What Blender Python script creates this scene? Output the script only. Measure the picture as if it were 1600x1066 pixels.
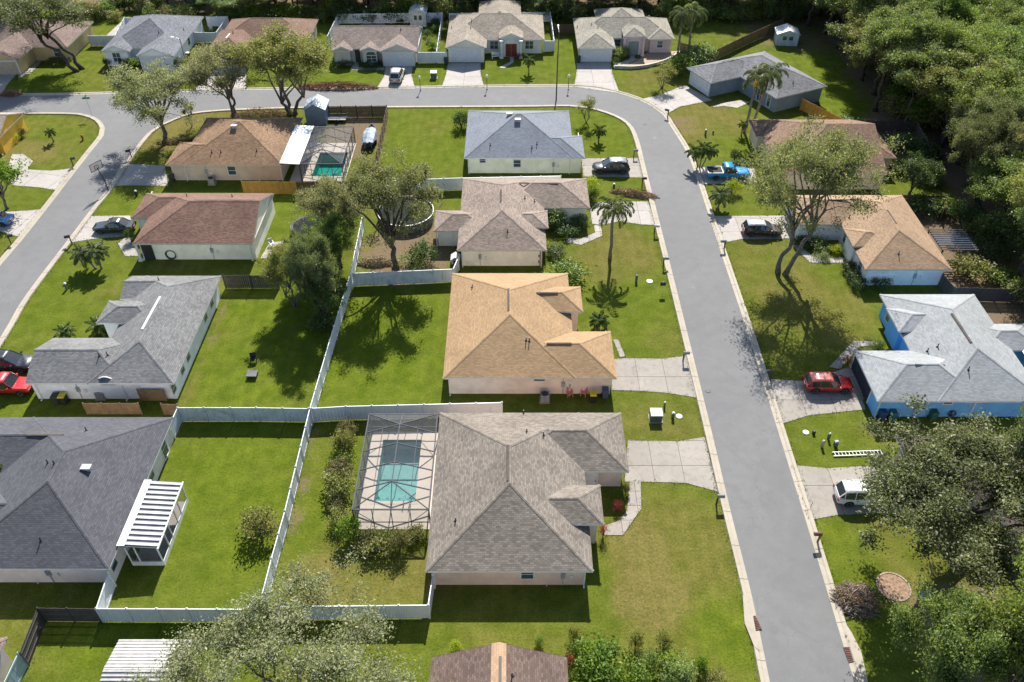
import bpy, bmesh, math, random
import numpy as np
from mathutils import Vector, Matrix
from mathutils.geometry import tessellate_polygon

for o in list(bpy.data.objects):
    bpy.data.objects.remove(o, do_unlink=True)
SC = bpy.context.scene
COL = SC.collection
rad = math.radians

# ------------------------------------------------------------------ camera
CAM_H = 56.0          # drone height above the lawns, metres
PITCH = rad(41.29)
F_PX = 1290.0         # focal length in photo pixels (1600 wide)
cam_d = bpy.data.cameras.new('camera')
cam_d.sensor_width = 36.0
cam_d.lens = 36.0 * F_PX / 1600.0
cam_d.clip_start = 1.0
cam_d.clip_end = 6000.0
cam = bpy.data.objects.new('camera', cam_d)
COL.objects.link(cam)
cam.location = (0, 0, CAM_H)
cam.rotation_euler = (math.pi / 2 - PITCH, 0, 0)
SC.camera = cam

# ------------------------------------------------------------------ light
SUN_EL, SUN_AZ = rad(42.5), rad(6.0)      # azimuth measured from +Y towards +X
world = bpy.data.worlds.new('World')
SC.world = world
world.use_nodes = True
wn, wl = world.node_tree.nodes, world.node_tree.links
for n in list(wn):
    wn.remove(n)
sky = wn.new('ShaderNodeTexSky')
sky.sky_type = 'NISHITA'
sky.sun_disc = False
sky.sun_elevation = SUN_EL
sky.sun_rotation = SUN_AZ
sky.altitude = 30
sky.air_density = 1.0
sky.dust_density = 0.8
bg = wn.new('ShaderNodeBackground')
bg.inputs['Strength'].default_value = 0.09
wo = wn.new('ShaderNodeOutputWorld')
wl.new(sky.outputs[0], bg.inputs[0])
wl.new(bg.outputs[0], wo.inputs[0])
sun_d = bpy.data.lights.new('sun', 'SUN')
sun_d.energy = 5.0
sun_d.angle = rad(0.53)
sun_d.color = (1.0, 0.955, 0.88)
sun = bpy.data.objects.new('sun', sun_d)
COL.objects.link(sun)
sd = Vector((math.sin(SUN_AZ) * math.cos(SUN_EL), math.cos(SUN_AZ) * math.cos(SUN_EL), math.sin(SUN_EL)))
sun.rotation_euler = (-sd).to_track_quat('-Z', 'Y').to_euler()
sun.location = sd * 200
SC.view_settings.view_transform = 'Standard'
SC.view_settings.look = 'None'
SC.view_settings.gamma = 1.0
SC.view_settings.use_curve_mapping = False
SC.view_settings.exposure = 1.06
SC.render.engine = 'CYCLES'
try:
    SC.cycles.transparent_max_bounces = 16
    SC.cycles.max_bounces = 6
except Exception:
    pass

# ------------------------------------------------------------------ photo pixel -> place
SP, CP = math.sin(PITCH), math.cos(PITCH)
def P(u, v, z=0.0):
    """pixel of the photograph -> point of the place at height z"""
    t = v - 533.0
    dy, dz = F_PX * CP - t * SP, F_PX * SP + t * CP
    k = (CAM_H - z) / dz
    return Vector(((u - 800.0) * k, dy * k, z))
def VZ(y, v):
    """height of a thing standing at distance y whose top shows at row v"""
    t = v - 533.0
    return CAM_H - y * (F_PX * SP + t * CP) / (F_PX * CP - t * SP)
def PX(y, z=0.0):
    """metres per photo pixel at distance y, height z"""
    d = y * CP + (CAM_H - z) * SP
    return d / F_PX
def RE(uL, uR, vN, vF, z=2.5):
    a, b, c = P(uL, vN, z), P(uR, vN, z), P(uL, vF, z)
    return (a.x, a.y, b.x, c.y)

# ------------------------------------------------------------------ helpers
def tag(o, label=None, cat=None, group=None, kind=None):
    if label: o['label'] = label
    if cat: o['category'] = cat
    if group: o['group'] = group
    if kind: o['kind'] = kind
    return o
def empty(name, loc=(0, 0, 0), rz=0.0, label=None, cat=None, group=None):
    o = bpy.data.objects.new(name, None)
    COL.objects.link(o)
    o.location = loc
    o.rotation_euler = (0, 0, rz)
    o.empty_display_size = 0.3
    return tag(o, label, cat, group)
def link_obj(name, me, parent=None, loc=None, rz=None, scale=None):
    o = bpy.data.objects.new(name, me)
    COL.objects.link(o)
    if parent is not None: o.parent = parent
    if loc is not None: o.location = loc
    if rz is not None: o.rotation_euler = (0, 0, rz)
    if scale is not None: o.scale = scale
    return o
def copy_tree(o, parent=None):
    c = o.copy()
    COL.objects.link(c)
    c.parent = parent
    for ch in list(o.children):
        copy_tree(ch, c)
    return c

class MB:
    """collects faces, links them as one mesh object"""
    def __init__(s):
        s.v, s.f, s.uv, s.mi = [], [], [], []
        s.cur = 0
    def face(s, pts, uv=None):
        n = len(s.v)
        s.v += [tuple(p) for p in pts]
        s.f.append(tuple(range(n, n + len(pts))))
        s.uv.append(uv)
        s.mi.append(s.cur)
        return s
    def hexa(s, p):
        """8 points: bottom ring 0-3 (ccw from above), top ring 4-7"""
        n = len(s.v)
        s.v += [tuple(q) for q in p]
        for q in ((3, 2, 1, 0), (4, 5, 6, 7), (0, 1, 5, 4), (1, 2, 6, 5), (2, 3, 7, 6), (3, 0, 4, 7)):
            s.f.append(tuple(n + i for i in q)); s.uv.append(None); s.mi.append(s.cur)
        return s
    def box(s, x0, y0, z0, x1, y1, z1, M=None):
        p = [Vector(q) for q in ((x0, y0, z0), (x1, y0, z0), (x1, y1, z0), (x0, y1, z0), (x0, y0, z1), (x1, y0, z1), (x1, y1, z1), (x0, y1, z1))]
        if M is not None: p = [M @ q for q in p]
        return s.hexa(p)
    def prism(s, poly, z0, z1):
        poly = [(p[0], p[1]) for p in poly]
        ar = sum(poly[i - 1][0] * poly[i][1] - poly[i][0] * poly[i - 1][1] for i in range(len(poly)))
        if ar < 0: poly = poly[::-1]
        n = len(s.v); k = len(poly)
        s.v += [(x, y, z0) for x, y in poly] + [(x, y, z1) for x, y in poly]
        for t in tessellate_polygon([[Vector((x, y, 0)) for x, y in poly]]):
            a, b, c = t
            cr = (poly[b][0] - poly[a][0]) * (poly[c][1] - poly[a][1]) - (poly[b][1] - poly[a][1]) * (poly[c][0] - poly[a][0])
            if cr < 0: a, c = c, a
            s.f.append((n + k + a, n + k + b, n + k + c)); s.uv.append(None); s.mi.append(s.cur)
        for i in range(k):
            j = (i + 1) % k
            s.f.append((n + i, n + j, n + k + j, n + k + i)); s.uv.append(None); s.mi.append(s.cur)
        return s
    def tube(s, pts, r, n=6, cap=True):
        pts = [Vector(p) for p in pts]
        if not hasattr(r, '__len__'): r = [r] * len(pts)
        base = len(s.v)
        ref = None
        for i, p in enumerate(pts):
            d = (pts[min(i + 1, len(pts) - 1)] - pts[max(i - 1, 0)])
            d = d.normalized() if d.length > 1e-9 else Vector((0, 0, 1))
            if ref is None:
                ref = Vector((1, 0, 0)) if abs(d.x) < 0.8 else Vector((0, 1, 0))
            a = (ref - d * ref.dot(d)).normalized()
            ref = a
            b = d.cross(a)
            for k in range(n):
                an = 2 * math.pi * k / n
                s.v.append(tuple(p + (a * math.cos(an) + b * math.sin(an)) * r[i]))
        for i in range(len(pts) - 1):
            for k in range(n):
                k2 = (k + 1) % n
                q0, q1 = base + i * n, base + (i + 1) * n
                s.f.append((q0 + k, q0 + k2, q1 + k2, q1 + k)); s.uv.append(None); s.mi.append(s.cur)
        if cap:
            s.f.append(tuple(base + k for k in range(n))[::-1]); s.uv.append(None); s.mi.append(s.cur)
            q = base + (len(pts) - 1) * n
            s.f.append(tuple(q + k for k in range(n))); s.uv.append(None); s.mi.append(s.cur)
        return s
    def cyl(s, x, y, z0, z1, r0, r1=None, n=12):
        return s.tube([(x, y, z0), (x, y, z1)], [r0, r0 if r1 is None else r1], n)
    def loft(s, rings, close=True, caps=True):
        """rings: lists of equally many points"""
        base = len(s.v); n = len(rings[0])
        for r in rings: s.v += [tuple(p) for p in r]
        for i in range(len(rings) - 1):
            for k in range(n if close else n - 1):
                k2 = (k + 1) % n
                s.f.append((base + i * n + k, base + i * n + k2, base + (i + 1) * n + k2, base + (i + 1) * n + k)); s.uv.append(None); s.mi.append(s.cur)
        if caps:
            s.f.append(tuple(base + k for k in range(n))[::-1]); s.uv.append(None); s.mi.append(s.cur)
            s.f.append(tuple(base + (len(rings) - 1) * n + k for k in range(n))); s.uv.append(None); s.mi.append(s.cur)
        return s
    def mesh(s, name, mats, smooth=False):
        me = bpy.data.meshes.new(name)
        me.from_pydata(s.v, [], s.f)
        if not isinstance(mats, (list, tuple)): mats = [mats]
        for m in mats: me.materials.append(m)
        if len(mats) > 1: me.polygons.foreach_set('material_index', s.mi)
        if any(u is not None for u in s.uv):
            ul = me.uv_layers.new(name='UVMap')
            for p, u in zip(me.polygons, s.uv):
                if u is not None:
                    for li, c in zip(p.loop_indices, u): ul.data[li].uv = c
        if smooth: me.polygons.foreach_set('use_smooth', [True] * len(me.polygons))
        me.update()
        return me
    def build(s, name, mats, parent=None, smooth=False, loc=None, rz=None):
        return link_obj(name, s.mesh(name, mats, smooth), parent, loc, rz)

# ------------------------------------------------------------------ materials
def lin(c):
    c /= 255.0
    return c / 12.92 if c <= 0.04045 else ((c + 0.055) / 1.055) ** 2.4
def S(r, g, b, k=1.0):
    return (lin(r) * k, lin(g) * k, lin(b) * k)
_mats = {}
def nt(name):
    m = bpy.data.materials.new(name)
    m.use_nodes = True
    n, l = m.node_tree.nodes, m.node_tree.links
    b = n['Principled BSDF']
    return m, n, l, b
def rgb(n, c):
    x = n.new('ShaderNodeRGB'); x.outputs[0].default_value = (c[0], c[1], c[2], 1); return x.outputs[0]
def noise(n, l, vec, scale, detail=3.0, rough=0.55, dist=0.0):
    x = n.new('ShaderNodeTexNoise')
    x.inputs['Scale'].default_value = scale; x.inputs['Detail'].default_value = detail
    x.inputs['Roughness'].default_value = rough; x.inputs['Distortion'].default_value = dist
    if vec is not None: l.new(vec, x.inputs['Vector'])
    return x.outputs['Fac']
def ramp(n, l, fac, a, b, lo=0.0, hi=1.0):
    x = n.new('ShaderNodeMapRange'); x.interpolation_type = 'SMOOTHSTEP'
    x.inputs['From Min'].default_value = a; x.inputs['From Max'].default_value = b
    x.inputs['To Min'].default_value = lo; x.inputs['To Max'].default_value = hi
    l.new(fac, x.inputs['Value']); return x.outputs[0]
def mix(n, l, fac, a, b, mode='MIX'):
    x = n.new('ShaderNodeMix'); x.data_type = 'RGBA'; x.blend_type = mode
    for s, val in ((0, fac), (6, a), (7, b)):
        if isinstance(val, (int, float)): x.inputs[s].default_value = val
        elif isinstance(val, tuple): x.inputs[s].default_value = (val[0], val[1], val[2], 1)
        else: l.new(val, x.inputs[s])
    return x.outputs[2]
def math_(n, l, op, a, b=None, c=None):
    x = n.new('ShaderNodeMath'); x.operation = op
    for i, v in enumerate((a, b, c)):
        if v is None: continue
        if isinstance(v, (int, float)): x.inputs[i].default_value = v
        else: l.new(v, x.inputs[i])
    return x.outputs[0]
def bump(n, l, h, strength, dist, b):
    x = n.new('ShaderNodeBump'); x.inputs['Strength'].default_value = strength; x.inputs['Distance'].default_value = dist
    l.new(h, x.inputs['Height']); l.new(x.outputs[0], b.inputs['Normal'])
def pos(n): return n.new('ShaderNodeNewGeometry').outputs['Position']

def mat(name, col, rough=0.8, var=0.12, scale=1.5, metal=0.0, spec=0.4, bmp=0.0, dirt=0.0):
    """plain surface with blotchy tone and some wear"""
    if name in _mats: return _mats[name]
    m, n, l, b = nt(name)
    p = pos(n)
    f1 = noise(n, l, p, scale, 5.0, 0.6)
    f2 = noise(n, l, p, scale * 9.0, 3.0, 0.6)
    lo = tuple(c * (1 - var * 1.6) for c in col); hi = tuple(min(1, c * (1 + var)) for c in col)
    c1 = mix(n, l, ramp(n, l, f1, 0.3, 0.7), lo, hi)
    c2 = mix(n, l, ramp(n, l, f2, 0.35, 0.65, 0, var * 1.2), c1, tuple(c * 0.6 for c in col))
    if dirt:
        f3 = noise(n, l, p, scale * 0.45, 6.0, 0.7, 0.6)
        c2 = mix(n, l, ramp(n, l, f3, 0.52, 0.75, 0, dirt), c2, tuple(c * 0.35 for c in (col[0], col[1] * .98, col[2] * .85)))
    l.new(c2, b.inputs['Base Color'])
    b.inputs['Roughness'].default_value = rough
    b.inputs['Metallic'].default_value = metal
    b.inputs['Specular IOR Level'].default_value = spec
    if bmp: bump(n, l, f2, bmp, 0.03, b)
    _mats[name] = m
    return m
def paint(name, col, rough=0.25):
    if name in _mats: return _mats[name]
    m, n, l, b = nt(name)
    p = pos(n)
    f = noise(n, l, p, 3.0, 4.0)
    l.new(mix(n, l, ramp(n, l, f, 0.35, 0.7, 0, 0.35), col, tuple(c * 0.75 + 0.02 for c in col)), b.inputs['Base Color'])
    l.new(ramp(n, l, f, 0.3, 0.7, rough, rough + 0.15), b.inputs['Roughness'])
    b.inputs['Coat Weight'].default_value = 0.6
    b.inputs['Coat Roughness'].default_value = 0.08
    _mats[name] = m
    return m
def glass_dark(name='window_glass', col=(0.035, 0.05, 0.06)):
    if name in _mats: return _mats[name]
    m, n, l, b = nt(name)
    f = noise(n, l, pos(n), 1.2, 2.0)
    l.new(mix(n, l, f, col, tuple(c * 2.2 for c in col)), b.inputs['Base Color'])
    b.inputs['Roughness'].default_value = 0.06
    b.inputs['Specular IOR Level'].default_value = 0.8
    _mats[name] = m
    return m
def roof_mat(name, col, var=0.16, streak=0.25, dark=0.55):
    """asphalt shingle courses: uv is in metres, u along the eave, v up the slope"""
    if name in _mats: return _mats[name]
    m, n, l, b = nt(name)
    uv = n.new('ShaderNodeUVMap').outputs[0]
    p = pos(n)
    br = n.new('ShaderNodeTexBrick')
    br.offset = 0.5; br.squash = 1.0
    br.inputs['Scale'].default_value = 1.0
    br.inputs['Brick Width'].default_value = 0.34
    br.inputs['Row Height'].default_value = 0.16
    br.inputs['Mortar Size'].default_value = 0.018
    br.inputs['Mortar Smooth'].default_value = 0.3
    br.inputs['Color1'].default_value = (1, 1, 1, 1); br.inputs['Color2'].default_value = (max(.5, 1 - var * 2.8),) * 3 + (1,)
    br.inputs['Mortar'].default_value = (dark, dark, dark, 1)
    l.new(uv, br.inputs['Vector'])
    # blended tabs: darker flecks
    f2 = noise(n, l, p, 11.0, 3.0, 0.7)
    f1 = noise(n, l, p, 0.35, 4.0, 0.6)
    mp = n.new('ShaderNodeMapping'); mp.inputs['Scale'].default_value = (2.6, 0.22, 1)
    l.new(uv, mp.inputs['Vector'])
    f3 = noise(n, l, mp.outputs[0], 1.0, 5.0, 0.65)
    col = tuple(c * (1 + var * 2.4) for c in col)
    base = mix(n, l, ramp(n, l, f1, 0.3, 0.7), tuple(c * (1 - var) for c in col), tuple(c * (1 + var * 0.6) for c in col))
    base = mix(n, l, ramp(n, l, f2, 0.4, 0.68, 0, 0.24), base, tuple(c * 0.66 for c in col))
    base = mix(n, l, ramp(n, l, f3, 0.5, 0.78, 0, streak), base, tuple(c * 0.45 for c in col))
    fin = mix(n, l, 1.0, base, br.outputs['Color'], 'MULTIPLY')
    l.new(fin, b.inputs['Base Color'])
    b.inputs['Roughness'].default_value = 0.92
    b.inputs['Specular IOR Level'].default_value = 0.25
    bump(n, l, mix(n, l, 0.5, br.outputs['Color'], f2), 0.5, 0.03, b)
    _mats[name] = m
    return m
def leaf_mat(name, dark, light, trans=0.3, rough=0.5):
    if name in _mats: return _mats[name]
    m, n, l, b = nt(name)
    g = n.new('ShaderNodeNewGeometry')
    oi = n.new('ShaderNodeObjectInfo')
    r = g.outputs['Random Per Island']
    f = noise(n, l, g.outputs['Position'], 0.55, 2.0)
    mixf = math_(n, l, 'ADD', math_(n, l, 'MULTIPLY', r, 0.6), math_(n, l, 'MULTIPLY', ramp(n, l, f, 0.3, 0.7), 0.4))
    c = mix(n, l, mixf, dark, light)
    # a few dry, yellowed leaves, and each plant a little different
    c = mix(n, l, ramp(n, l, r, 0.93, 1.0, 0, 0.55), c, (light[0] * 1.7, light[1] * 1.25, light[2] * 0.9))
    h = n.new('ShaderNodeHueSaturation')
    l.new(ramp(n, l, oi.outputs['Random'], 0, 1, 0.485, 0.512), h.inputs['Hue'])
    l.new(ramp(n, l, oi.outputs['Random'], 0, 1, 0.9, 1.12), h.inputs['Value'])
    l.new(c, h.inputs['Color'])
    l.new(h.outputs[0], b.inputs['Base Color'])
    b.inputs['Roughness'].default_value = rough
    b.inputs['Specular IOR Level'].default_value = 0.28
    tr = n.new('ShaderNodeBsdfTranslucent')
    l.new(mix(n, l, 1.0, h.outputs[0], (1.25, 1.3, 0.7), 'MULTIPLY'), tr.inputs['Color'])
    ms = n.new('ShaderNodeMixShader'); ms.inputs[0].default_value = trans
    l.new(b.outputs[0], ms.inputs[1]); l.new(tr.outputs[0], ms.inputs[2])
    l.new(ms.outputs[0], n['Material Output'].inputs['Surface'])
    _mats[name] = m
    return m

# ------------------------------------------------------------------ ground, roads
def catmull(pts, sub=6, closed=False):
    pts = [Vector((p[0], p[1], 0)) for p in pts]
    out = []
    n = len(pts)
    for i in range(n - 1):
        p0, p1, p2, p3 = pts[max(i - 1, 0)], pts[i], pts[i + 1], pts[min(i + 2, n - 1)]
        L = (p2 - p1).length
        k = max(1, min(14, int(L / 1.5)))
        for j in range(k):
            t = j / k
            out.append(0.5 * ((2 * p1) + (p2 - p0) * t + (2 * p0 - 5 * p1 + 4 * p2 - p3) * t * t + (3 * p1 - p0 - 3 * p2 + p3) * t ** 3))
    out.append(pts[-1])
    return out
def pxl(pts, z=0.0): return [P(u, v, z) for u, v in pts]

E_IN = [(1229, 1190), (1203, 1066), (1175, 932), (1142, 800), (1110, 666), (1077, 532), (1044, 400), (1010, 266), (1000, 225), (990, 200), (975, 186), (950, 175), (920, 167), (890, 164), (800, 165), (602, 166), (462, 167), (400, 169), (350, 171), (300, 176), (270, 186), (250, 195), (232, 207), (207, 237), (170, 293), (147, 321), (105, 376), (37, 466), (0, 528), (-150, 760)]
E_OUT = [(1376, 1190), (1335, 1066), (1297, 940), (1254, 798), (1200, 624), (1172, 532), (1128, 400), (1084, 266), (1072, 237), (1057, 212), (1046, 195), (1035, 179), (1010, 162), (980, 150), (940, 140), (900, 136), (800, 136), (600, 139), (400, 141), (300, 144), (180, 147), (100, 149), (0, 150), (-200, 152)]
E_ISL = [(-200, 177), (0, 176), (105, 176), (135, 179), (155, 187), (164, 200), (162, 212), (140, 240), (120, 266), (62, 341), (30, 381), (0, 416), (-150, 600)]
e_in, e_out, e_isl = (catmull(pxl(e)) for e in (E_IN, E_OUT, E_ISL))

def grass_mat():
    m, n, l, b = nt('lawn_grass')
    p = pos(n)
    at = n.new('ShaderNodeAttribute'); at.attribute_name = 'tone'
    sep = n.new('ShaderNodeSeparateColor'); l.new(at.outputs['Color'], sep.inputs[0])
    dry, dirt, lush = sep.outputs[0], sep.outputs[1], sep.outputs[2]
    f0 = noise(n, l, p, 0.11, 4.0, 0.6)
    f1 = noise(n, l, p, 0.6, 5.0, 0.65)
    f2 = noise(n, l, p, 3.2, 4.0, 0.7)
    f3 = noise(n, l, p, 5.5, 4.0, 0.75)
    green = mix(n, l, ramp(n, l, f1, 0.3, 0.7), (0.068, 0.092, 0.010), (0.106, 0.128, 0.018))
    olive = mix(n, l, ramp(n, l, f1, 0.3, 0.7), (0.090, 0.089, 0.018), (0.130, 0.119, 0.032))
    straw = (0.1944, 0.1440, 0.0612)
    soil = mix(n, l, f2, (0.10, 0.070, 0.042), (0.20, 0.15, 0.10))
    d = math_(n, l, 'ADD', dry, math_(n, l, 'MULTIPLY', math_(n, l, 'SUBTRACT', f0, 0.5), 2.3))
    d = math_(n, l, 'ADD', d, math_(n, l, 'MULTIPLY', math_(n, l, 'SUBTRACT', f2, 0.5), 0.9))
    c = mix(n, l, ramp(n, l, d, 0.05, 0.95), green, olive)
    c = mix(n, l, math_(n, l, 'MULTIPLY', lush, ramp(n, l, noise(n, l, p, 0.33, 5.0, 0.7, 0.5), 0.36, 0.62, 0.25, 0.9)), c, mix(n, l, ramp(n, l, f1, 0.3, 0.7), (0.064, 0.096, 0.007), (0.108, 0.140, 0.012)))
    # worn straw-coloured flecks where the lawn is thin
    st = math_(n, l, 'ADD', math_(n, l, 'MULTIPLY', f2, 0.75), math_(n, l, 'MULTIPLY', dry, 0.32))
    c = mix(n, l, ramp(n, l, st, 0.55, 0.85, 0, 0.6), c, straw)
    c = mix(n, l, ramp(n, l, f3, 0.46, 0.70, 0, 0.85), c, mix(n, l, 0.6, c, (0.020, 0.036, 0.002)))
    c = mix(n, l, ramp(n, l, f3, 0.5, 0.26, 0, 0.35), c, mix(n, l, 1.0, c, (1.75, 1.6, 1.5), 'MULTIPLY'))
    # faint mower passes
    sx = n.new('ShaderNodeSeparateXYZ'); l.new(p, sx.inputs[0])
    wv = math_(n, l, 'SINE', math_(n, l, 'ADD', math_(n, l, 'MULTIPLY', sx.outputs['X'], 5.2), math_(n, l, 'MULTIPLY', noise(n, l, p, 0.25, 2.0), 7.0)))
    wm = math_(n, l, 'MULTIPLY', ramp(n, l, wv, -1, 1, 0, 0.30), ramp(n, l, f0, 0.38, 0.6))
    c = mix(n, l, wm, c, mix(n, l, 1.0, c, (1.32, 1.26, 1.3), 'MULTIPLY'))
    # pale flecks: weeds, clippings and fallen leaves
    vo = n.new('ShaderNodeTexVoronoi'); vo.inputs['Scale'].default_value = 1.3; l.new(p, vo.inputs['Vector'])
    c = mix(n, l, math_(n, l, 'MULTIPLY', ramp(n, l, vo.outputs['Distance'], 0.11, 0.05), ramp(n, l, f1, 0.5, 0.62, 0, 0.6)), c, (0.2100, 0.1750, 0.0840))
    f4 = noise(n, l, p, 0.35, 5.0, 0.65, 0.6)
    dd = math_(n, l, 'ADD', dirt, math_(n, l, 'MULTIPLY', math_(n, l, 'SUBTRACT', f2, 0.5), 0.9))
    dd = math_(n, l, 'ADD', dd, math_(n, l, 'MULTIPLY', math_(n, l, 'SUBTRACT', f4, 0.5), 1.6))
    c = mix(n, l, math_(n, l, 'MULTIPLY', ramp(n, l, dd, 0.3, 0.85), ramp(n, l, dirt, 0.0, 0.12)), c, soil)
    l.new(c, b.inputs['Base Color'])
    b.inputs['Roughness'].default_value = 0.95
    b.inputs['Specular IOR Level'].default_value = 0.02
    h = math_(n, l, 'ADD', f3, math_(n, l, 'MULTIPLY', f2, 0.7))
    bump(n, l, h, 0.8, 0.07, b)
    return m
M_GRASS = grass_mat()

def asphalt_mat():
    m, n, l, b = nt('asphalt')
    p = pos(n)
    f0 = noise(n, l, p, 0.09, 4.0)
    f1 = noise(n, l, p, 0.8, 5.0, 0.65)
    f2 = noise(n, l, p, 28.0, 2.0, 0.7)
    c = mix(n, l, ramp(n, l, f0, 0.3, 0.7), (0.150, 0.150, 0.149), (0.175, 0.174, 0.171))
    c = mix(n, l, ramp(n, l, f1, 0.35, 0.72, 0, 0.5), c, (0.126, 0.127, 0.130))
    c = mix(n, l, ramp(n, l, f2, 0.35, 0.7, 0, 0.55), c, (0.105, 0.106, 0.11))
    # pale drips and scuffs, dark oil spots
    v = n.new('ShaderNodeTexVoronoi'); v.inputs['Scale'].default_value = 0.17; l.new(p, v.inputs['Vector'])
    spot = math_(n, l, 'MULTIPLY', ramp(n, l, v.outputs['Distance'], 0.10, 0.03), ramp(n, l, noise(n, l, p, 2.2, 4.0), 0.45, 0.6))
    c = mix(n, l, math_(n, l, 'MULTIPLY', spot, 0.75), c, (0.34, 0.34, 0.34))
    v2 = n.new('ShaderNodeTexVoronoi'); v2.inputs['Scale'].default_value = 0.13
    mp = n.new('ShaderNodeMapping'); mp.inputs['Location'].default_value = (31, 17, 0); l.new(p, mp.inputs['Vector']); l.new(mp.outputs[0], v2.inputs['Vector'])
    c = mix(n, l, ramp(n, l, v2.outputs['Distance'], 0.07, 0.02, 0, 0.45), c, (0.06, 0.06, 0.065))
    vc = n.new('ShaderNodeTexVoronoi'); vc.feature = 'DISTANCE_TO_EDGE'; vc.inputs['Scale'].default_value = 0.16
    wp = n.new('ShaderNodeVectorMath'); wp.operation = 'ADD'
    nz = n.new('ShaderNodeTexNoise'); nz.inputs['Scale'].default_value = 0.7; nz.inputs['Detail'].default_value = 5.0; l.new(p, nz.inputs['Vector'])
    sc = n.new('ShaderNodeVectorMath'); sc.operation = 'SCALE'; sc.inputs['Scale'].default_value = 2.6; l.new(nz.outputs['Color'], sc.inputs[0])
    l.new(p, wp.inputs[0]); l.new(sc.outputs[0], wp.inputs[1]); l.new(wp.outputs[0], vc.inputs['Vector'])
    crack = math_(n, l, 'MULTIPLY', ramp(n, l, vc.outputs['Distance'], 0.008, 0.002), ramp(n, l, f0, 0.46, 0.56))
    c = mix(n, l, math_(n, l, 'MULTIPLY', crack, 0.17), c, (0.05, 0.05, 0.052))
    f5 = noise(n, l, p, 0.28, 3.0, 0.5, 1.2)
    c = mix(n, l, ramp(n, l, f5, 0.55, 0.60, 0, 0.13), c, (0.10, 0.10, 0.105))
    l.new(c, b.inputs['Base Color'])
    b.inputs['Roughness'].default_value = 0.88
    b.inputs['Specular IOR Level'].default_value = 0.3
    bump(n, l, f2, 0.35, 0.01, b)
    return m
def concrete_mat(name, col, stain=0.5):
    m, n, l, b = nt(name)
    p = pos(n)
    f0 = noise(n, l, p, 0.3, 6.0, 0.7, 0.5)
    f1 = noise(n, l, p, 1.6, 6.0, 0.7, 0.8)
    f2 = noise(n, l, p, 22.0, 3.0, 0.7)
    oi = n.new('ShaderNodeObjectInfo')
    c = mix(n, l, ramp(n, l, f0, 0.3, 0.7), tuple(x * 0.84 for x in col), col)
    c = mix(n, l, ramp(n, l, f1, 0.46, 0.74, 0, stain), c, tuple(x * y for x, y in zip(col, (0.50, 0.48, 0.45))))
    c = mix(n, l, ramp(n, l, f2, 0.4, 0.7, 0, 0.35), c, tuple(x * 0.72 for x in col))
    c = mix(n, l, 1.0, c, mix(n, l, oi.outputs['Random'], (0.88, 0.88, 0.87), (1.0, 1.0, 1.0)), 'MULTIPLY')
    l.new(c, b.inputs['Base Color'])
    b.inputs['Roughness'].default_value = 0.85
    b.inputs['Specular IOR Level'].default_value = 0.3
    bump(n, l, f2, 0.25, 0.01, b)
    _mats[name] = m
    return m
M_ASPHALT = asphalt_mat()
M_CONC = concrete_mat('old_concrete', (0.315, 0.285, 0.25), 0.6)
M_CONC2 = concrete_mat('pale_concrete', (0.385, 0.355, 0.325), 0.4)
M_KERB = concrete_mat('kerb_concrete', (0.40, 0.355, 0.285), 0.4)
M_JOINT = mat('joint_soil', (0.085, 0.07, 0.05), 0.95)

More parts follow.
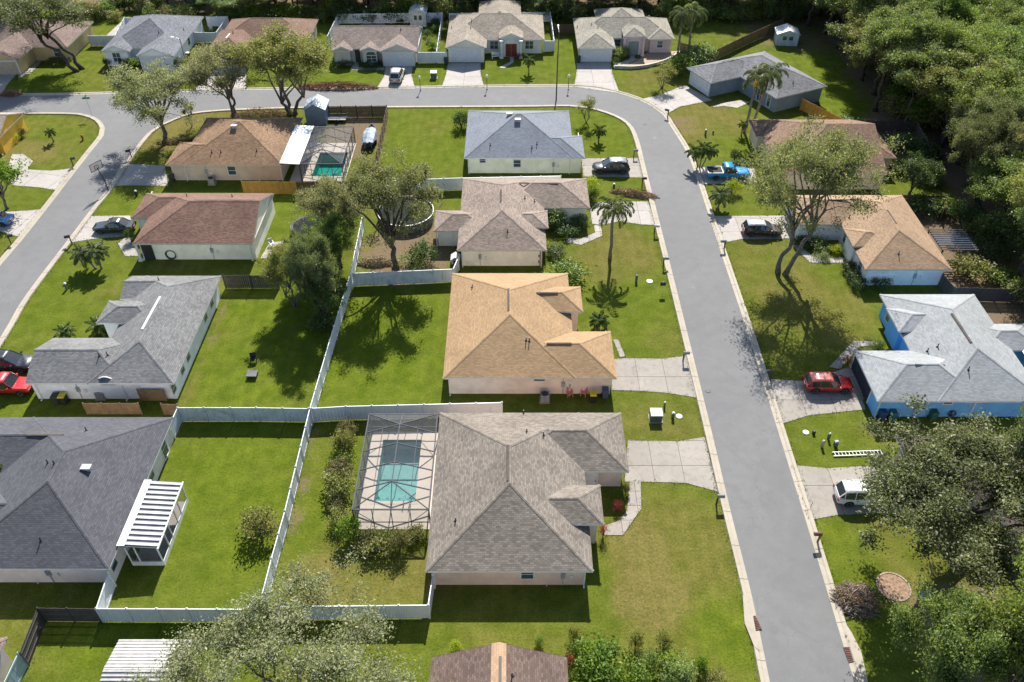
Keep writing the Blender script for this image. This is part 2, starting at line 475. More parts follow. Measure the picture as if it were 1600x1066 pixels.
# lawn tones: (u, v, half-width px, half-height px, dry, dirt, lush)
TONES = [
    (380, 760, 150, 130, -.25, 0, .8), (260, 1010, 160, 50, -.2, 0, .9), (400, 540, 130, 90, -.25, .0, .9), (590, 560, 110, 80, -.3, 0, 1.0), (600, 480, 80, 60, -.3, 0, .9),
    (500, 800, 45, 150, .35, .12, 0), (480, 740, 14, 110, .3, .5, 0), (600, 900, 120, 40, .45, .05, 0), (1060, 860, 90, 110, .42, .02, .15), (1010, 940, 60, 40, .7, .05, 0), (1000, 870, 40, 60, .5, .03, 0), (1130, 980, 60, 60, -.2, 0, .8),
    (900, 1010, 180, 28, .2, .1, 0), (1040, 650, 60, 35, .4, .04, 0), (1010, 500, 50, 60, -.1, 0, .4), (960, 395, 60, 45, .45, .05, 0), (1035, 525, 30, 30, .55, .05, 0), (960, 300, 50, 15, 0, 0, .5),
    (660, 220, 80, 45, -.05, 0, .5), (940, 210, 50, 40, -.1, 0, .6), (930, 95, 40, 40, -.2, 0, .7), (560, 125, 60, 18, -.3, 0, 1.0), (680, 120, 30, 18, -.3, 0, .9), (830, 115, 70, 22, -.1, 0, .6),
    (90, 130, 70, 30, -.1, 0, .6), (160, 130, 40, 25, .35, 0, 0), (80, 215, 70, 30, .15, 0, .3), (40, 240, 50, 20, .6, .05, 0), (200, 315, 50, 20, -.2, 0, .7), (110, 420, 70, 40, .1, 0, .4), (70, 480, 60, 50, .0, 0, .5), (30, 640, 50, 30, -.2, 0, .8),
    (440, 350, 60, 50, .0, 0, .5), (640, 395, 70, 50, .6, .8, 0), (580, 300, 80, 25, .3, .4, 0), (555, 210, 45, 35, .7, .75, 0), (250, 210, 50, 30, .6, .2, 0), (330, 185, 60, 14, .7, .15, 0),
    (1100, 190, 60, 40, .5, .06, 0), (1070, 195, 22, 12, .7, .5, 0), (1140, 230, 40, 18, -.2, 0, .7), (1010, 130, 55, 18, .3, 0, .1), (1290, 120, 60, 50, -.2, .0, .9), (1300, 165, 50, 20, -.3, 0, .9),
    (1180, 310, 70, 25, .2, 0, .2), (1200, 420, 70, 50, .4, .03, 0), (1240, 520, 60, 60, .3, .15, .1), (1320, 500, 40, 60, .3, .05, .1), (1300, 680, 70, 40, .15, .02, .3), (1290, 860, 70, 60, -.15, 0, .7), (1420, 930, 40, 25, .8, .35, 0), (1450, 960, 40, 30, .6, .5, 0), (1345, 1000, 30, 30, 0, .1, .5),
    (1500, 400, 60, 70, .9, 1.0, 0), (1480, 330, 60, 20, .8, .9, 0), (1430, 220, 60, 60, .4, 1.0, 0), (1560, 480, 80, 60, .3, 1.0, 0), (1500, 120, 160, 110, .3, 1.0, 0), (1250, 40, 90, 40, .3, .6, 0), (700, 5, 700, 14, .3, .9, 0), (1560, 300, 70, 200, .3, 1.0, 0), (1540, 1000, 100, 100, .4, .8, 0),
    (130, 12, 110, 22, -.2, 0, 1.0), (180, 45, 30, 12, -.2, 0, .8), (670, 60, 18, 30, -.2, .1, .7), (331, 540, 9, 110, .7, .45, 0), (880, 60, 30, 30, -.2, 0, .7), (60, 930, 80, 25, 0, .3, 0),
]
POOL = RE(584, 652, 784, 688, 0.0)      # water outline on the ground
POOL = (POOL[0], POOL[1], P(654, 735).x, POOL[3])
POOL2 = (P(487, 276).x, P(487, 276).y, P(533, 276).x, P(505, 240).y)
def make_ground():
    X0, X1, Y0, Y1, st = -136.0, 136.0, 12.0, 204.0, 1.0
    xs = np.arange(X0, X1 + .1, st); ys = np.arange(Y0, Y1 + .1, st)
    nx, ny = len(xs), len(ys)
    gx, gy = np.meshgrid(xs, ys)
    tone = np.zeros((ny, nx, 4)); tone[..., 3] = 1; tone[..., 0] = 0.25
    for u, v, ru, rv, a, d, g in TONES:
        c = P(u, v)
        rx = ru * PX(c.y) * 1.15
        ry = abs(P(u, v - rv).y - P(u, v + rv).y) * 0.57
        q = np.sqrt(((gx - c.x) / rx) ** 2 + ((gy - c.y) / ry) ** 2)
        w = np.clip((1.25 - q) / 0.6, 0, 1); w = w * w * (3 - 2 * w)
        tone[..., 0] += w * a
        tone[..., 1] = np.maximum(tone[..., 1], w * d)
        tone[..., 2] = np.maximum(tone[..., 2], w * g)
    tone = np.clip(tone, 0, 1)
    verts = [(float(x), float(y), 0.0) for y in ys for x in xs]
    faces = []
    for j in range(ny - 1):
        for i in range(nx - 1):
            x, y = xs[i], ys[j]
            hole = False
            for R in (POOL, POOL2):
                if x + st > R[0] and x < R[2] and y + st > R[1] and y < R[3]: hole = True
            if not hole: faces.append((j * nx + i, j * nx + i + 1, (j + 1) * nx + i + 1, (j + 1) * nx + i))
    n0 = len(verts)
    B = 2500.0
    verts += [(-B, -B, 0), (B, -B, 0), (B, B, 0), (-B, B, 0), (X0, Y0, 0), (xs[-1], Y0, 0), (xs[-1], ys[-1], 0), (X0, ys[-1], 0)]
    for a, b in ((0, 1), (1, 2), (2, 3), (3, 0)):
        faces.append((n0 + a, n0 + b, n0 + 4 + b, n0 + 4 + a))
    me = bpy.data.meshes.new('ground')
    me.from_pydata(verts, [], faces)
    ca = me.color_attributes.new('tone', 'FLOAT_COLOR', 'POINT')
    full = np.zeros((len(verts), 4)); full[:] = (0.3, 0.2, 0.3, 1)
    full[:n0] = tone.reshape(-1, 4)
    ca.data.foreach_set('color', full.astype(np.float32).ravel())
    me.materials.append(M_GRASS)
    o = link_obj('ground', me)
    tag(o, kind='structure')
make_ground()

mb = MB()
mb.prism(e_out + e_isl + e_in[::-1], -0.05, 0.012)
tag(mb.build('road', M_ASPHALT), kind='structure')

def kerb(path, side, name='kerb'):
    """rolled gutter kerb swept along the road edge; side = +1 offsets to the left of the path"""
    prof = [(0.0, 0.013), (0.02, 0.03), (0.30, 0.035), (0.42, 0.115), (0.66, 0.125), (0.70, 0.0)]
    mb = MB()
    rows = []
    L = 0
    for i, p in enumerate(path):
        d = (path[min(i + 1, len(path) - 1)] - path[max(i - 1, 0)]); d.normalize()
        nrm = Vector((-d.y, d.x, 0)) * side
        rows.append([p + nrm * o + Vector((0, 0, z)) for o, z in prof])
    for i in range(len(rows) - 1):
        for k in range(len(prof) - 1):
            q = [rows[i][k], rows[i][k + 1], rows[i + 1][k + 1], rows[i + 1][k]]
            if side > 0: q = q[::-1]
            mb.face(q)
    tag(mb.build(name, M_KERB), kind='structure')
    # contraction joints every few metres
    jb = MB()
    acc = 0
    for i in range(1, len(path)):
        acc += (path[i] - path[i - 1]).length
        if acc > 3.0:
            acc = 0
            d = (path[i] - path[i - 1]).normalized(); nrm = Vector((-d.y, d.x, 0)) * side
            for k in range(1, 4):
                (o0, z0), (o1, z1) = prof[k], prof[k + 1]
                a, c = path[i] + nrm * o0 + Vector((0, 0, z0 + .004)), path[i] + nrm * o1 + Vector((0, 0, z1 + .004))
                w = d * 0.02
                jb.face([a - w, a + w, c + w, c - w])
    jo = jb.build('kerb_joint', M_JOINT)
    tag(jo, kind='structure')
kerb(e_in, 1); kerb(e_out, -1); kerb(e_isl, -1)

# ------------------------------------------------------------------ convex clipping in plan
def clip(poly, a, b, c, eps=1e-7):
    """keep a*x+b*y+c >= 0"""
    out = []
    n = len(poly)
    for i in range(n):
        p, q = poly[i], poly[(i + 1) % n]
        dp, dq = a * p[0] + b * p[1] + c, a * q[0] + b * q[1] + c
        if dp >= -eps: out.append(p)
        if (dp > eps and dq < -eps) or (dp < -eps and dq > eps):
            t = dp / (dp - dq)
            out.append((p[0] + (q[0] - p[0]) * t, p[1] + (q[1] - p[1]) * t))
    return out
def area(poly):
    return 0.5 * sum(poly[i - 1][0] * poly[i][1] - poly[i][0] * poly[i - 1][1] for i in range(len(poly)))
def slabs(name, poly, cell, mat_, z=0.035, rz=0.0, kind='structure', gap=0.018, off=(0, 0), parent=None):
    """a paved sheet cast in separate slabs with open joints"""
    pts = [(p[0], p[1]) for p in poly]
    c = Vector((sum(p[0] for p in pts) / len(pts), sum(p[1] for p in pts) / len(pts), 0))
    base = MB().prism([(p[0] - c.x, p[1] - c.y) for p in pts], -0.03, z - 0.02).build(name, M_JOINT, loc=c)
    tag(base, kind=kind)
    cr, sr = math.cos(-rz), math.sin(-rz)
    loc = [((p[0] - c.x) * cr - (p[1] - c.y) * sr, (p[0] - c.x) * sr + (p[1] - c.y) * cr) for p in pts]
    if area(loc) < 0: loc = loc[::-1]
    x0, x1 = min(p[0] for p in loc), max(p[0] for p in loc)
    y0, y1 = min(p[1] for p in loc), max(p[1] for p in loc)
    cx, cy = cell
    i0 = x0 + off[0]
    rnd = random.Random(hash((round(c.x, 2), round(c.y, 2))) & 0xffff)
    x = i0
    while x < x1:
        y = y0 + off[1]
        while y < y1:
            q = clip(loc, 1, 0, -(x + gap)); q = clip(q, -1, 0, x + cx - gap) if len(q) > 2 else q
            q = clip(q, 0, 1, -(y + gap)) if len(q) > 2 else q
            q = clip(q, 0, -1, y + cy - gap) if len(q) > 2 else q
            if len(q) > 2 and abs(area(q)) > 0.03:
                s = MB().prism(q, z - 0.05, z + rnd.uniform(-.004, .004)).build('slab', mat_, base)
                s.rotation_euler = (0, 0, rz)
            y += cy
        x += cx
    return base

DRIVES = [
    ('driveway', [(976, 753), (981, 688), (1058, 690), (1101, 683), (1123, 769), (1072, 755), (1003, 753)], (2.6, 2.9), M_CONC, 0),
    ('driveway', [(956, 610), (955, 562), (975, 560), (1035, 561), (1073, 556), (1091, 622), (1040, 614), (1000, 611)], (2.7, 2.9), M_CONC, 0),
    ('driveway', [(922, 328), (932, 316), (1012, 315), (1026, 352), (1000, 351), (968, 346), (940, 352), (925, 350)], (3.0, 3.2), M_CONC2, 0),
    ('driveway', [(908, 248), (912, 276), (960, 277), (1005, 278), (997, 247)], (3.0, 3.2), M_CONC, 0),
    ('driveway', [(603, 99), (646, 99), (643, 118), (649, 139), (588, 139), (600, 120)], (3.2, 4.2), M_CONC2, 0),
    ('driveway', [(700, 99), (751, 99), (751, 116), (757, 136.5), (690, 137), (697, 116)], (3.4, 4.2), M_CONC2, 0),
    ('driveway', [(901, 97), (954, 97), (957, 115), (968, 146), (897, 136), (901, 112)], (3.2, 4.0), M_CONC2, 0),
    ('driveway', [(1070, 133), (1113, 157), (1062, 167), (1042, 178), (997, 156), (1030, 149)], (3.2, 3.2), M_CONC2, 0.44),
    ('driveway', [(171, 291), (190, 256), (258, 259), (263, 291), (205, 290)], (3.2, 3.2), M_CONC2, 0),
    ('driveway', [(111, 379), (141, 338), (203, 337), (210, 352), (192, 370), (150, 373)], (3.0, 3.1), M_CONC2, 0),
    ('driveway', [(19, 241), (37, 241), (52, 252), (43, 265), (80, 267), (116, 263), (90, 298), (60, 293), (20, 290), (10, 270)], (3.6, 3.6), M_CONC2, -0.25),
    ('driveway', [(-40, 335), (0, 332), (47, 329), (66, 327), (31, 371), (0, 362), (-40, 358)], (3.6, 3.6), M_CONC2, -0.2),
    ('driveway', [(-30, 112), (30, 112), (12, 132), (2, 149), (-40, 149)], (3.4, 4.2), M_CONC2, 0),
    ('driveway', [(226, 108), (264, 108), (272, 146), (222, 147)], (3.4, 4.0), M_CONC2, 0),
    ('driveway', [(345, 100), (385, 100), (384, 141), (300, 144)], (3.4, 4.0), M_CONC2, 0),
    ('driveway', [(1086, 262), (1178, 262), (1184, 286), (1100, 288), (1094, 287)], (3.2, 3.2), M_CONC2, 0),
    ('driveway', [(1111, 338), (1245, 337), (1254, 372), (1209, 374), (1158, 374), (1134, 379), (1124, 385)], (3.1, 3.1), M_CONC2, 0),
    ('driveway', [(1195, 592), (1258, 596), (1338, 570), (1352, 640), (1265, 649), (1217, 664)], (2.9, 3.2), M_CONC, 0),
    ('driveway', [(1238, 727), (1295, 732), (1360, 728), (1415, 735), (1420, 800), (1310, 805), (1264, 813)], (3.1, 3.6), M_CONC, 0),
    ('front_walk', [(984, 753), (1001, 753), (1002, 795), (973, 837), (945, 837), (943, 822), (965, 815), (980, 798)], (1.5, 1.5), M_CONC, 0),
    ('front_walk', [(885, 379), (908, 383), (941, 369), (939, 352), (928, 352), (930, 364), (906, 374), (886, 372)], (1.4, 1.4), M_CONC2, 0),
    ('front_walk', [(1237, 383), (1266, 411), (1320, 411), (1318, 403), (1271, 402), (1250, 384)], (1.4, 1.4), M_CONC2, 0),
    ('front_walk', [(1295, 574), (1334, 533), (1375, 533), (1374, 541), (1343, 542), (1312, 577)], (1.4, 1.4), M_CONC, 0),
    ('front_walk', [(1112, 168), (1130, 161), (1158, 157), (1172, 160), (1152, 169), (1130, 166)], (1.4, 1.4), M_CONC2, 0.44),
    ('front_walk', [(184, 381), (203, 366), (207, 378), (217, 400), (196, 401)], (1.4, 1.4), M_CONC2, 0),
    ('front_walk', [(547, 110), (553, 97), (560, 97), (560, 105), (601, 106), (601, 110)], (1.4, 1.4), M_CONC2, 0),
    ('front_walk', [(779, 106), (797, 97), (796, 88), (803, 88), (803, 98), (788, 107)], (1.4, 1.4), M_CONC2, 0),
    ('front_walk', [(959, 105), (975, 104), (998, 92), (991, 92), (996, 78), (984, 78), (984, 92), (970, 98), (959, 99)], (1.4, 1.4), M_CONC2, 0),
    ('front_walk', [(29, 122), (48, 115), (66, 96), (60, 94), (44, 108), (29, 116)], (1.4, 1.4), M_CONC2, 0),
    ('front_walk', [(958, 531), (966, 531), (977, 557), (969, 559)], (1.2, 1.4), M_CONC, 0),
]
for nm, px, cell, m_, rz in DRIVES:
    slabs(nm, pxl(px), cell, m_, 0.03 if nm == 'driveway' else 0.038, rz)
# ------------------------------------------------------------------ houses
M_WHITE = mat('white_trim', (0.68, 0.68, 0.66), 0.6, 0.06, 2.0)
M_GLASS = glass_dark()
M_DARKM = mat('dark_metal', (0.03, 0.03, 0.033), 0.5, 0.1)
M_GAR = mat('garage_door_white', (0.62, 0.64, 0.66), 0.55, 0.05, 2.0)
M_FASCIA = mat('fascia_cream', (0.52, 0.48, 0.42), 0.6, 0.08, 2.0)
M_SOFFIT = mat('soffit_grey', (0.45, 0.44, 0.42), 0.8, 0.05)
M_ALU = mat('aluminium', (0.55, 0.56, 0.58), 0.45, 0.08, 2.0, 0.3)

def roof_planes(r, s):
    """list of (a,b,c,tag): height above z0 is a*x+b*y+c"""
    x0, y0, x1, y1, g = r[:5]
    out = []
    if 'W' not in g: out.append((s, 0, -s * x0, 'W'))
    if 'E' not in g: out.append((-s, 0, s * x1, 'E'))
    if 'S' not in g: out.append((0, s, -s * y0, 'S'))
    if 'N' not in g: out.append((0, -s, s * y1, 'N'))
    return out
def union_edges(rects):
    """boundary edges of a union of axis-aligned rects, with outward normal; plus its cells"""
    xs = sorted({round(v, 4) for r in rects for v in (r[0], r[2])})
    ys = sorted({round(v, 4) for r in rects for v in (r[1], r[3])})
    def inside(x, y): return any(r[0] < x < r[2] and r[1] < y < r[3] for r in rects)
    nx, ny = len(xs) - 1, len(ys) - 1
    g = [[inside((xs[i] + xs[i + 1]) / 2, (ys[j] + ys[j + 1]) / 2) for j in range(ny)] for i in range(nx)]
    ed = []
    def run(flag, n, mk):
        st = None
        for i in range(n + 1):
            f = flag(i) if i < n else False
            if f and st is None: st = i
            if not f and st is not None:
                ed.append(mk(st, i)); st = None
    for i in range(nx + 1):
        run(lambda j: i > 0 and g[i - 1][j] and not (i < nx and g[i][j]), ny, lambda a, b: ('E', xs[i], ys[a], xs[i], ys[b]))
        run(lambda j: i < nx and g[i][j] and not (i > 0 and g[i - 1][j]), ny, lambda a, b: ('W', xs[i], ys[b], xs[i], ys[a]))
    for j in range(ny + 1):
        run(lambda i: j > 0 and g[i][j - 1] and not (j < ny and g[i][j]), nx, lambda a, b: ('N', xs[b], ys[j], xs[a], ys[j]))
        run(lambda i: j < ny and g[i][j] and not (j > 0 and g[i][j - 1]), nx, lambda a, b: ('S', xs[a], ys[j], xs[b], ys[j]))
    cells = [(xs[i], ys[j], xs[i + 1], ys[j + 1]) for i in range(nx) for j in range(ny) if g[i][j]]
    return ed, cells

def window_part(root, x, y, nrm, w, h, z, fm, arch=False, mun=1, name='window'):
    """window on a wall: frame proud of the wall, pane inside; nrm = 'N','S','E','W'"""
    rz = {'S': 0, 'E': math.pi / 2, 'N': math.pi, 'W': -math.pi / 2}[nrm]
    t = 0.09
    mb = MB()
    mb.box(-w / 2 - t, -0.06, -t, w / 2 + t, 0.02, 0).box(-w / 2 - t, -0.05, h, w / 2 + t, 0.02, h + t)
    mb.box(-w / 2 - t, -0.05, 0, -w / 2, 0.02, h).box(w / 2, -0.05, 0, w / 2 + t, 0.02, h)
    mb.box(-w / 2, -0.035, h * 0.5 - 0.025, w / 2, 0.01, h * 0.5 + 0.025)
    for k in range(1, mun):
        q = -w / 2 + w * k / mun
        mb.box(q - 0.03, -0.034, 0, q + 0.03, 0.01, h * 0.5 - .026).box(q - 0.03, -0.034, h * .5 + .026, q + 0.03, 0.01, h)
    if arch:
        n = 12
        for k in range(n):
            a0, a1 = math.pi * k / n, math.pi * (k + 1) / n
            r0, r1 = w / 2, w / 2 + t * 1.4
            f = 0.8
            p = [(r0 * math.cos(a0), r0 * f * math.sin(a0)), (r1 * math.cos(a0), r1 * f * math.sin(a0)), (r1 * math.cos(a1), r1 * f * math.sin(a1)), (r0 * math.cos(a1), r0 * f * math.sin(a1))]
            zz = h + t
            mb.hexa([(p[0][0], -.05, zz + p[0][1]), (p[1][0], -.05, zz + p[1][1]), (p[1][0], .02, zz + p[1][1]), (p[0][0], .02, zz + p[0][1]), (p[3][0], -.05, zz + p[3][1]), (p[2][0], -.05, zz + p[2][1]), (p[2][0], .02, zz + p[2][1]), (p[3][0], .02, zz + p[3][1])])
    o = mb.build(name, fm, root, loc=(x, y, z), rz=rz)
    pb = MB().face([(-w / 2, -0.012, 0), (w / 2, -0.012, 0), (w / 2, -0.012, h), (-w / 2, -0.012, h)])
    if arch:
        pb.face([(w / 2 * math.cos(math.pi * k / 12), -0.012, h + t + w / 2 * .8 * math.sin(math.pi * k / 12)) for k in range(13)])
    pb.build('pane', M_GLASS, o)
    return o
def garage_door(root, x, y, nrm, w=4.9, h=2.15, m=None):
    rz = {'S': 0, 'E': math.pi / 2, 'N': math.pi, 'W': -math.pi / 2}[nrm]
    fr = MB()
    fr.box(-w / 2 - .15, -.06, 0, -w / 2, .02, h + .15).box(w / 2, -.06, 0, w / 2 + .15, .02, h + .15).box(-w / 2, -.06, h, w / 2, .02, h + .15)
    o = fr.build('garage_door', M_WHITE, root, loc=(x, y, 0.02), rz=rz)
    for k in range(4):
        z0 = h * k / 4
        mb = MB().box(-w / 2 + .005, -.02, z0 + .012, w / 2 - .005, .015, z0 + h / 4 - .012)
        nn = 8
        for q in range(nn):
            a = -w / 2 + w * (q + .12) / nn; b_ = -w / 2 + w * (q + .88) / nn
            mb.box(a, -.03, z0 + .1, b_, -.019, z0 + h / 4 - .1)
        mb.build('panel', m or M_GAR, o)
    return o
def door_part(root, x, y, nrm, w=0.95, h=2.1, m=None, double=False):
    rz = {'S': 0, 'E': math.pi / 2, 'N': math.pi, 'W': -math.pi / 2}[nrm]
    m = m or M_WHITE
    mb = MB()
    W = w * 2 if double else w
    mb.box(-W / 2 - .1, -.06, 0, -W / 2, .02, h + .1).box(W / 2, -.06, 0, W / 2 + .1, .02, h + .1).box(-W / 2, -.06, h, W / 2, .02, h + .1)
    o = mb.build('door', M_WHITE, root, loc=(x, y, 0.04), rz=rz)
    for k in range(2 if double else 1):
        xa = -W / 2 + k * w
        MB().box(xa + .01, -.03, 0, xa + w - .01, .01, h - .01).box(xa + .15, -.045, .2, xa + w - .15, -.031, h * .42).box(xa + .15, -.045, h * .5, xa + w - .15, -.031, h - .2).build('door_leaf', m, o)
    MB().box(W / 2 - .14, -.1, 1.0, W / 2 - .08, -.046, 1.12).build('handle', M_DARKM, o)
    return o

def house(name, label, rects, wall, roof, cap=None, z=2.5, slope=0.4167, over=0.45, frame=None, fascia=None, category='house', group=None, gutter=False, ridge_vent=()):
    """rects: (x0,y0,x1,y1,gables[,dz]) are eave outlines in plan; walls stand 'over' inside them.
    frame=(x,y,rz) when the rects are in the house's own axes."""
    rects = [tuple(r) + (('',) if len(r) < 5 else ()) for r in rects]
    rects = [r + ((0.0,) if len(r) < 6 else ()) for r in rects]
    if frame is None:
        cx = (rects[0][0] + rects[0][2]) / 2; cy = (rects[0][1] + rects[0][3]) / 2
        rects = [(r[0] - cx, r[1] - cy, r[2] - cx, r[3] - cy, r[4], r[5]) for r in rects]
        frame = (cx, cy, 0.0)
    root = empty(name, (frame[0], frame[1], 0), frame[2], label, category, group)
    root_off = (frame[0], frame[1])
    fascia = fascia or M_FASCIA
    sl = math.sqrt(1 + slope * slope)
    # --- roof: upper envelope of the hips and gables
    PL = [roof_planes(r, slope) for r in rects]
    PL = [[(a, b, c + r[5], t) for a, b, c, t in pl] for pl, r in zip(PL, rects)]
    def height(k, x, y):
        r = rects[k]
        if not (r[0] - 1e-6 <= x <= r[2] + 1e-6 and r[1] - 1e-6 <= y <= r[3] + 1e-6): return -9
        return min(a * x + b * y + c for a, b, c, t in PL[k])
    mb = MB()
    for i, r in enumerate(rects):
        for (a, b, c, t) in PL[i]:
            poly = [(r[0], r[1]), (r[2], r[1]), (r[2], r[3]), (r[0], r[3])]
            for (a2, b2, c2, t2) in PL[i]:
                if t2 != t and len(poly) > 2: poly = clip(poly, a2 - a, b2 - b, c2 - c)
            if len(poly) < 3: continue
            pieces = [poly]
            for k, q in enumerate(rects):
                if k == i: continue
                e = 1e-4 if k < i else -1e-4
                hs = [(1, 0, -q[0]), (-1, 0, q[2]), (0, 1, -q[1]), (0, -1, q[3])] + [(a2 - a, b2 - b, c2 - c + e) for a2, b2, c2, t2 in PL[k]]
                nxt = []
                for pc in pieces:
                    cur = pc
                    for h in hs:
                        if len(cur) < 3: break
                        outp = clip(cur, -h[0], -h[1], -h[2])
                        if len(outp) > 2 and abs(area(outp)) > 1e-3: nxt.append(outp)
                        cur = clip(cur, *h)
                pieces = nxt
            for pc in pieces:
                if abs(area(pc)) < 2e-3: continue
                if area(pc) < 0: pc = pc[::-1]
                pts = [(x, y, z + a * x + b * y + c) for x, y in pc]
                if t in 'WE': uv = [(y, (x if t == 'W' else -x) * sl) for x, y in pc]
                else: uv = [(x, (y if t == 'S' else -y) * sl) for x, y in pc]
                mb.face(pts, uv)
    ro = mb.build('roof', roof, root)
    # --- hip and ridge caps
    cb = MB()
    for k, r in enumerate(rects):
        x0, y0, x1, y1, g, dz = r
        w, d = x1 - x0, y1 - y0
        segs = []
        if w >= d:
            hw = d / 2; ym = (y0 + y1) / 2
            xa = x0 if 'W' in g else x0 + hw; xb = x1 if 'E' in g else x1 - hw
            segs.append(((xa, ym), (xb, ym)))
            if 'W' not in g: segs += [((x0, y0), (xa, ym)), ((x0, y1), (xa, ym))]
            if 'E' not in g: segs += [((x1, y0), (xb, ym)), ((x1, y1), (xb, ym))]
        else:
            hw = w / 2; xm = (x0 + x1) / 2
            ya = y0 if 'S' in g else y0 + hw; yb = y1 if 'N' in g else y1 - hw
            segs.append(((xm, ya), (xm, yb)))
            if 'S' not in g: segs += [((x0, y0), (xm, ya)), ((x1, y0), (xm, ya))]
            if 'N' not in g: segs += [((x0, y1), (xm, yb)), ((x1, y1), (xm, yb))]
        for si, (a, b) in enumerate(segs):
            N = 48
            L = math.hypot(b[0] - a[0], b[1] - a[1])
            if L < 0.3: continue
            st = None
            for q in range(N + 1):
                x, y = a[0] + (b[0] - a[0]) * q / N, a[1] + (b[1] - a[1]) * q / N
                me_h = height(k, x, y)
                vis = all(height(j, x, y) < me_h + (0.002 if j > k else -1e-3) or j == k for j in range(len(rects)))
                if vis and st is None: st = (x, y, me_h)
                if (not vis or q == N) and st is not None:
                    en = (x, y, me_h)
                    A, B = Vector((st[0], st[1], z + st[2] - .01)), Vector((en[0], en[1], z + en[2] - .01))
                    if (B - A).length > 0.35:
                        dr = (B - A).normalized(); sd_ = Vector((-dr.y, dr.x, 0)).normalized() * 0.14
                        dn = Vector((0, 0, -0.14 * slope * (1.0 if si == 0 else 0.72)))
                        up = Vector((0, 0, 0.035))
                        ang = 0
                        l0, l1, c0, c1, r0, r1 = A + sd_ + dn + up, B + sd_ + dn + up, A + up, B + up, A - sd_ + dn + up, B - sd_ + dn + up
                        LL = (B - A).length
                        cb.face([r0, r1, c1, c0], [(0, 0), (LL, 0), (LL, .15), (0, .15)])
                        cb.face([c0, c1, l1, l0], [(0, 0), (LL, 0), (LL, .15), (0, .15)])
                        lo = Vector((0, 0, -.06))
                        cb.face([r0 + lo, r1 + lo, r1, r0], [(0, 0), (LL, 0), (LL, .05), (0, .05)])
                        cb.face([l0, l1, l1 + lo, l0 + lo], [(0, 0), (LL, 0), (LL, .05), (0, .05)])
                    st = None
    if cb.f: cb.build('ridge_cap', cap or roof, ro)
    # --- walls, soffit, fascia grouped by eave height
    for dz in sorted({r[5] for r in rects}):
        rs = [r for r in rects if r[5] == dz]
        ins = []
        for r in rs:
            o = {s: (0.15 if s in r[4] else over) for s in 'WSEN'}
            ins.append((r[0] + o['W'], r[1] + o['S'], r[2] - o['E'], r[3] - o['N']))
        if not (dz > 0 and category == 'open'):
            ed, _ = union_edges(ins)
            wb = MB()
            for sd_, ax, ay, bx, by in ed:
                wb.face([(ax, ay, 0), (bx, by, 0), (bx, by, z + dz - .1), (ax, ay, z + dz - .1)])
            for r, q in zip(rs, ins):
                for s in r[4]:
                    if s in 'EW':
                        X = q[2] if s == 'E' else q[0]; ym = (r[1] + r[3]) / 2; hz = (r[3] - r[1]) / 2 * slope
                        pts = [(X, r[1] + .05, z + dz - .1), (X, r[3] - .05, z + dz - .1), (X, r[3] - .05, z + dz - .02), (X, ym, z + dz + hz - .03), (X, r[1] + .05, z + dz - .02)]
                    else:
                        Y = q[3] if s == 'N' else q[1]; xm = (r[0] + r[2]) / 2; hz = (r[2] - r[0]) / 2 * slope
                        pts = [(r[0] + .05, Y, z + dz - .1), (r[2] - .05, Y, z + dz - .1), (r[2] - .05, Y, z + dz - .02), (xm, Y, z + dz + hz - .03), (r[0] + .05, Y, z + dz - .02)]
                    wb.face(pts)
            wb.build('wall' if dz == 0 else 'portico_wall', wall, root)
        ed, cells = union_edges(rs)
        fb, sb = MB(), MB()
        for sd_, ax, ay, bx, by in ed:
            n = {'E': (1, 0), 'W': (-1, 0), 'N': (0, 1), 'S': (0, -1)}[sd_]
            e = .02
            fb.face([(ax, ay, z + dz - .17), (bx, by, z + dz - .17), (bx, by, z + dz + .005), (ax, ay, z + dz + .005)])
        for c in cells:
            sb.face([(c[0], c[1], z + dz - .165), (c[0], c[3], z + dz - .165), (c[2], c[3], z + dz - .165), (c[2], c[1], z + dz - .165)])
        # rake boards at gables
        for r in rs:
            for s in r[4]:
                if s in 'EW':
                    X = r[2] if s == 'E' else r[0]; ym = (r[1] + r[3]) / 2; hz = (r[3] - r[1]) / 2 * slope
                    pr = [((X, r[1]), (X, ym)), ((X, r[3]), (X, ym))]
                else:
                    Y = r[3] if s == 'N' else r[1]; xm = (r[0] + r[2]) / 2; hz = (r[2] - r[0]) / 2 * slope
                    pr = [((r[0], Y), (xm, Y)), ((r[2], Y), (xm, Y))]
                for a, b in pr:
                    fb.face([(a[0], a[1], z + dz - .17), (b[0], b[1], z + dz + hz - .17), (b[0], b[1], z + dz + hz + .01), (a[0], a[1], z + dz + .01)])
        fb.build('fascia', fascia, root)
        sb.build('soffit', M_SOFFIT, root)
    root['_off'] = [frame[0], frame[1], frame[2]]
    def to_local(p):
        d = Vector((p[0] - frame[0], p[1] - frame[1], 0))
        c, s = math.cos(-frame[2]), math.sin(-frame[2])
        return (d.x * c - d.y * s, d.x * s + d.y * c)
    def hz(x, y): return z + max([height(k, x, y) for k in range(len(rects))])
    H = {'root': root, 'roof': ro, 'L': to_local, 'h': hz, 'slope': slope, 'rects': rects, 'z': z}
    return H

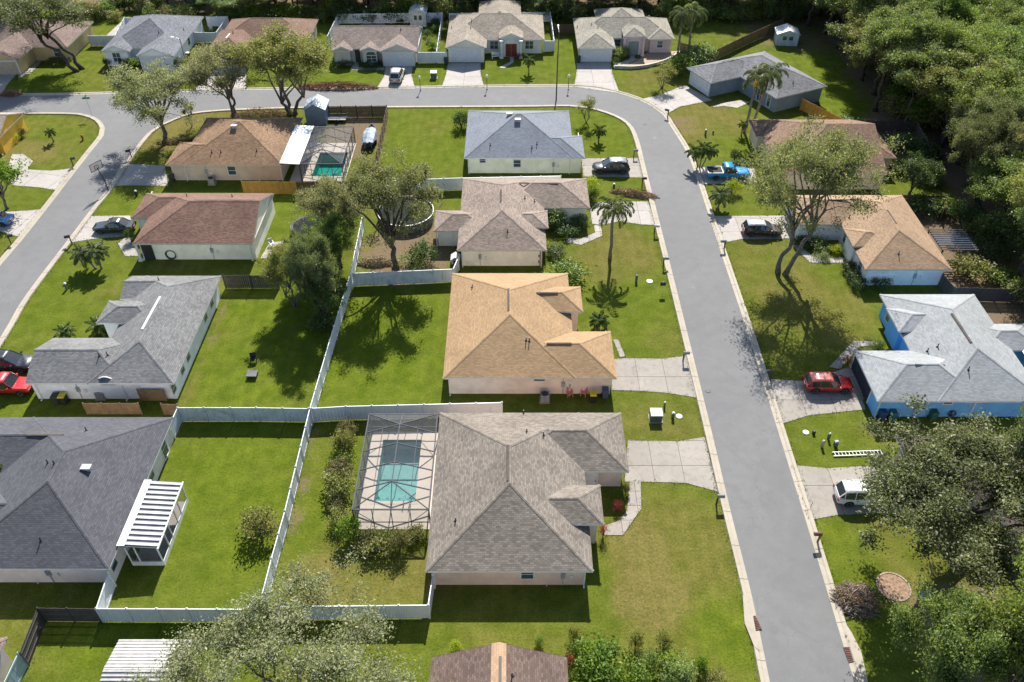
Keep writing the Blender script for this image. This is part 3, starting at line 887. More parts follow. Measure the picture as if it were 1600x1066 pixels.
def roof_bits(H, vents=(), boxes=(), ridge=(), white_ridge=()):
    """vents: pixel (u,v) of pipe vents; boxes: pixel of louvre boxes; ridge: pixel pairs of ridge vents"""
    def on_roof(u, v):
        zz = H['z'] + 1.2
        for _ in range(12):
            p = P(u, v, zz); x, y = H['L'](p)
            h = H['h'](x, y)
            if h < 0: return None
            zz = 0.5 * zz + 0.5 * h
        return (x, y, h)
    for u, v in vents:
        q = on_roof(u, v)
        if q is None: continue
        x, y, h = q
        MB().cyl(x, y, h - .1, h + .42, .05, .05, 8).cyl(x, y, h - .04, h + .06, .16, .07, 8).build('vent_pipe', M_DARKM, H['roof'])
    for u, v in boxes:
        q = on_roof(u, v)
        if q is None: continue
        x, y, h = q
        mb = MB().box(x - .32, y - .2, h - .1, x + .32, y + .2, h + .26).box(x - .4, y - .27, h + .26, x + .4, y + .27, h + .31)
        mb.build('roof_vent', mat('roof_vent_grey', (.42, .41, .40), .6), H['roof'])
    for lst, m in ((ridge, mat('ridge_vent_dark', (.10, .085, .075), 1.0, .1, 1, 0, .05)), (white_ridge, M_WHITE)):
        for (a, b) in lst:
            qa, qb = on_roof(*a), on_roof(*b)
            if qa is None or qb is None: continue
            A, B = Vector((qa[0], qa[1], qa[2] + .03)), Vector((qb[0], qb[1], qb[2] + .03))
            dr = (B - A).normalized(); s = Vector((-dr.y, dr.x, 0)) * .13
            MB().hexa([A - s, B - s, B + s, A + s, A - s * .5 + Vector((0, 0, .04)), B - s * .5 + Vector((0, 0, .04)), B + s * .5 + Vector((0, 0, .04)), A + s * .5 + Vector((0, 0, .04))]).build('ridge_vent', m, H['roof'])
def win(H, u, v, nrm, w, h, fm=None, zc=1.45, mun=1, arch=False, on=None):
    """window whose middle shows at pixel (u,v), set on the wall facing nrm"""
    root = H['root']; fm = fm or M_WHITE
    x, y = H['L'](P(u, v, zc))
    best = None
    for r in H['rects']:
        if r[5] != 0 and on is None: continue
        o = {s: (0.15 if s in r[4] else 0.45) for s in 'WSEN'}
        q = {'S': r[1] + o['S'], 'N': r[3] - o['N'], 'E': r[2] - o['E'], 'W': r[0] + o['W']}[nrm]
        t = y if nrm in 'SN' else x
        lo, hi = (r[0], r[2]) if nrm in 'SN' else (r[1], r[3])
        tt = x if nrm in 'SN' else y
        if lo - .3 <= tt <= hi + .3 and (best is None or abs(q - t) < abs(best - t)): best = q
    if best is None: return
    if nrm in 'SN': y = best
    else: x = best
    return window_part(root, x, y, nrm, w, h, zc - h / 2, fm, arch, mun)
def gar(H, u, v, nrm, w=4.9, m=None):
    root = H['root']
    x, y = H['L'](P(u, v, 1.0))
    best = None
    for r in H['rects']:
        if r[5]: continue
        o = {s: (0.15 if s in r[4] else 0.45) for s in 'WSEN'}
        q = {'S': r[1] + o['S'], 'N': r[3] - o['N'], 'E': r[2] - o['E'], 'W': r[0] + o['W']}[nrm]
        t = y if nrm in 'SN' else x
        tt = x if nrm in 'SN' else y
        lo, hi = (r[0], r[2]) if nrm in 'SN' else (r[1], r[3])
        if lo <= tt <= hi and (best is None or abs(q - t) < abs(best - t)): best = q
    if nrm in 'SN': y = best
    else: x = best
    return garage_door(root, x, y, nrm, w, m=m)

def stucco(name, col): return mat(name, col, 0.9, 0.07, 0.8, 0, 0.2, 0.15, 0.25)
K = 0.55
R = {
    'C4': roof_mat('shingle_taupe', S(153, 143, 132, K)), 'C3': roof_mat('shingle_tan_orange', S(194, 161, 122, K), .10, .08, .7),
    'C2': roof_mat('shingle_drift', S(172, 155, 142, K)), 'C1': roof_mat('shingle_slate_blue', S(150, 156, 166, K), .1, .06, .7),
    'L1': roof_mat('shingle_brown_tan', S(165, 133, 104, K)), 'L2': roof_mat('shingle_red_brown', S(146, 114, 99, K), .16, .1),
    'L3': roof_mat('shingle_weathered_grey', S(146, 146, 146, K), .14, .45), 'L4': roof_mat('shingle_charcoal', S(104, 105, 111, K), .12, .1, .6),
    'R1': roof_mat('shingle_brown', S(158, 127, 107, K)), 'R2': roof_mat('shingle_tan', S(184, 155, 126, K), .12, .1, .7),
    'R3': roof_mat('shingle_pale_grey', S(180, 184, 186, K), .10, .05, .72), 'R4': roof_mat('shingle_dark_brown', S(105, 92, 90, K)),
    'T1': roof_mat('shingle_mauve', S(150, 130, 121, K)), 'T2': roof_mat('shingle_blue_grey', S(138, 141, 148, K)), 'T3': roof_mat('shingle_rust', S(150, 119, 101, K)),
    'T4': roof_mat('shingle_brown_grey', S(165, 148, 138, K)), 'T5': roof_mat('shingle_beige_grey', S(178, 166, 150, K)), 'T6': roof_mat('shingle_stone_grey', S(176, 170, 155, K)),
    'T7': roof_mat('shingle_mid_grey', S(146, 146, 150, K)), 'C5': roof_mat('shingle_mocha', S(132, 112, 102, K)), 'LW': roof_mat('shingle_sand', S(205, 185, 165, K)),
}
W = {k: stucco('stucco_' + n, tuple(min(.86, x * 1.5) for x in c)) for k, n, c in (
    ('C4', 'rose_beige', (0.50, 0.38, 0.31)), ('C3', 'peach', (0.56, 0.44, 0.35)), ('C2', 'ivory', (0.58, 0.54, 0.45)), ('C1', 'cream', (0.62, 0.57, 0.43)),
    ('L1', 'tan', (0.42, 0.34, 0.27)), ('L2', 'butter', (0.58, 0.55, 0.44)), ('L3', 'lavender_white', (0.56, 0.57, 0.62)), ('L4', 'shell', (0.52, 0.46, 0.42)),
    ('R1', 'buff', (0.48, 0.38, 0.27)), ('R2', 'chalk', (0.52, 0.52, 0.52)), ('R3', 'bright_blue', (0.10, 0.29, 0.56)), ('R4', 'clay', (0.36, 0.29, 0.25)),
    ('T1', 'ochre', (0.36, 0.28, 0.15)), ('T2', 'ice_white', (0.60, 0.64, 0.68)), ('T3', 'sand', (0.5, 0.42, 0.34)), ('T4', 'greige', (0.40, 0.37, 0.33)),
    ('T5', 'oat', (0.50, 0.47, 0.40)), ('T6', 'pink', (0.46, 0.36, 0.34)), ('T7', 'slate_blue', (0.13, 0.17, 0.21)), ('C5', 'mocha', (0.4, 0.33, 0.28)), ('LW', 'orange', (0.75, 0.34, 0.05)))}
M_R3S = stucco('stucco_side_blue', (0.16, 0.33, 0.58))

# --- middle column, right road side -----------------------------------------
m = RE(665, 927, 893, 645)
C4 = house('house', 'taupe shingle house with rose beige walls beside the screened pool with four roof trusses', [
    m + ('',), (0.0, P(912, 737, 2.5).y, P(983, 737, 2.5).x, m[3], ''),
    (1.0, P(886, 820, 3.1).y, P(944, 820, 3.1).x, P(939, 758, 3.1).y, '', 0.62)], W['C4'], R['C4'], fascia=M_WHITE)
roof_bits(C4, [(849, 680), (818, 646), (823, 675), (712, 814)], [], [((794, 696), (794, 752))])
win(C4, 824, 901, 'S', .9, 1.15); door_part(C4['root'], *[C4['L'](P(935, 745, 1))[0] * 0 + 6.9, 9.75 - 8.15], 'S', .9)
gar(C4, 984, 700, 'E')
m = RE(692, 901, 591, 427)
C3 = house('house', 'orange tan shingle house with peach walls and bins along its side wall', [
    m + ('',), (0.0, m[1], P(964, 591, 2.5).x, P(955, 518, 2.5).y, ''),
    (1.0, P(866, 487, 3.1).y, P(911, 487, 3.1).x, P(904, 448, 3.1).y, '', 0.62)], W['C3'], R['C3'], fascia=mat('fascia_pale', (0.62, 0.58, 0.52), 0.6, .05))
roof_bits(C3, [(738, 449), (827, 533), (812, 587), (822, 532)], [], [((854, 537), (893, 537)), ((838, 458), (872, 458))])
roof_bits(C3, [], [], [((795, 452), (795, 486))])
win(C3, 843, 594, 'S', 1.0, .5, zc=2.0); gar(C3, 960, 560, 'E')
m = RE(714, 854, 391, 279)
C2 = house('house', 'drift grey shingle house with cream walls and a back porch by the dog kennel', [
    m + ('',), (-1.0, P(880, 325, 2.5).y, P(922, 325, 2.5).x, m[3], ''),
    (-.5, P(826, 356, 3.0).y, P(857, 356, 3.0).x, P(851, 329, 3.0).y, '', 0.5),
    (P(677, 361, 2.4).x, P(677, 361, 2.4).y, -3.0, P(697, 329, 2.4).y, '', -0.1)], W['C2'], R['C2'])
roof_bits(C2, [(793, 362), (820, 310), (835, 315)], [], [((811, 287), (872, 287)), ((783, 297), (783, 316))])
gar(C2, 922, 318, 'E')
# quoin blocks on the front corner
q = C2['root']
xq, yq = C2['L']((P(854, 391, 2.5).x - .45, P(854, 391, 2.5).y + .45, 0))
M_QUOIN = mat('quoin_brown', (0.30, 0.21, 0.16), 0.9, .15)
for k in range(6):
    s = .45 if k % 2 else .3
    MB().box(xq - s, yq - .04, .03 + k * .4, xq + .04, yq - .002, .38 + k * .4).box(xq + .002, yq - .002, .03 + k * .4, xq + .04, yq + s, .38 + k * .4).build('quoin', M_QUOIN, q)
m = (P(725, 247, 2.5).x, P(725, 247, 2.5).y, P(889, 173, 2.5).x, P(889, 173, 2.5).y)
C1 = house('house', 'slate blue shingle house with cream walls standing inside the road bend', [
    m + ('',), (0.0, m[1], P(914, 247, 2.5).x, P(909, 212, 2.5).y, '')], W['C1'], R['C1'], fascia=M_WHITE)
roof_bits(C1, [(766, 227), (839, 225), (831, 231)], [(809, 189), (796, 180)])
win(C1, 808, 260, 'S', .9, 1.0); win(C1, 754, 253, 'S', .7, .6, zc=1.9); gar(C1, 912, 235, 'E')
C5 = house('house', 'mocha shingle gabled house with a painted sunlit strip along its ridge behind the garden shrubs', [
    (P(674, 1027, 2.5).x, 14.0, P(886, 1027, 2.5).x, P(674, 1027, 2.5).y, 'N')], W['C5'], R['C5'])
cx5 = 0.0
y5 = C5['rects'][0][3]; h5 = C5['h'](0, y5 - .1)
for sx in (-1, 1):
    pass
cb = MB()  # ridge strip: sunlight on the ridge painted as lighter shingles
for sx in (-1, 1):
    n_ = 0.5
    pts = [(0, y5 + .03, h5 + .05), (0, -y5, h5 + .05), (sx * n_, -y5, h5 - n_ * .4167 + .05), (sx * n_, y5 + .03, h5 - n_ * .4167 + .05)]
    cb.face(pts if sx < 0 else pts[::-1], [(0, 0), (14, 0), (14, .5), (0, .5)] if sx < 0 else [(0, .5), (14, .5), (14, 0), (0, 0)])
tag(cb.build('ridge_strip', roof_mat('shingle_ridge_sunlit', S(214, 178, 145, K), .1, .05, .75), C5['roof']), 'shingle strip over the ridge painted pale tan as sunlit')
roof_bits(C5, [(800, 1056)], [], [])
MB().box(.02, y5 - 4.5, h5 + .045, .2, y5 - 1.0, h5 + .12).build('ridge_vent', M_DARKM, C5['roof'])

# --- left column --------------------------------------------------------------
m = (-43.3, P(258, 258, 2.5).y, -29.7, P(320, 184, 2.5).y)
L1 = house('house', 'brown tan shingle house joined to a white patio roof and pool cage', [
    m + ('',), (-45.0, m[1], -35.0, P(278, 222, 2.5).y, '')], W['L1'], R['L1'])
roof_bits(L1, [(331, 238), (345, 238), (401, 236)], [(366, 199)], [])
win(L1, 360, 271, 'S', 1.0, 1.2)
m = RE(207, 395, 381, 302)
L2 = house('house', 'red brown shingle house with cream walls and a hose reel on its side', [
    m + ('E',), (P(204, 341, 2.5).x, P(204, 341, 2.5).y, -36.0, m[3], '')], W['L2'], R['L2'])
roof_bits(L2, [(292, 307), (363, 308)], [], [((304, 314), (398, 314))])
gar(L2, 204, 330, 'W', 4.6)
ye = P(271, 599, 2.5).y
L3 = house('house', 'weathered grey shingle house with lavender white walls', [
    (-39.5, ye, -31.4, P(345, 431, 2.5).y, ''), (-45.2, ye, -36.0, P(75, 528, 2.5).y, 'W'),
    (-40.9, P(191, 467, 2.5).y, -34.0, P(345, 431, 2.5).y, 'W'), (-41.6, P(171, 505, 2.9).y, -36.0, P(185, 470, 2.9).y, '', .4)], W['L3'], R['L3'], fascia=M_WHITE)
roof_bits(L3, [(155, 556), (168, 555), (187, 593), (248, 438)], [], [((54, 548), (178, 548))], [((250, 464), (222, 515))])
for v in (464, 486, 548, 568, 598): win(L3, 345 - (v - 464) * .42, v + 8, 'E', .9, 1.1)
win(L3, 165, 604, 'S', 1.3, .35, zc=2.05, arch=True)
m = (-42.6, P(170, 889, 2.5).y, P(170, 889, 2.5).x, P(269, 652, 2.5).y)
L4 = house('house', 'charcoal shingle house with shell pink walls and a striped metal porch roof', [
    m + ('',), (-46.6, P(47, 743, 2.5).y, -36, m[3], ''), (-44.0, P(0, 822, 3.1).y, -37.5, P(62, 770, 3.1).y, '', .62)], W['L4'], R['L4'], fascia=M_WHITE)
roof_bits(L4, [(75, 724), (85, 725), (64, 845), (135, 673)], [(136, 733)], [((42, 680), (100, 680))])
win(L4, 180, 880, 'E', .9, 1.2); win(L4, 251, 741, 'E', .9, 1.2); win(L4, 258, 700, 'E', 1.0, 2.0, zc=1.1)
L5 = house('house', 'mauve shingle house by the dark gate', [(-45, 14.0, P(30, 1000, 2.5).x - .9, P(0, 996, 2.5).y, '')], W['L4'], R['T1'])
LW = house('house', 'orange walled house with pale sand shingles on the corner lot', [(-92, 102.6, -70.0, P(17, 181, 2.5).y + 1.0, 'E'), (-90, 95.5, -71.4, 104, '')], W['LW'], R['LW'])
M_ORW = mat('porch_white', (.65, .63, .58), .7)

# --- right side ----------------------------------------------------------------
R1 = house('house', 'brown shingle house with buff walls behind the broad roadside oak', [
    (34.2, 93.2, 47.9, 108.4, 'E'), (33.4, 103.4, 41.0, 108.3, ''), (46.5, 97.5, 50.6, 105.6, '', -.1)], W['R1'], R['R1'])
roof_bits(R1, [(1289, 212), (1297, 211), (1341, 212)], [], [((1293, 195), (1352, 196))])
gar(R1, 1172, 275, 'W', 4.6)
ye = P(1355, 421, 2.5).y
R2 = house('house', 'tan shingle house with chalk walls and a slatted pergola at its back', [
    (38.5, ye, 47.95, P(1409, 305, 2.5).y, ''), (33.5, P(1247, 351, 2.5).y, 43, P(1409, 305, 2.5).y, ''),
    (P(1335, 384, 2.9).x - .2, P(1335, 385, 2.9).y, 42.5, P(1322, 357, 2.9).y, '', .4)], W['R2'], R['R2'])
roof_bits(R2, [(1404, 397), (1327, 340)], [], [((1386, 329), (1400, 350))])
win(R2, 1317, 371, 'W', .9, 1.4); win(R2, 1343, 415, 'W', .9, 1.2); gar(R2, 1250, 345, 'W', 4.6)
ye = P(1372, 627, 2.5).y
R3 = house('house', 'pale grey shingle house with vivid blue walls beside the parked red hatchback', [
    (38.6, ye, 48.5, P(1375, 460, 2.5).y, ''), (33.15, ye, 43, P(1334, 548, 2.5).y, ''),
    (38.2, P(1412, 518, 2.9).y, 44.0, P(1386, 482, 2.9).y, '', .4), (46, 59.6, 51.6, 63.6, '', -.05)], W['R3'], R['R3'], fascia=M_WHITE)
roof_bits(R3, [(1449, 549), (1465, 542), (1513, 578)], [], [((1430, 570), (1476, 571)), ((1487, 490), (1518, 536))])
gar(R3, 1345, 590, 'W', 4.8, mat('garage_open_shade', (.02, .03, .045), .8))  # door panels coloured dark for the shade inside the open garage
win(R3, 1484, 632, 'S', .8, .45, zc=1.95); win(R3, 1523, 629, 'S', 1.3, .25, zc=2.1)
win(R3, 1385, 495, 'W', 1.0, 1.3)
R4 = house('house', 'dark brown shingle house half hidden under the spreading dark oak', [
    (38.6, 33.0, 48.4, P(1400, 682, 2.5).y, ''), (33.3, 41.4, 43, P(1400, 682, 2.5).y, '')], W['R4'], R['R4'], fascia=M_WHITE)
gar(R4, 1400, 760, 'W', 4.6)

# --- far row -------------------------------------------------------------------
T1 = house('house', 'mauve shingle house with ochre walls behind the leaning twin trunk tree', [(-91, 134.5, -73.5, 146, ''), (-86.0, 129.2, -79.2, 141, 'S')], W['T1'], R['T1'])
win(T1, 89, 83, 'S', 1.3, 1.3); gar(T1, 8, 105, 'S', 4.9, mat('garage_tan', (.40, .35, .28), .6))
T2 = house('house', 'blue grey shingle house with icy white walls and two street gables', [(-67.3, 134.2, -54.8, 148.4, ''), (-67.3, 132.6, -62.6, 141.0, 'S'), (-60.9, 130.7, -54.8, 142, 'S')], W['T2'], R['T2'], fascia=M_WHITE)
win(T2, 182, 91, 'S', 1.2, 1.5, mun=2); gar(T2, 246, 102, 'S'); win(T2, 297, 64, 'E', 1.0, 1.2)
door_part(T2['root'], *T2['L']((-61.7, 134.65)), 'S', .9)
roof_bits(T2, [(248, 51), (287, 47)])
T3 = house('house', 'rust brown shingle house with sand walls behind two street trees', [(-49.5, 137.2, -34.2, 147.0, ''), (-50.0, 131.3, -43.0, 142.0, ''), (-41.2, 136.0, -34.2, 144, ''), (-42.0, 135.2, -38.6, 141, '', .6)], W['T3'], R['T3'], fascia=M_WHITE)
roof_bits(T3, [(364, 52)], [], [], [((359, 53), (353, 60))])
gar(T3, 345, 92, 'S')
T4 = house('house', 'brown grey gabled house with three front gables and a white picket yard', [(-29.8, 133.9, -15.5, 143.3, 'EW'), (-29.6, 132.9, -26.2, 138.5, 'S'), (-25.0, 132.9, -21.8, 138.5, 'S'), (-21.75, 132.5, -15.6, 139.5, 'S')], W['T4'], R['T4'], fascia=M_WHITE)
win(T4, 538, 88, 'S', .9, 1.1, arch=True, zc=1.2); win(T4, 581, 90, 'S', 1.6, 1.0, arch=True, mun=2, zc=1.15); gar(T4, 624, 92, 'S')
door_part(T4['root'], *T4['L']((-25.6, 134.35)), 'S', .9, m=mat('door_dark', (.05, .06, .05), .5))
roof_bits(T4, [(626, 47)], [], [((531, 42), (648, 42))])
T5 = house('house', 'beige grey shingle house with arched columned entry and red front doors', [(-11.0, 137.6, 5.5, 149.0, ''), (-11.0, 134.1, -4.2, 145.0, 'S'), (-6.0, 143.0, 1.6, 156.0, ''), (-2.2, 136.4, 1.9, 142.0, 'S', .7)], W['T5'], R['T5'], fascia=M_WHITE)
gar(T5, 728, 89, 'S'); win(T5, 772, 72, 'S', 1.3, 1.3, mun=2); win(T5, 827, 72, 'S', 1.3, 1.3, mun=2)
roof_bits(T5, [(735, 45), (706, 44), (737, 33)], [], [((762, 22), (792, 22))])
T6 = house('house', 'stone grey shingle house with pink walls and a curved low garden wall', [(10.8, 138.5, 27.4, 147.5, ''), (10.8, 134.0, 17.1, 146.5, ''), (22.9, 137.9, 27.4, 146.5, ''), (14.8, 143.0, 23.6, 152.0, ''), (18.6, 137.0, 22.4, 142.0, '', .8)], W['T6'], R['T6'], fascia=M_WHITE)
gar(T6, 931, 88, 'S'); win(T6, 965, 68, 'S', 1.0, 1.2); win(T6, 1032, 72, 'S', .9, 1.1)
roof_bits(T6, [(934, 44), (924, 39), (902, 43)])
c7 = P(1213, 154, 2.5)
T7 = house('house', 'mid grey shingle house with slate blue walls set diagonally behind the twin palms', [(0, 0, 9.7, 14.9, ''), (-5.6, 8.5, 5, 14.9, '')], W['T7'], R['T7'], frame=(c7.x, c7.y, rad(25.5)), fascia=mat('fascia_grey', (.4, .42, .45), .6))
garage_door(T7['root'], -5.15, 11.7, 'W', 4.9)
window_part(T7['root'], .45, 4.0, 'W', 1.2, 1.9, .35, M_WHITE, mun=2); window_part(T7['root'], .45, 1.9, 'W', .7, 1.9, .35, M_WHITE)
roof_bits(T7, [(1239, 130)], [], [((1128, 97), (1146, 94))])

# columns, porch posts and entry doors
def column(H, x, y, h, r=.14, m=None):
    lx, ly = H['L']((x, y))
    MB().box(lx - r * 1.5, ly - r * 1.5, 0, lx + r * 1.5, ly + r * 1.5, .2).tube([(lx, ly, .2), (lx, ly, h - .15)], r, 10).box(lx - r * 1.5, ly - r * 1.5, h - .15, lx + r * 1.5, ly + r * 1.5, h).build('column', m or M_WHITE, H['root'])
door_part(T5['root'], *T5['L']((-.15, 136.55)), 'S', .95, 2.2, mat('door_red', (.16, .03, .02), .45), True)
for x in (-1.75, 1.45): column(T5, x, 136.05, 3.0, .2)
arch = MB()
for k in range(10):
    a0, a1 = math.pi * k / 10, math.pi * (k + 1) / 10
    ax, ay = T5['L']((-.15, 136.5))
    r0, r1 = 1.08, 1.42
    pt = lambda a, r: (ax + r * math.cos(a), 2.0 + r * .75 * math.sin(a))
    q = [pt(a0, r0), pt(a0, r1), pt(a1, r1), pt(a1, r0)]
    arch.hexa([(q[0][0], ay - .2, q[0][1]), (q[1][0], ay - .2, q[1][1]), (q[1][0], ay, q[1][1]), (q[0][0], ay, q[0][1]), (q[3][0], ay - .2, q[3][1]), (q[2][0], ay - .2, q[2][1]), (q[2][0], ay, q[2][1]), (q[3][0], ay, q[3][1])])
arch.build('entry_arch', M_WHITE, T5['root'])
door_part(T6['root'], *T6['L']((20.5, 137.44)), 'S', .9, 2.3, mat('door_glass_grey', (.22, .26, .27), .3), True)
for x in (18.9, 22.1): column(T6, x, 137.1, 3.1, .22, W['T6'])
MB().box(-.1, -.05, 0, 1.2, 0, 2.2).build('door_screen', M_DARKM, L2['root'], loc=L2['L']((-42.4, P(207, 381, 2.5).y + .43)) + (.02,))
column(L2, -42.85, P(207, 381, 2.5).y + .2, 2.4, .15)
# back porch of the drift grey house: posts, low wall, screens
px0, py0 = C2['L'](P(677, 361, 2.4)); px1 = C2['L'](P(714, 361, 2.4))[0]
pm = MB()
for x in (px0 + .3, px0 + 2.2): pm.box(x - .06, py0 + .3, 0, x + .06, py0 + .42, 2.3)
pm.build('porch_post', M_WHITE, C2['root'])
# ------------------------------------------------------------------ fences
def vinyl_mat(name, col, algae):
    m, n, l, b = nt(name)
    p = pos(n)
    f = noise(n, l, p, 0.5, 5.0, 0.7, 0.8)
    mp = n.new('ShaderNodeMapping'); mp.inputs['Scale'].default_value = (5, 5, 0.7); l.new(p, mp.inputs['Vector'])
    f2 = noise(n, l, mp.outputs[0], 1.0, 4.0, 0.7)
    c = mix(n, l, ramp(n, l, f, 0.42, 0.72, 0, algae), col, (0.30, 0.36, 0.30))
    c = mix(n, l, ramp(n, l, f2, 0.5, 0.75, 0, algae), c, (0.24, 0.27, 0.20))
    l.new(c, b.inputs['Base Color'])
    b.inputs['Roughness'].default_value = 0.45
    return m
M_VINYL = vinyl_mat('white_vinyl', (0.62, 0.64, 0.68), 0.22)
M_VINYL_A = vinyl_mat('algae_vinyl', (0.58, 0.62, 0.65), 0.65)
def wood_mat(name, col, var=.35):
    m, n, l, b = nt(name)
    p = pos(n)
    g = n.new('ShaderNodeNewGeometry')
    f = noise(n, l, p, 2.0, 5.0, 0.7)
    mp = n.new('ShaderNodeMapping'); mp.inputs['Scale'].default_value = (14, 14, 1.2); l.new(p, mp.inputs['Vector'])
    f2 = noise(n, l, mp.outputs[0], 1.0, 4.0, 0.6)
    c = mix(n, l, ramp(n, l, f, .3, .7), tuple(x * (1 - var) for x in col), col)
    c = mix(n, l, math_(n, l, 'MULTIPLY', g.outputs['Random Per Island'], .45), c, tuple(x * .45 for x in col))
    c = mix(n, l, ramp(n, l, f2, .45, .75, 0, .5), c, tuple(x * .5 for x in col))
    l.new(c, b.inputs['Base Color']); b.inputs['Roughness'].default_value = .85
    return m
M_PINE = wood_mat('pine_yellow', (0.50, 0.28, 0.055))
M_WOODB = wood_mat('wood_brown', (0.145, 0.085, 0.05))
M_WOODT = wood_mat('wood_tan', (0.30, 0.20, 0.10))
M_WOODG = wood_mat('wood_grey', (0.10, 0.085, 0.075))
_fm = {}
def fence_meshes(style, m):
    k = (style, m.name)
    if k in _fm: return _fm[k]
    mb = MB()
    if style == 'vinyl':
        mb.box(0.0, -.03, .05, 1, .03, .16).box(0, -.035, .90, 1, .035, 1.0)
        for i in range(10):
            d = .018 if i % 2 else .012
            mb.box(i / 10 + .002, -d, .161, (i + 1) / 10 - .002, d, .899)
    else:
        mb.box(0, .012, .18, 1, .05, .23).box(0, .012, .5, 1, .05, .55).box(0, .012, .82, 1, .05, .87)
        r = random.Random(5)
        for i in range(14):
            mb.box(i / 14 + .004, -.012 - r.uniform(0, .006), .02, (i + 1) / 14 - .004, .011, 1 - r.uniform(0, .025))
    pm = mb.mesh('panel', m)
    w = .07 if style == 'vinyl' else .05
    q = MB().box(-w, -w, 0, w, w, 1.02)
    q.hexa([(-w - .02, -w - .02, 1.02), (w + .02, -w - .02, 1.02), (w + .02, w + .02, 1.02), (-w - .02, w + .02, 1.02), (-.02, -.02, 1.07), (.02, -.02, 1.07), (.02, .02, 1.07), (-.02, .02, 1.07)])
    po = q.mesh('post', m)
    _fm[k] = (pm, po)
    return _fm[k]
def fence(label, pts, style='vinyl', m=None, h=1.83, seg=2.35, group=None, px=True, ztop=True, name='fence'):
    """pts: pixels of the fence's top line (or metres when px=False)"""
    m = m or M_VINYL
    w = [P(u, v, h) for u, v in pts] if px else [Vector((x, y, 0)) for x, y in pts]
    w = [Vector((p.x, p.y, 0)) for p in w]
    root = empty(name, w[0], 0, label, 'fence', group)
    pm, po = fence_meshes(style, m)
    first = True
    for a, b in zip(w[:-1], w[1:]):
        L = (b - a).length
        n = max(1, round(L / seg))
        ang = math.atan2(b.y - a.y, b.x - a.x)
        for i in range(n):
            p = a.lerp(b, i / n) - w[0]
            if first or i > 0 or True:
                link_obj('post', po, root, p, ang, (1, 1, h))
            link_obj('panel', pm, root, p + Vector((0, 0, 0)), ang, (L / n, 1, h))
    link_obj('post', po, root, w[-1] - w[0], 0, (1, 1, h))
    return root
fence('long white vinyl fence running between the back yards of the pool house', [(566, 338), (547, 428), (515, 532), (484, 638), (445, 798), (424, 872), (408, 934)], 'vinyl', M_VINYL)
fence('algae stained vinyl fence closing the small yard of the charcoal house', [(265, 664), (277, 637), (400, 637), (482, 638.5)], 'vinyl', M_VINYL_A)
fence('grey white vinyl fence between the pool cage and the peach walled house', [(487, 638), (540, 635), (784, 629)], 'vinyl', M_VINYL)
fence('white vinyl fence ending under the sparse tree at the pool house corner', [(419, 950), (437, 948), (669, 945.5), (676, 898)], 'vinyl', M_VINYL)
fence('white vinyl fence along the lawn north of the ribbed metal carport', [(169, 895), (150, 951), (386, 952), (396, 934)], 'vinyl', M_VINYL)
fence('mildewed vinyl fence south of the dog kennel', [(551, 427), (708, 420.5), (716, 402)], 'vinyl', M_VINYL_A)
fence('vinyl fence between the slate blue roof house and the drift grey house', [(580, 284), (665, 280), (721, 278), (876, 275)], 'vinyl', M_VINYL)
fence('vinyl fence west of the blue grey gabled house', [(137, 56), (179, 56)], 'vinyl', M_VINYL)
fence('vinyl fence round the small court east of the blue grey gabled house', [(300, 51), (337, 51), (355, 26), (322, 26)], 'vinyl', M_VINYL)
fence('vinyl fence round the white paved yard behind the blue grey gabled house', [(179, 56), (194, 27), (214, 29)], 'vinyl', M_VINYL)
fence('vinyl fence behind the house with three front gables', [(511, 57), (528, 22), (691, 20), (682, 81), (699, 82), (651, 82)][:4], 'vinyl', M_VINYL)
fence('short vinyl fence joining the three gable house to its neighbour', [(652, 82), (698, 82)], 'vinyl', M_VINYL)
fence('vinyl fence behind the house with the arched entry', [(702, 21), (780, 20), (860, 19), (866, 64), (850, 64)], 'vinyl', M_VINYL)
fence('fresh yellow pine fence beside the lawn south of the tan patio house', [(377, 283), (462, 284.5)], 'wood', M_PINE, seg=2.4)
fence('dark brown board fence below the pool cage with teal water', [(463, 284.5), (504, 284), (572, 284)], 'wood', M_WOODB, seg=2.4)
fence('brown board fence round the yard with the covered boat', [(508, 166), (604, 165), (588, 238), (574, 283)], 'wood', M_WOODB, seg=2.4)
fence('dark weathered board fence behind the weathered grey roof house', [(347, 430), (432, 430)], 'wood', M_WOODG, seg=2.4)
fence('tan board fence screening the condenser by the lavender white wall', [(129, 630), (215, 630)], 'wood', M_WOODT, h=1.5, seg=2.0)
fence('short tan board fence meeting the algae stained vinyl corner', [(251, 631), (276, 632)], 'wood', M_WOODT, h=1.5, seg=2.0)
fence('tan board gate leaf standing against the lavender white wall', [(214, 609), (254, 609)], 'wood', M_WOODT, h=1.5, seg=2.4)
fence('dark board fence between the far houses with shrubs behind', [(866, 38), (896, 38)], 'wood', M_WOODB, seg=2.4)
fence('weathered board fence running from the pink house to the woods', [(1064, 66), (1085, 72), (1111, 82), (1160, 58), (1200, 40), (1225, 28)], 'wood', M_WOODT, seg=2.4)
fence('new yellow board fence behind the slate blue walled house', [(1254, 154), (1318, 186)], 'wood', M_PINE, seg=2.4)
fence('shaded board fence along the edge of the woods behind the brown house', [(1319, 187), (1434, 190), (1462, 242)], 'wood', M_WOODG, seg=2.4)
fence('board fence behind the tan shingle house with stored clutter', [(1410, 304), (1478, 306), (1476, 326)], 'wood', M_WOODB, seg=2.4)
fence('pale grey board fence beside the chalk walled house', [(1474, 428), (1492, 449), (1600, 452)], 'wood', M_WOODG, seg=2.4)
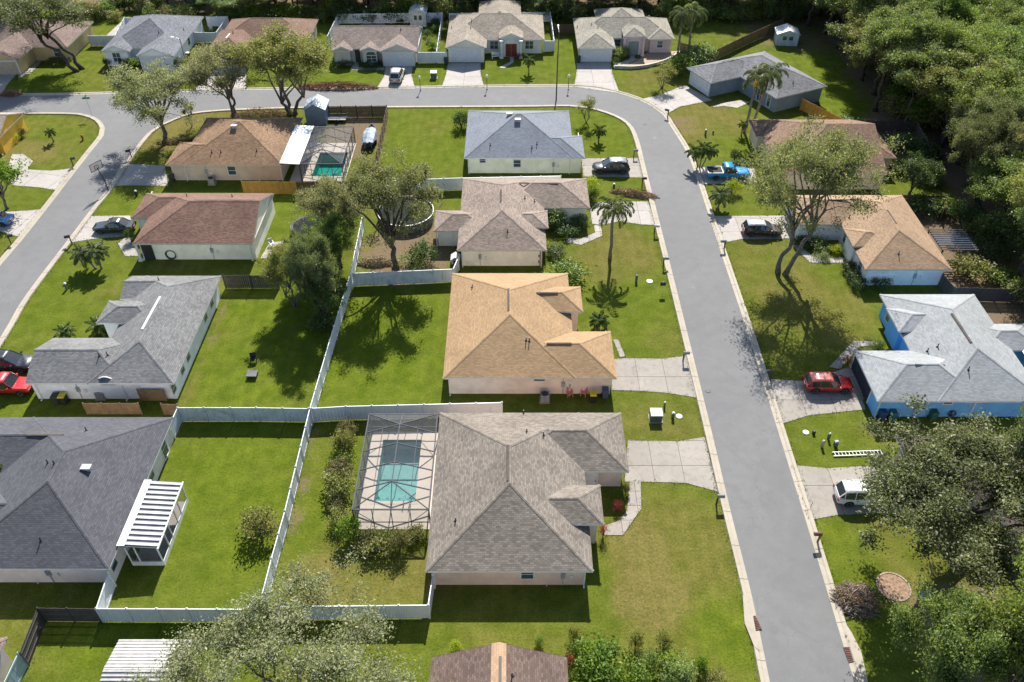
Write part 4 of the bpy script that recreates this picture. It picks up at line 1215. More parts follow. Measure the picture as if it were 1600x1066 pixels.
# dark gate corner at the lower left
fence('dark board fence with a rail gate beside the mauve roof', [(150, 951), (58, 950), (30, 1020)], 'wood', M_WOODG, seg=2.4)
fence('slate blue vinyl fence in front of the mauve roof', [(28, 1021), (2, 1075)], 'vinyl', mat('slate_vinyl', (.30, .40, .45), .5), seg=2.2)

# ------------------------------------------------------------------ pools and screen cages
def screen_mat():
    m, n, l, b = nt('insect_screen')
    b.inputs['Base Color'].default_value = (0.10, 0.105, 0.115, 1)
    b.inputs['Roughness'].default_value = 0.8
    f = noise(n, l, pos(n), 1.2, 3.0)
    t = n.new('ShaderNodeBsdfTransparent')
    lw = n.new('ShaderNodeLayerWeight'); lw.inputs['Blend'].default_value = 0.35
    ms = n.new('ShaderNodeMixShader')
    fac = math_(n, l, 'ADD', ramp(n, l, f, .2, .8, .13, .17), math_(n, l, 'MULTIPLY', lw.outputs['Facing'], .38))
    l.new(fac, ms.inputs[0]); l.new(t.outputs[0], ms.inputs[1]); l.new(b.outputs[0], ms.inputs[2])
    l.new(ms.outputs[0], n['Material Output'].inputs['Surface'])
    return m
def water_mat(name, tint):
    m, n, l, b = nt(name)
    b.inputs['Base Color'].default_value = (*tint, 1)
    b.inputs['Roughness'].default_value = 0.04
    t = n.new('ShaderNodeBsdfTransparent'); t.inputs[0].default_value = (*tint, 1)
    g = n.new('ShaderNodeBsdfGlossy'); g.inputs['Roughness'].default_value = 0.03
    fr = n.new('ShaderNodeFresnel'); fr.inputs['IOR'].default_value = 1.33
    ms = n.new('ShaderNodeMixShader')
    l.new(fr.outputs[0], ms.inputs[0]); l.new(t.outputs[0], ms.inputs[1]); l.new(g.outputs[0], ms.inputs[2])
    bp = n.new('ShaderNodeBump'); bp.inputs['Strength'].default_value = 0.08; bp.inputs['Distance'].default_value = 0.05
    l.new(noise(n, l, pos(n), 3.5, 3.0), bp.inputs['Height'])
    l.new(bp.outputs[0], g.inputs['Normal']); l.new(bp.outputs[0], fr.inputs['Normal'])
    l.new(ms.outputs[0], n['Material Output'].inputs['Surface'])
    return m
M_SCREEN = screen_mat()
M_BRONZE = mat('bronze_frame', (0.09, 0.09, 0.10), 0.8, .1, 1.5, 0, .15)
M_DECK = concrete_mat('pool_deck', (0.56, 0.49, 0.41), 0.15)
def pool(label, R_, deck, wcol, pcol, bowed=True):
    x0, y0, x1, y1 = R_
    cx, cy = (x0 + x1) / 2, (y0 + y1) / 2
    root = empty('swimming_pool', (cx, cy, 0), 0, label, 'pool')
    out = [(x0, y0), (x1, y0), (x1, y1), (x0, y1)]
    pts = []
    b = 0.0
    for i in range(4):
        a, c = Vector(out[i]), Vector(out[(i + 1) % 4])
        pts.append((a.x - cx, a.y - cy))
    mb = MB()
    mp_ = pcol
    for i in range(4):
        a, c = pts[i], pts[(i + 1) % 4]
        mb.face([(c[0], c[1], -1.35), (a[0], a[1], -1.35), (a[0], a[1], .03), (c[0], c[1], .03)][::-1])
    mb.face([(p[0], p[1], -1.35) for p in pts])
    for k in range(3):
        mb.box(pts[0][0] + .01, pts[0][1] + .01 + k * .35, -1.34, pts[1][0] - .01, pts[0][1] + .35 * (k + 1), -.30 - .3 * k)
    mb.build('basin', mat('pool_plaster_' + str(round(cx)), pcol, .6, .06), root)
    MB().face([(p[0], p[1], -.10) for p in pts]).build('water', wcol, root)
    cp = MB()
    w = .3
    hx, hy = (x1 - x0) / 2, (y1 - y0) / 2
    cp.box(-hx - w, -hy - w, -.02, hx + w, -hy, .075).box(-hx - w, hy, -.02, hx + w, hy + w, .075).box(-hx - w, -hy, -.02, -hx, hy, .075).box(hx, -hy, -.02, hx + w, hy, .075)
    cp.build('coping', M_DECK, root)
    tb = MB()
    tb.box(-hx, -hy, -.25, -hx + .012, hy, .03).box(hx - .012, -hy, -.25, hx, hy, .03).box(-hx, hy - .012, -.25, hx, hy, .03)
    tb.build('tile_band', mat('pool_tile', (.05, .16, .22), .3), root)
    dx0, dy0, dx1, dy1 = deck
    db = MB()
    a0, a1, b0, b1 = x0 - w, x1 + w, y0 - w, y1 + w
    parts = [(dx0, dy0, dx1, b0), (dx0, b1, dx1, dy1), (dx0, b0, a0, b1), (a1, b0, dx1, b1)]
    for q in parts:
        db.box(q[0], q[1], -.03, q[2], q[3], .06)
    tag(db.build('pool_deck', M_DECK), kind='structure')
    # hand rail at the steps
    for k in (0, .5):
        MB().tube([(hx - .9 + k, -hy - .45, .06), (hx - .9 + k, -hy - .45, .75), (hx - .9 + k, -hy - .1, .9), (hx - .9 + k, -hy + .5, .3), (hx - .9 + k, -hy + .6, -.2)], .025, 6).build('handrail', M_ALU, root)
    return root
def cage(label, x0, y0, x1, y1, ze, zr, trusses, open_sides='', group=None, name='pool_cage'):
    """aluminium screen enclosure: eave ring, gabled trusses, hip ends, screens"""
    cx, cy = (x0 + x1) / 2, (y0 + y1) / 2
    root = empty(name, (cx, cy, 0), 0, label, 'pool enclosure', group)
    X0, Y0, X1, Y1 = x0 - cx, y0 - cy, x1 - cx, y1 - cy
    tr = [t - cy for t in trusses]
    t = .045
    def beam(a, b, w=t, nm='beam'):
        a, b = Vector(a), Vector(b)
        d = (b - a).normalized(); s = d.cross(Vector((0, 0, 1)))
        s = Vector((1, 0, 0)) if s.length < 1e-3 else s.normalized()
        u = s.cross(d)
        s, u = s * w, u * w
        MB().hexa([a - s - u, a + s - u, b + s - u, b - s - u, a - s + u, a + s + u, b + s + u, b - s + u]).build(nm, M_BRONZE, root)
    c = [(X0, Y0), (X1, Y0), (X1, Y1), (X0, Y1)]
    for i in range(4):
        a, b = c[i], c[(i + 1) % 4]
        beam((a[0], a[1], ze), (b[0], b[1], ze), .05, 'eave_beam')
        beam((a[0], a[1], .06), (a[0], a[1], ze), .05, 'post')
        if not (i == 1 and 'E' in open_sides):
            beam((a[0], a[1], .95), (b[0], b[1], .95), .03, 'rail')
    ya, yb = tr[-1], tr[0]
    beam((0, ya, zr), (0, yb, zr), .04, 'ridge_beam')
    for y in tr:
        beam((X0, y, ze), (0, y, zr), .04, 'truss'); beam((X1, y, ze), (0, y, zr), .04, 'truss')
        beam((X0, y, .06), (X0, y, ze), .04, 'post')
        if 'E' not in open_sides: beam((X1, y, .06), (X1, y, ze), .04, 'post')
    for y, yy in ((Y0, ya), (Y1, yb)):
        beam((0, yy, zr), (0, y, ze), .03, 'rafter'); beam((0, yy, zr), (X0, y, ze), .035, 'hip_rafter'); beam((0, yy, zr), (X1, y, ze), .035, 'hip_rafter')
        for f in (.25, .5, .75):
            beam((X0 + (X1 - X0) * f, y, .06), (X0 + (X1 - X0) * f, y, ze), .03, 'post')
        beam((X0, y, ze), (X0 + (X1 - X0) * .25, y, .95), .02, 'brace')
        beam((X1, y, ze), (X0 + (X1 - X0) * .75, y, .95), .02, 'brace')
    for sx in (X0, X1):
        beam((sx * .5, ya, (ze + zr) / 2), (sx * .5, yb, (ze + zr) / 2), .025, 'purlin')
    sides = [[(X0, Y0), (X1, Y0)], [(X1, Y0), (X1, Y1)], [(X1, Y1), (X0, Y1)], [(X0, Y1), (X0, Y0)]]
    for i, (a, b) in enumerate(sides):
        if i == 1 and 'E' in open_sides: continue
        MB().face([(a[0], a[1], .06), (b[0], b[1], .06), (b[0], b[1], ze), (a[0], a[1], ze)]).build('screen', M_SCREEN, root)
    ys = [yb] + tr[1:]
    for i in range(len(tr) - 1):
        for sx in (X0, X1):
            MB().face([(sx, tr[i], ze), (sx, tr[i + 1], ze), (0, tr[i + 1], zr), (0, tr[i], zr)]).build('screen', M_SCREEN, root)
    for y, yy in ((Y0, ya), (Y1, yb)):
        MB().face([(X0, y, ze), (X1, y, ze), (0, yy, zr)]).build('screen', M_SCREEN, root)
        for sx in (X0, X1):
            MB().face([(sx, y, ze), (sx, yy, ze), (0, yy, zr)]).build('screen', M_SCREEN, root)
    return root
pool('rectangular turquoise swimming pool with hand rails under the screen cage', POOL, (-12.75, 40.45, -6.05, 51.15), water_mat('pool_water', (0.62, 0.82, 0.80)), (.42, .58, .57))
cage('bronze screen cage with four gabled trusses over the rectangular pool', -12.7, 40.5, -6.62, 50.95, 2.6, 3.7, [48.7, 46.55, 44.5, 42.45], 'E')
pool('teal swimming pool in the cage beside the white patio roof', POOL2, (-29.3, 95.6, -22.0, 106.1), water_mat('pool_water_teal', (0.25, 0.72, 0.66)), (.16, .56, .52))
cage('dark screen cage over the teal pool by the tan walled house', -27.55, 95.6, -22.1, 106.0, 2.6, 3.6, [103.8, 101.6, 99.5, 97.7])

# white insulated patio roof of the tan house
root = empty('patio_cover', (-28.7, 100.7, 0), 0, 'flat white insulated patio roof against the brown tan house', 'patio cover')
MB().hexa([(-1.35, -5.3, 2.75), (1.15, -5.3, 2.6), (1.15, 5.3, 2.6), (-1.35, 5.3, 2.75), (-1.35, -5.3, 2.87), (1.15, -5.3, 2.72), (1.15, 5.3, 2.72), (-1.35, 5.3, 2.87)]).build('roof_panel', mat('patio_white', (.74, .74, .74), .5, .05), root)
for y in (-5.1, -1.7, 1.7, 5.1): MB().box(1.0, y - .05, .06, 1.1, y + .05, 2.6).build('post', M_BRONZE, root)
# striped porch of the charcoal house
rx0, rx1, ry0, ry1 = -30.2, -27.15, 37.0, 43.4
root = empty('porch_enclosure', ((rx0 + rx1) / 2, (ry0 + ry1) / 2, 0), 0, 'screened porch with white ribbed metal roof against the charcoal roof house', 'porch')
w2, d2 = (rx1 - rx0) / 2, (ry1 - ry0) / 2
MB().hexa([(-w2, -d2, 2.62), (w2, -d2, 2.36), (w2, d2, 2.36), (-w2, d2, 2.62), (-w2, -d2, 2.67), (w2, -d2, 2.41), (w2, d2, 2.41), (-w2, d2, 2.67)]).build('roof_panel', mat('porch_pan_grey', (.13, .135, .15), .8), root)
for k in range(13):
    y = -d2 + .25 + k * (2 * d2 - .5) / 12
    MB().hexa([(-w2 + .55, y - .115, 2.62), (w2 + .02, y - .115, 2.40), (w2 + .02, y + .115, 2.40), (-w2 + .55, y + .115, 2.62), (-w2 + .55, y - .115, 2.72), (w2 + .02, y - .115, 2.50), (w2 + .02, y + .115, 2.50), (-w2 + .55, y + .115, 2.72)]).build('roof_rib', mat('porch_rib', (.46, .46, .47), .6), root)
MB().box(-w2 + .02, -d2, 2.672, -w2 + .62, d2, 2.74).build('roof_flashing', M_WHITE, root)
MB().box(w2, -d2 - .05, 2.30, w2 + .1, d2 + .05, 2.44).build('gutter', M_WHITE, root)
for x, y in [(w2 - .1, -d2 + .1), (w2 - .1, -.7), (w2 - .1, .7), (w2 - .1, d2 - .1), (w2 - .1, -d2 + 1.6), (w2 - .1, d2 - 1.6), (-w2 + .5, -d2 + .1), (-w2 + 1.2, -d2 + .1)]:
    MB().box(x - .045, y - .045, 0, x + .045, y + .045, 2.36).build('post', M_WHITE, root)
MB().box(w2 - .14, -d2 + .1, 0, w2 - .06, d2 - .1, .5).box(-w2 + .5, -d2 + .06, 0, w2 - .15, -d2 + .14, .5).build('knee_wall', M_WHITE, root)
for pts in ([(w2 - .1, -d2 + .1), (w2 - .1, d2 - .1)], [(-w2 + .5, -d2 + .1), (w2 - .1, -d2 + .1)]):
    (a, b), (c, d) = pts
    MB().face([(a, b, .5), (c, d, .5), (c, d, 2.36), (a, b, 2.36)]).build('screen', M_SCREEN, root)
MB().box(-w2 + .5, -d2 + .15, .0, w2 - .15, d2 - .15, .05).build('floor_slab', M_CONC, root)

# ribbed metal carport
root = empty('carport', (-24.7, 27.1, 0), 0, 'ribbed pale metal carport roof under the sparse tree', 'carport')
mr = mat('carport_metal', (.40, .385, .37), .55, .12, 2, .1)
for sy in (-1, 1):
    MB().hexa([(-2.7, 0, 2.9), (2.7, 0, 2.9), (2.7, 2.45 * sy, 2.3), (-2.7, 2.45 * sy, 2.3), (-2.7, 0, 2.94), (2.7, 0, 2.94), (2.7, 2.45 * sy, 2.34), (-2.7, 2.45 * sy, 2.34)][::1]).build('roof_panel', mr, root)
    for k in range(9):
        f = (k + .6) / 9
        y, zz = 2.45 * sy * f, 2.94 - .6 * f
        MB().box(-2.7, y - .05, zz - .02, 2.7, y + .05, zz + .05).build('roof_rib', mr, root)
for x in (-2.6, 0, 2.6):
    for y in (-2.3, 2.3): MB().box(x - .05, y - .05, 0, x + .05, y + .05, 2.35).build('post', M_ALU, root)

# ------------------------------------------------------------------ sheds
def shed(label, u, v, w, d, h, rise, wallm, roofm, doors=0, rz=0.0, doorm=None):
    c = P(u, v)
    root = empty('shed', (c.x, c.y + d / 2, 0), rz, label, 'shed')
    x, y = w / 2, d / 2
    mb = MB()
    for a, b in (((-x, -y), (x, -y)), ((x, -y), (x, y)), ((x, y), (-x, y)), ((-x, y), (-x, -y))):
        mb.face([(a[0], a[1], 0), (b[0], b[1], 0), (b[0], b[1], h), (a[0], a[1], h)])
    for sy in (-y, y):
        mb.face([(-x, sy, h), (x, sy, h), (0, sy, h + rise)] if sy < 0 else [(x, sy, h), (-x, sy, h), (0, sy, h + rise)])
    mb.build('wall', wallm, root)
    n = int(w / .3)
    gb = MB()
    for i in range(1, n):
        q = -x + w * i / n
        gb.box(q - .025, -y - .015, 0, q + .025, -y - .001, h)
    for i in range(1, int(d / .3)):
        q = -y + d * i / int(d / .3)
        gb.box(x + .001, q - .025, 0, x + .015, q + .025, h).box(-x - .015, q - .025, 0, -x - .001, q + .025, h)
    gb.build('wall_rib', wallm, root)
    for sx in (-1, 1):
        e = .18
        sl_ = rise / x
        a0, a1 = (0, h + rise), (sx * (x + e), h - e * sl_)
        MB().hexa([(a0[0], -y - e, a0[1]), (a1[0], -y - e, a1[1]), (a1[0], y + e, a1[1]), (a0[0], y + e, a0[1]), (a0[0], -y - e, a0[1] + .05), (a1[0], -y - e, a1[1] + .05), (a1[0], y + e, a1[1] + .05), (a0[0], y + e, a0[1] + .05)]).build('roof_panel', roofm, root)
    for k in range(doors):
        wd = w * .3
        xa = (k - doors / 2) * wd
        dl = MB().box(xa + .02, -y - .045, .05, xa + wd - .02, -y - .016, h * .92)
        dd = dl.build('door_leaf', doorm or wallm, root)
        MB().box(xa + wd * .2, -y - .06, h * .5, xa + wd * .8, -y - .046, h * .82).build('pane', M_GLASS, dd)
    return root
M_BLUESH = mat('shed_blue_grey', (.20, .25, .29), .6, .12, 1.5)
M_BLUERF = mat('shed_roof_blue', (.42, .50, .58), .5, .3, 1.2, 0, .4, 0, .4)
shed('blue grey metal shed with patched roof by the brown board fence', 495, 196, 2.9, 3.2, 2.5, .75, M_BLUESH, M_BLUERF)
shed('small white shed with two dark windows behind the three gable house', 654, 42, 2.9, 3.0, 2.5, .8, mat('shed_cream', (.55, .53, .48), .7), mat('shed_roof_white', (.62, .66, .72), .5, .2), 2, 0, mat('shed_door', (.6, .58, .52), .6))
shed('white ribbed metal shed standing at the wood edge', 1230, 72, 3.6, 3.0, 2.0, .7, mat('shed_white', (.55, .6, .63), .6), mat('shed_roof_pale', (.62, .62, .62), .5, .2), 2, rad(-6))
# ------------------------------------------------------------------ vehicles
M_TYRE = mat('tyre_rubber', (.018, .018, .018), .85, .1)
M_RIM = mat('wheel_rim', (.45, .45, .47), .35, .1, 3, .6)
M_CGLASS = glass_dark('car_glass', (.012, .016, .02))
M_LAMP = mat('headlight_lens', (.75, .76, .78), .15, .03)
M_TAIL = mat('taillight_red', (.35, .01, .01), .25, .05)
def wheel(root, x, y, r, w, side):
    t = MB().loft([[(x + rr * math.cos(a), y + s * side, r + rr * math.sin(a)) for a in [2 * math.pi * k / 18 for k in range(18)]] for rr, s in ((r * .62, -w / 2), (r * .95, -w / 2), (r, -w / 4), (r, w / 4), (r * .95, w / 2), (r * .62, w / 2))])
    wh = t.build('wheel', M_TYRE, root)
    rb = MB().loft([[(x + rr * math.cos(a), y + s * side, r + rr * math.sin(a)) for a in [2 * math.pi * k / 14 for k in range(14)]] for rr, s in ((r * .6, w / 2 - .03), (r * .6, w / 2 + .004), (r * .2, w / 2 - .02))])
    rb.build('rim', M_RIM, wh)
def vehicle(name, label, u, v, heading, kind, col, L=4.6, W=1.85, H=1.7, roofcol=None, at=None):
    c = P(u, v) if at is None else Vector(at)
    root = empty(name, (c.x, c.y, 0.035), heading, label, {'suv': 'car', 'sedan': 'car', 'pickup': 'pickup truck'}[kind])
    pm = paint('car_paint_' + label.split()[0] + '_' + kind + str(int(u)), col)
    hw = W / 2
    r = .36 if kind != 'sedan' else .32
    belt = {'suv': .58, 'sedan': .62, 'pickup': .58}[kind] * H
    hood = belt - .04
    if kind == 'suv':
        st = [(-.5, .42, belt * .80, .86), (-.485, .32, belt * .98, .93), (-.40, .27, belt, 1), (-.1, .25, belt, 1), (.18, .25, belt, 1), (.24, .25, hood, 1), (.40, .27, hood - .08, .97), (.475, .32, hood - .20, .90), (.5, .42, hood - .36, .80)]
        gh = [(-.48, belt - .02, .88, belt - .01, .70), (-.40, belt, .92, H * .93, .70), (-.22, belt, .93, H, .73), (-.02, belt, .93, H * .99, .73), (.05, belt, .93, H * .95, .71), (.25, hood, .90, hood + .01, .80)]
    elif kind == 'sedan':
        st = [(-.5, .42, belt * .82, .84), (-.48, .32, belt * .98, .92), (-.38, .25, belt + .02, 1), (-.1, .22, belt, 1), (.12, .22, belt, 1), (.2, .22, hood, 1), (.40, .24, hood - .10, .96), (.475, .3, hood - .2, .88), (.5, .4, hood - .34, .78)]
        gh = [(-.36, belt + .01, .86, belt + .02, .74), (-.22, belt, .93, H * .96, .70), (-.1, belt, .94, H, .72), (.03, belt, .94, H * .985, .72), (.21, hood, .90, hood + .01, .78)]
    else:
        st = [(-.5, .5, belt * .98, .93), (-.49, .42, belt, .97), (-.1, .38, belt, 1), (.2, .38, belt, 1), (.25, .38, belt - .02, 1), (.42, .40, belt - .06, .97), (.48, .42, belt - .16, .93), (.5, .5, belt - .3, .86)]
        gh = [(-.13, belt, .92, belt + .01, .84), (-.115, belt, .93, H * .95, .78), (-.06, belt, .94, H, .80), (.09, belt, .94, H * .985, .80), (.20, belt, .92, belt + .01, .84)]
    rings = []
    for f, zb, zt, k in st:
        x = f * L; w = hw * k
        pr = [(w * .86, zb), (w * .97, zb + .10), (w, zb + .28), (w * .995, zt - .22), (w * .96, zt - .06), (w * .88, zt)]
        rings.append([(x, y, z) for y, z in pr] + [(x, -y, z) for y, z in pr[::-1]])
    body = MB().loft(rings).build('body', pm, root, True)
    mod = body.modifiers.new('edge', 'EDGE_SPLIT'); mod.split_angle = rad(38)
    # wheel arches
    xf, xr = L * .315, -L * .30
    ab = MB()
    for x in (xf, xr):
        for s in (-1, 1):
            ab.loft([[(x + r * 1.17 * math.cos(a), s * (hw + .003), r + r * 1.17 * math.sin(a)) for a in [math.pi * k / 10 for k in range(11)]], [(x + .001 * math.cos(a), s * (hw + .003), r * .6 + .001 * math.sin(a)) for a in [math.pi * k / 10 for k in range(11)]]], False, False)
    ab.build('wheel_arch', M_TYRE, root)
    for x in (xf, xr):
        for s in (-1, 1): wheel(root, x, s * (hw - .09), r, .22, s)
    # cabin glass, roof and pillars
    gl = []
    for f, zb, wb, zt, wt in gh:
        gl.append([(f * L, hw * wb, zb - .03), (f * L, hw * wt, zt - .03), (f * L, 0, zt - .02), (f * L, -hw * wt, zt - .03), (f * L, -hw * wb, zb - .03)])
    MB().loft(gl, False, True).build('windows', M_CGLASS, root)
    rf = gh[1:-1]
    rm = pm if roofcol is None else paint('car_roof_' + str(int(u)), roofcol)
    rr = []
    for f, zb, wb, zt, wt in rf:
        rr.append([(f * L, hw * wt * 1.03, zt - .07), (f * L, hw * wt * .99, zt), (f * L, hw * wt * .5, zt + .025), (f * L, -hw * wt * .5, zt + .025), (f * L, -hw * wt * .99, zt), (f * L, -hw * wt * 1.03, zt - .07)])
    MB().loft(rr, True).build('roof', rm, root, True)
    pb = MB()
    for s in (-1, 1):
        pts = [(f * L, s * hw * wt * 1.0, zt - .02) for f, zb, wb, zt, wt in gh]
        MB().tube(pts[:2], .05, 5).build('pillar', pm, root); MB().tube(pts[-2:], .045, 5).build('pillar', pm, root)
        for i in ((1, 2, 3) if kind == 'suv' else (1, 2) if kind == 'sedan' else (1, 2)):
            f, zb, wb, zt, wt = gh[i]
            MB().tube([(f * L, s * (hw * wb + .005), zb - .02), (f * L, s * (hw * wt + .012), zt - .03)], .04, 5).build('pillar', pm, root)
    # lamps, plates, mirrors, handles
    fx = L * .5
    zf = st[-1][2]
    for s in (-1, 1):
        MB().box(fx - .22, s * hw * .62 - .2, zf - .1, fx - .03, s * hw * .62 + .2, zf + .06).build('headlight', M_LAMP, root)
        MB().box(-fx - .012, s * hw * .76 - .11, belt * .62, -fx + .14, s * hw * .76 + .11, belt * .93).build('taillight', M_TAIL, root)
        f, zb = gh[-1][0], gh[-1][1]
        MB().box(f * L - .35, s * (hw + .0) - .0 if s > 0 else -hw - .2, zb + .02, f * L - .2, hw + .2 if s > 0 else -hw, zb + .18).build('mirror', pm, root)
        for q in (.02, -.2): MB().box(q * L, s * (hw + .002) - .015, belt - .18, q * L + .2, s * (hw + .002) + .015, belt - .14).build('door_handle', M_RIM, root)
    MB().box(fx - .06, -hw * .55, .42, fx + .01, hw * .55, .62).build('grille', M_TYRE, root)
    MB().box(-fx - .012, -.26, .58, -fx + .02, .26, .72).build('licence_plate', M_WHITE, root)
    if kind == 'pickup':
        b0, b1 = -.485 * L, -.15 * L
        bm = MB().box(b0, -hw * .86, belt - .01, b1, hw * .86, belt + .012)
        bm.build('bed_cover', M_TYRE, root)
        q = belt + .005
        rb = MB().box(b0 - .04, -hw * .95, q, b1 + .04, -hw * .86, q + .04).box(b0 - .04, hw * .86, q, b1 + .04, hw * .95, q + .04).box(b0 - .06, -hw * .86, q, b0 + .02, hw * .86, q + .04).box(b1 - .02, -hw * .86, q, b1 + .06, hw * .86, q + .04)
        rb.build('bed_rail', M_WHITE if 'blue' in label else pm, root)
    if kind == 'suv':
        for s in (-1, 1):
            MB().tube([(-.34 * L, s * hw * .62, H - .02), (-.31 * L, s * hw * .62, H + .05), (-.03 * L, s * hw * .62, H + .05), (.0 * L, s * hw * .62, H - .02)], .02, 5).build('roof_rail', M_DARKM, root)
    return root
PI = math.pi
vehicle('parked_pickup', 'bright blue pickup truck with black bed cover on a shaded driveway', 1136, 277, 0, 'pickup', (.01, .24, .55), 5.7, 1.95, 1.85)
vehicle('parked_car', 'dark maroon wagon with pale roof on the driveway under the broad oak', 1189, 365, rad(-2), 'suv', (.05, .018, .016), 4.7, 1.85, 1.6, (.45, .47, .5))
vehicle('parked_car', 'red hatchback in front of the vivid blue house', 1291, 606, rad(-1), 'suv', (.42, .010, .010), 4.5, 1.82, 1.5, (.50, .13, .10))
vehicle('parked_car', 'white sport utility car half under the dark oak', 1347, 780, rad(-2), 'suv', (.66, .66, .64), 4.8, 1.9, 1.68)
vehicle('parked_car', 'black sport utility car on the driveway of the slate blue roof house', 954, 268, PI + .02, 'suv', (.022, .024, .026), 4.9, 1.95, 1.8, (.30, .32, .34))  # grey roof colour paints in the whitish reflection on the black roof
vehicle('parked_car', 'beige sport utility car nosed up to a white garage door', 621, 123, PI / 2 - .06, 'suv', (.50, .44, .38), 4.8, 1.95, 1.75, (.62, .58, .54))
vehicle('parked_car', 'dark grey sedan at the red brown roof house', 181, 360, PI + .03, 'sedan', (.022, .026, .028), 4.8, 1.8, 1.45)
vehicle('parked_car', 'black sport utility car beside the red pickup', 18, 574, rad(-1), 'suv', (.02, .022, .03), 4.7, 1.9, 1.75)
vehicle('parked_pickup', 'red pickup truck by the weathered grey roof house', 14, 610, 0, 'pickup', (.45, .012, .014), 5.2, 1.85, 1.75)
vehicle('parked_car', 'blue compact car on the pale driveway opposite the dark grey sedan', -6, 349, PI, 'sedan', (.10, .28, .55), 4.3, 1.75, 1.45)

# boat under a tarp on its trailer, and an empty trailer
def boat(label, u, v, rz):
    c = P(u, v)
    root = empty('covered_boat', (c.x, c.y, 0), rz, label, 'boat')
    rings = []
    for f, w, zb, zt in ((-2.3, .75, .55, 1.25), (-1.2, .95, .5, 1.45), (0, .98, .5, 1.6), (1.2, .85, .55, 1.5), (2.0, .5, .7, 1.3), (2.5, .08, 1.0, 1.15)):
        rings.append([(0 + s * w * k, f, z) for s, k, z in ((1, .5, zb), (1, 1, zb + .5), (1, .85, zt - .12), (1, .2, zt), (-1, .2, zt), (-1, .85, zt - .12), (-1, 1, zb + .5), (-1, .5, zb))])
    MB().loft(rings).build('tarp', mat('tarp_pale_blue', (.22, .30, .36), .6, .4, 1.3, 0, .3, .3), root)
    MB().box(-.5, -2.4, .35, -.42, 2.6, .43).box(.42, -2.4, .35, .5, 2.6, .43).box(-.8, -.55, .32, .8, -.45, .4).build('trailer_frame', M_ALU, root)
    for s in (-1, 1): wheel(root, 0, 0, .3, .18, 1).__class__ if False else MB().loft([[(s * .88 + k, -.5 + .3 * math.cos(a), .3 + .3 * math.sin(a)) for a in [2 * PI * q / 14 for q in range(14)]] for k in (-.08, .08)]).build('wheel', M_TYRE, root)
    MB().box(-.18, -2.75, .6, .18, -2.4, 1.3).build('outboard_motor', M_DARKM, root)
boat('boat under a pale blue tarp inside the brown board fence', 579, 222, 0)
c = P(528, 189)
root = empty('utility_trailer', (c.x, c.y, 0), 0, 'low empty trailer beside the blue grey metal shed', 'trailer')
MB().box(-1.3, -.7, .42, 1.3, .7, .5).build('bed', mat('trailer_bed', (.22, .21, .2), .7, .2), root)
for s in (-.72, .72):
    MB().tube([(-1.3, s, .5), (-1.3, s, .8), (1.3, s, .8), (1.6, s, 1.1)], .03, 5).build('side_rail', M_ALU, root)
    MB().loft([[(0 + .3 * math.cos(a), s * 1.2 + k, .3 + .3 * math.sin(a)) for a in [2 * PI * q / 14 for q in range(14)]] for k in (-.07, .07)]).build('wheel', M_TYRE, root)
MB().tube([(1.3, 0, .45), (2.2, 0, .45)], .04, 6).build('tongue', M_ALU, root)

# ------------------------------------------------------------------ street furniture
def mailbox(label, u, v, rz=0.0, col=(.05, .05, .05), post=None, h=1.05, group='mailboxes by the kerb'):
    c = P(u, v)
    root = empty('mailbox', (c.x, c.y, 0), rz, label, 'mailbox', group)
    pmat = post or mat('mailbox_post', (.06, .045, .035), .8)
    MB().box(-.06, -.06, 0, .06, .06, h).build('post', pmat, root)
    MB().box(-.05, -.05, h - .06, .5, .05, h).build('arm', pmat, root)
    prof = [(-.13, 0), (.13, 0), (.13, .16), (.09, .25), (0, .29), (-.09, .25), (-.13, .16)]
    bm = mat('mailbox_' + str(col), col, .45)
    MB().loft([[(x, y, h + z) for y, z in prof] for x in (-.1, .52)]).build('box', bm, root)
    MB().box(.521, -.12, h + .01, .535, .12, h + .24).build('door', bm, root)
    MB().box(.1, .131, h + .1, .13, .145, h + .34).build('flag', M_TAIL, root)
    return root
DK, GY, WH, BR = (.04, .04, .042), (.22, .23, .24), (.55, .55, .55), (.12, .07, .04)
mailbox('dark mailbox leaning by the driveway of the taupe roof house', 1119, 789, 0, GY)
mailbox('grey mailbox beside the driveway of the orange tan roof house', 1067, 565, 0, GY)
mailbox('pale mailbox at the drift grey house driveway', 1022, 366, 0, WH)
mailbox('dark mailbox beside the black sport utility car driveway', 990, 247, 0, GY)
mailbox('dark mailbox by the brushwood heap north of the queen palm', 1003, 291, 0, DK)
mailbox('grey mailbox in front of the queen palm lawn', 1036, 417, 0, GY)
mailbox('brown mailbox on a flared post near the white sport utility car', 1277, 848, PI, BR, mat('post_brown', (.16, .09, .05), .8))
mailbox('dark mailbox at the red hatchback driveway', 1203, 594, PI, DK)
mailbox('brown grey mailbox by the maroon wagon driveway', 1131, 390, PI, GY)
mailbox('dark mailbox at the slate blue walled house driveway', 1043, 184, PI - .6, DK)
mailbox('dark mailbox at the dark grey sedan driveway', 113, 382, PI + .4, DK)
mailbox('dark green mailbox on the orange house corner lawn', 115, 260, .4, (.05, .08, .07))
mailbox('dark mailbox south of the blue compact car driveway', 18, 382, .4, DK)
mailbox('dark mailbox under the small tree at the road junction', 206, 247, PI + .6, DK)
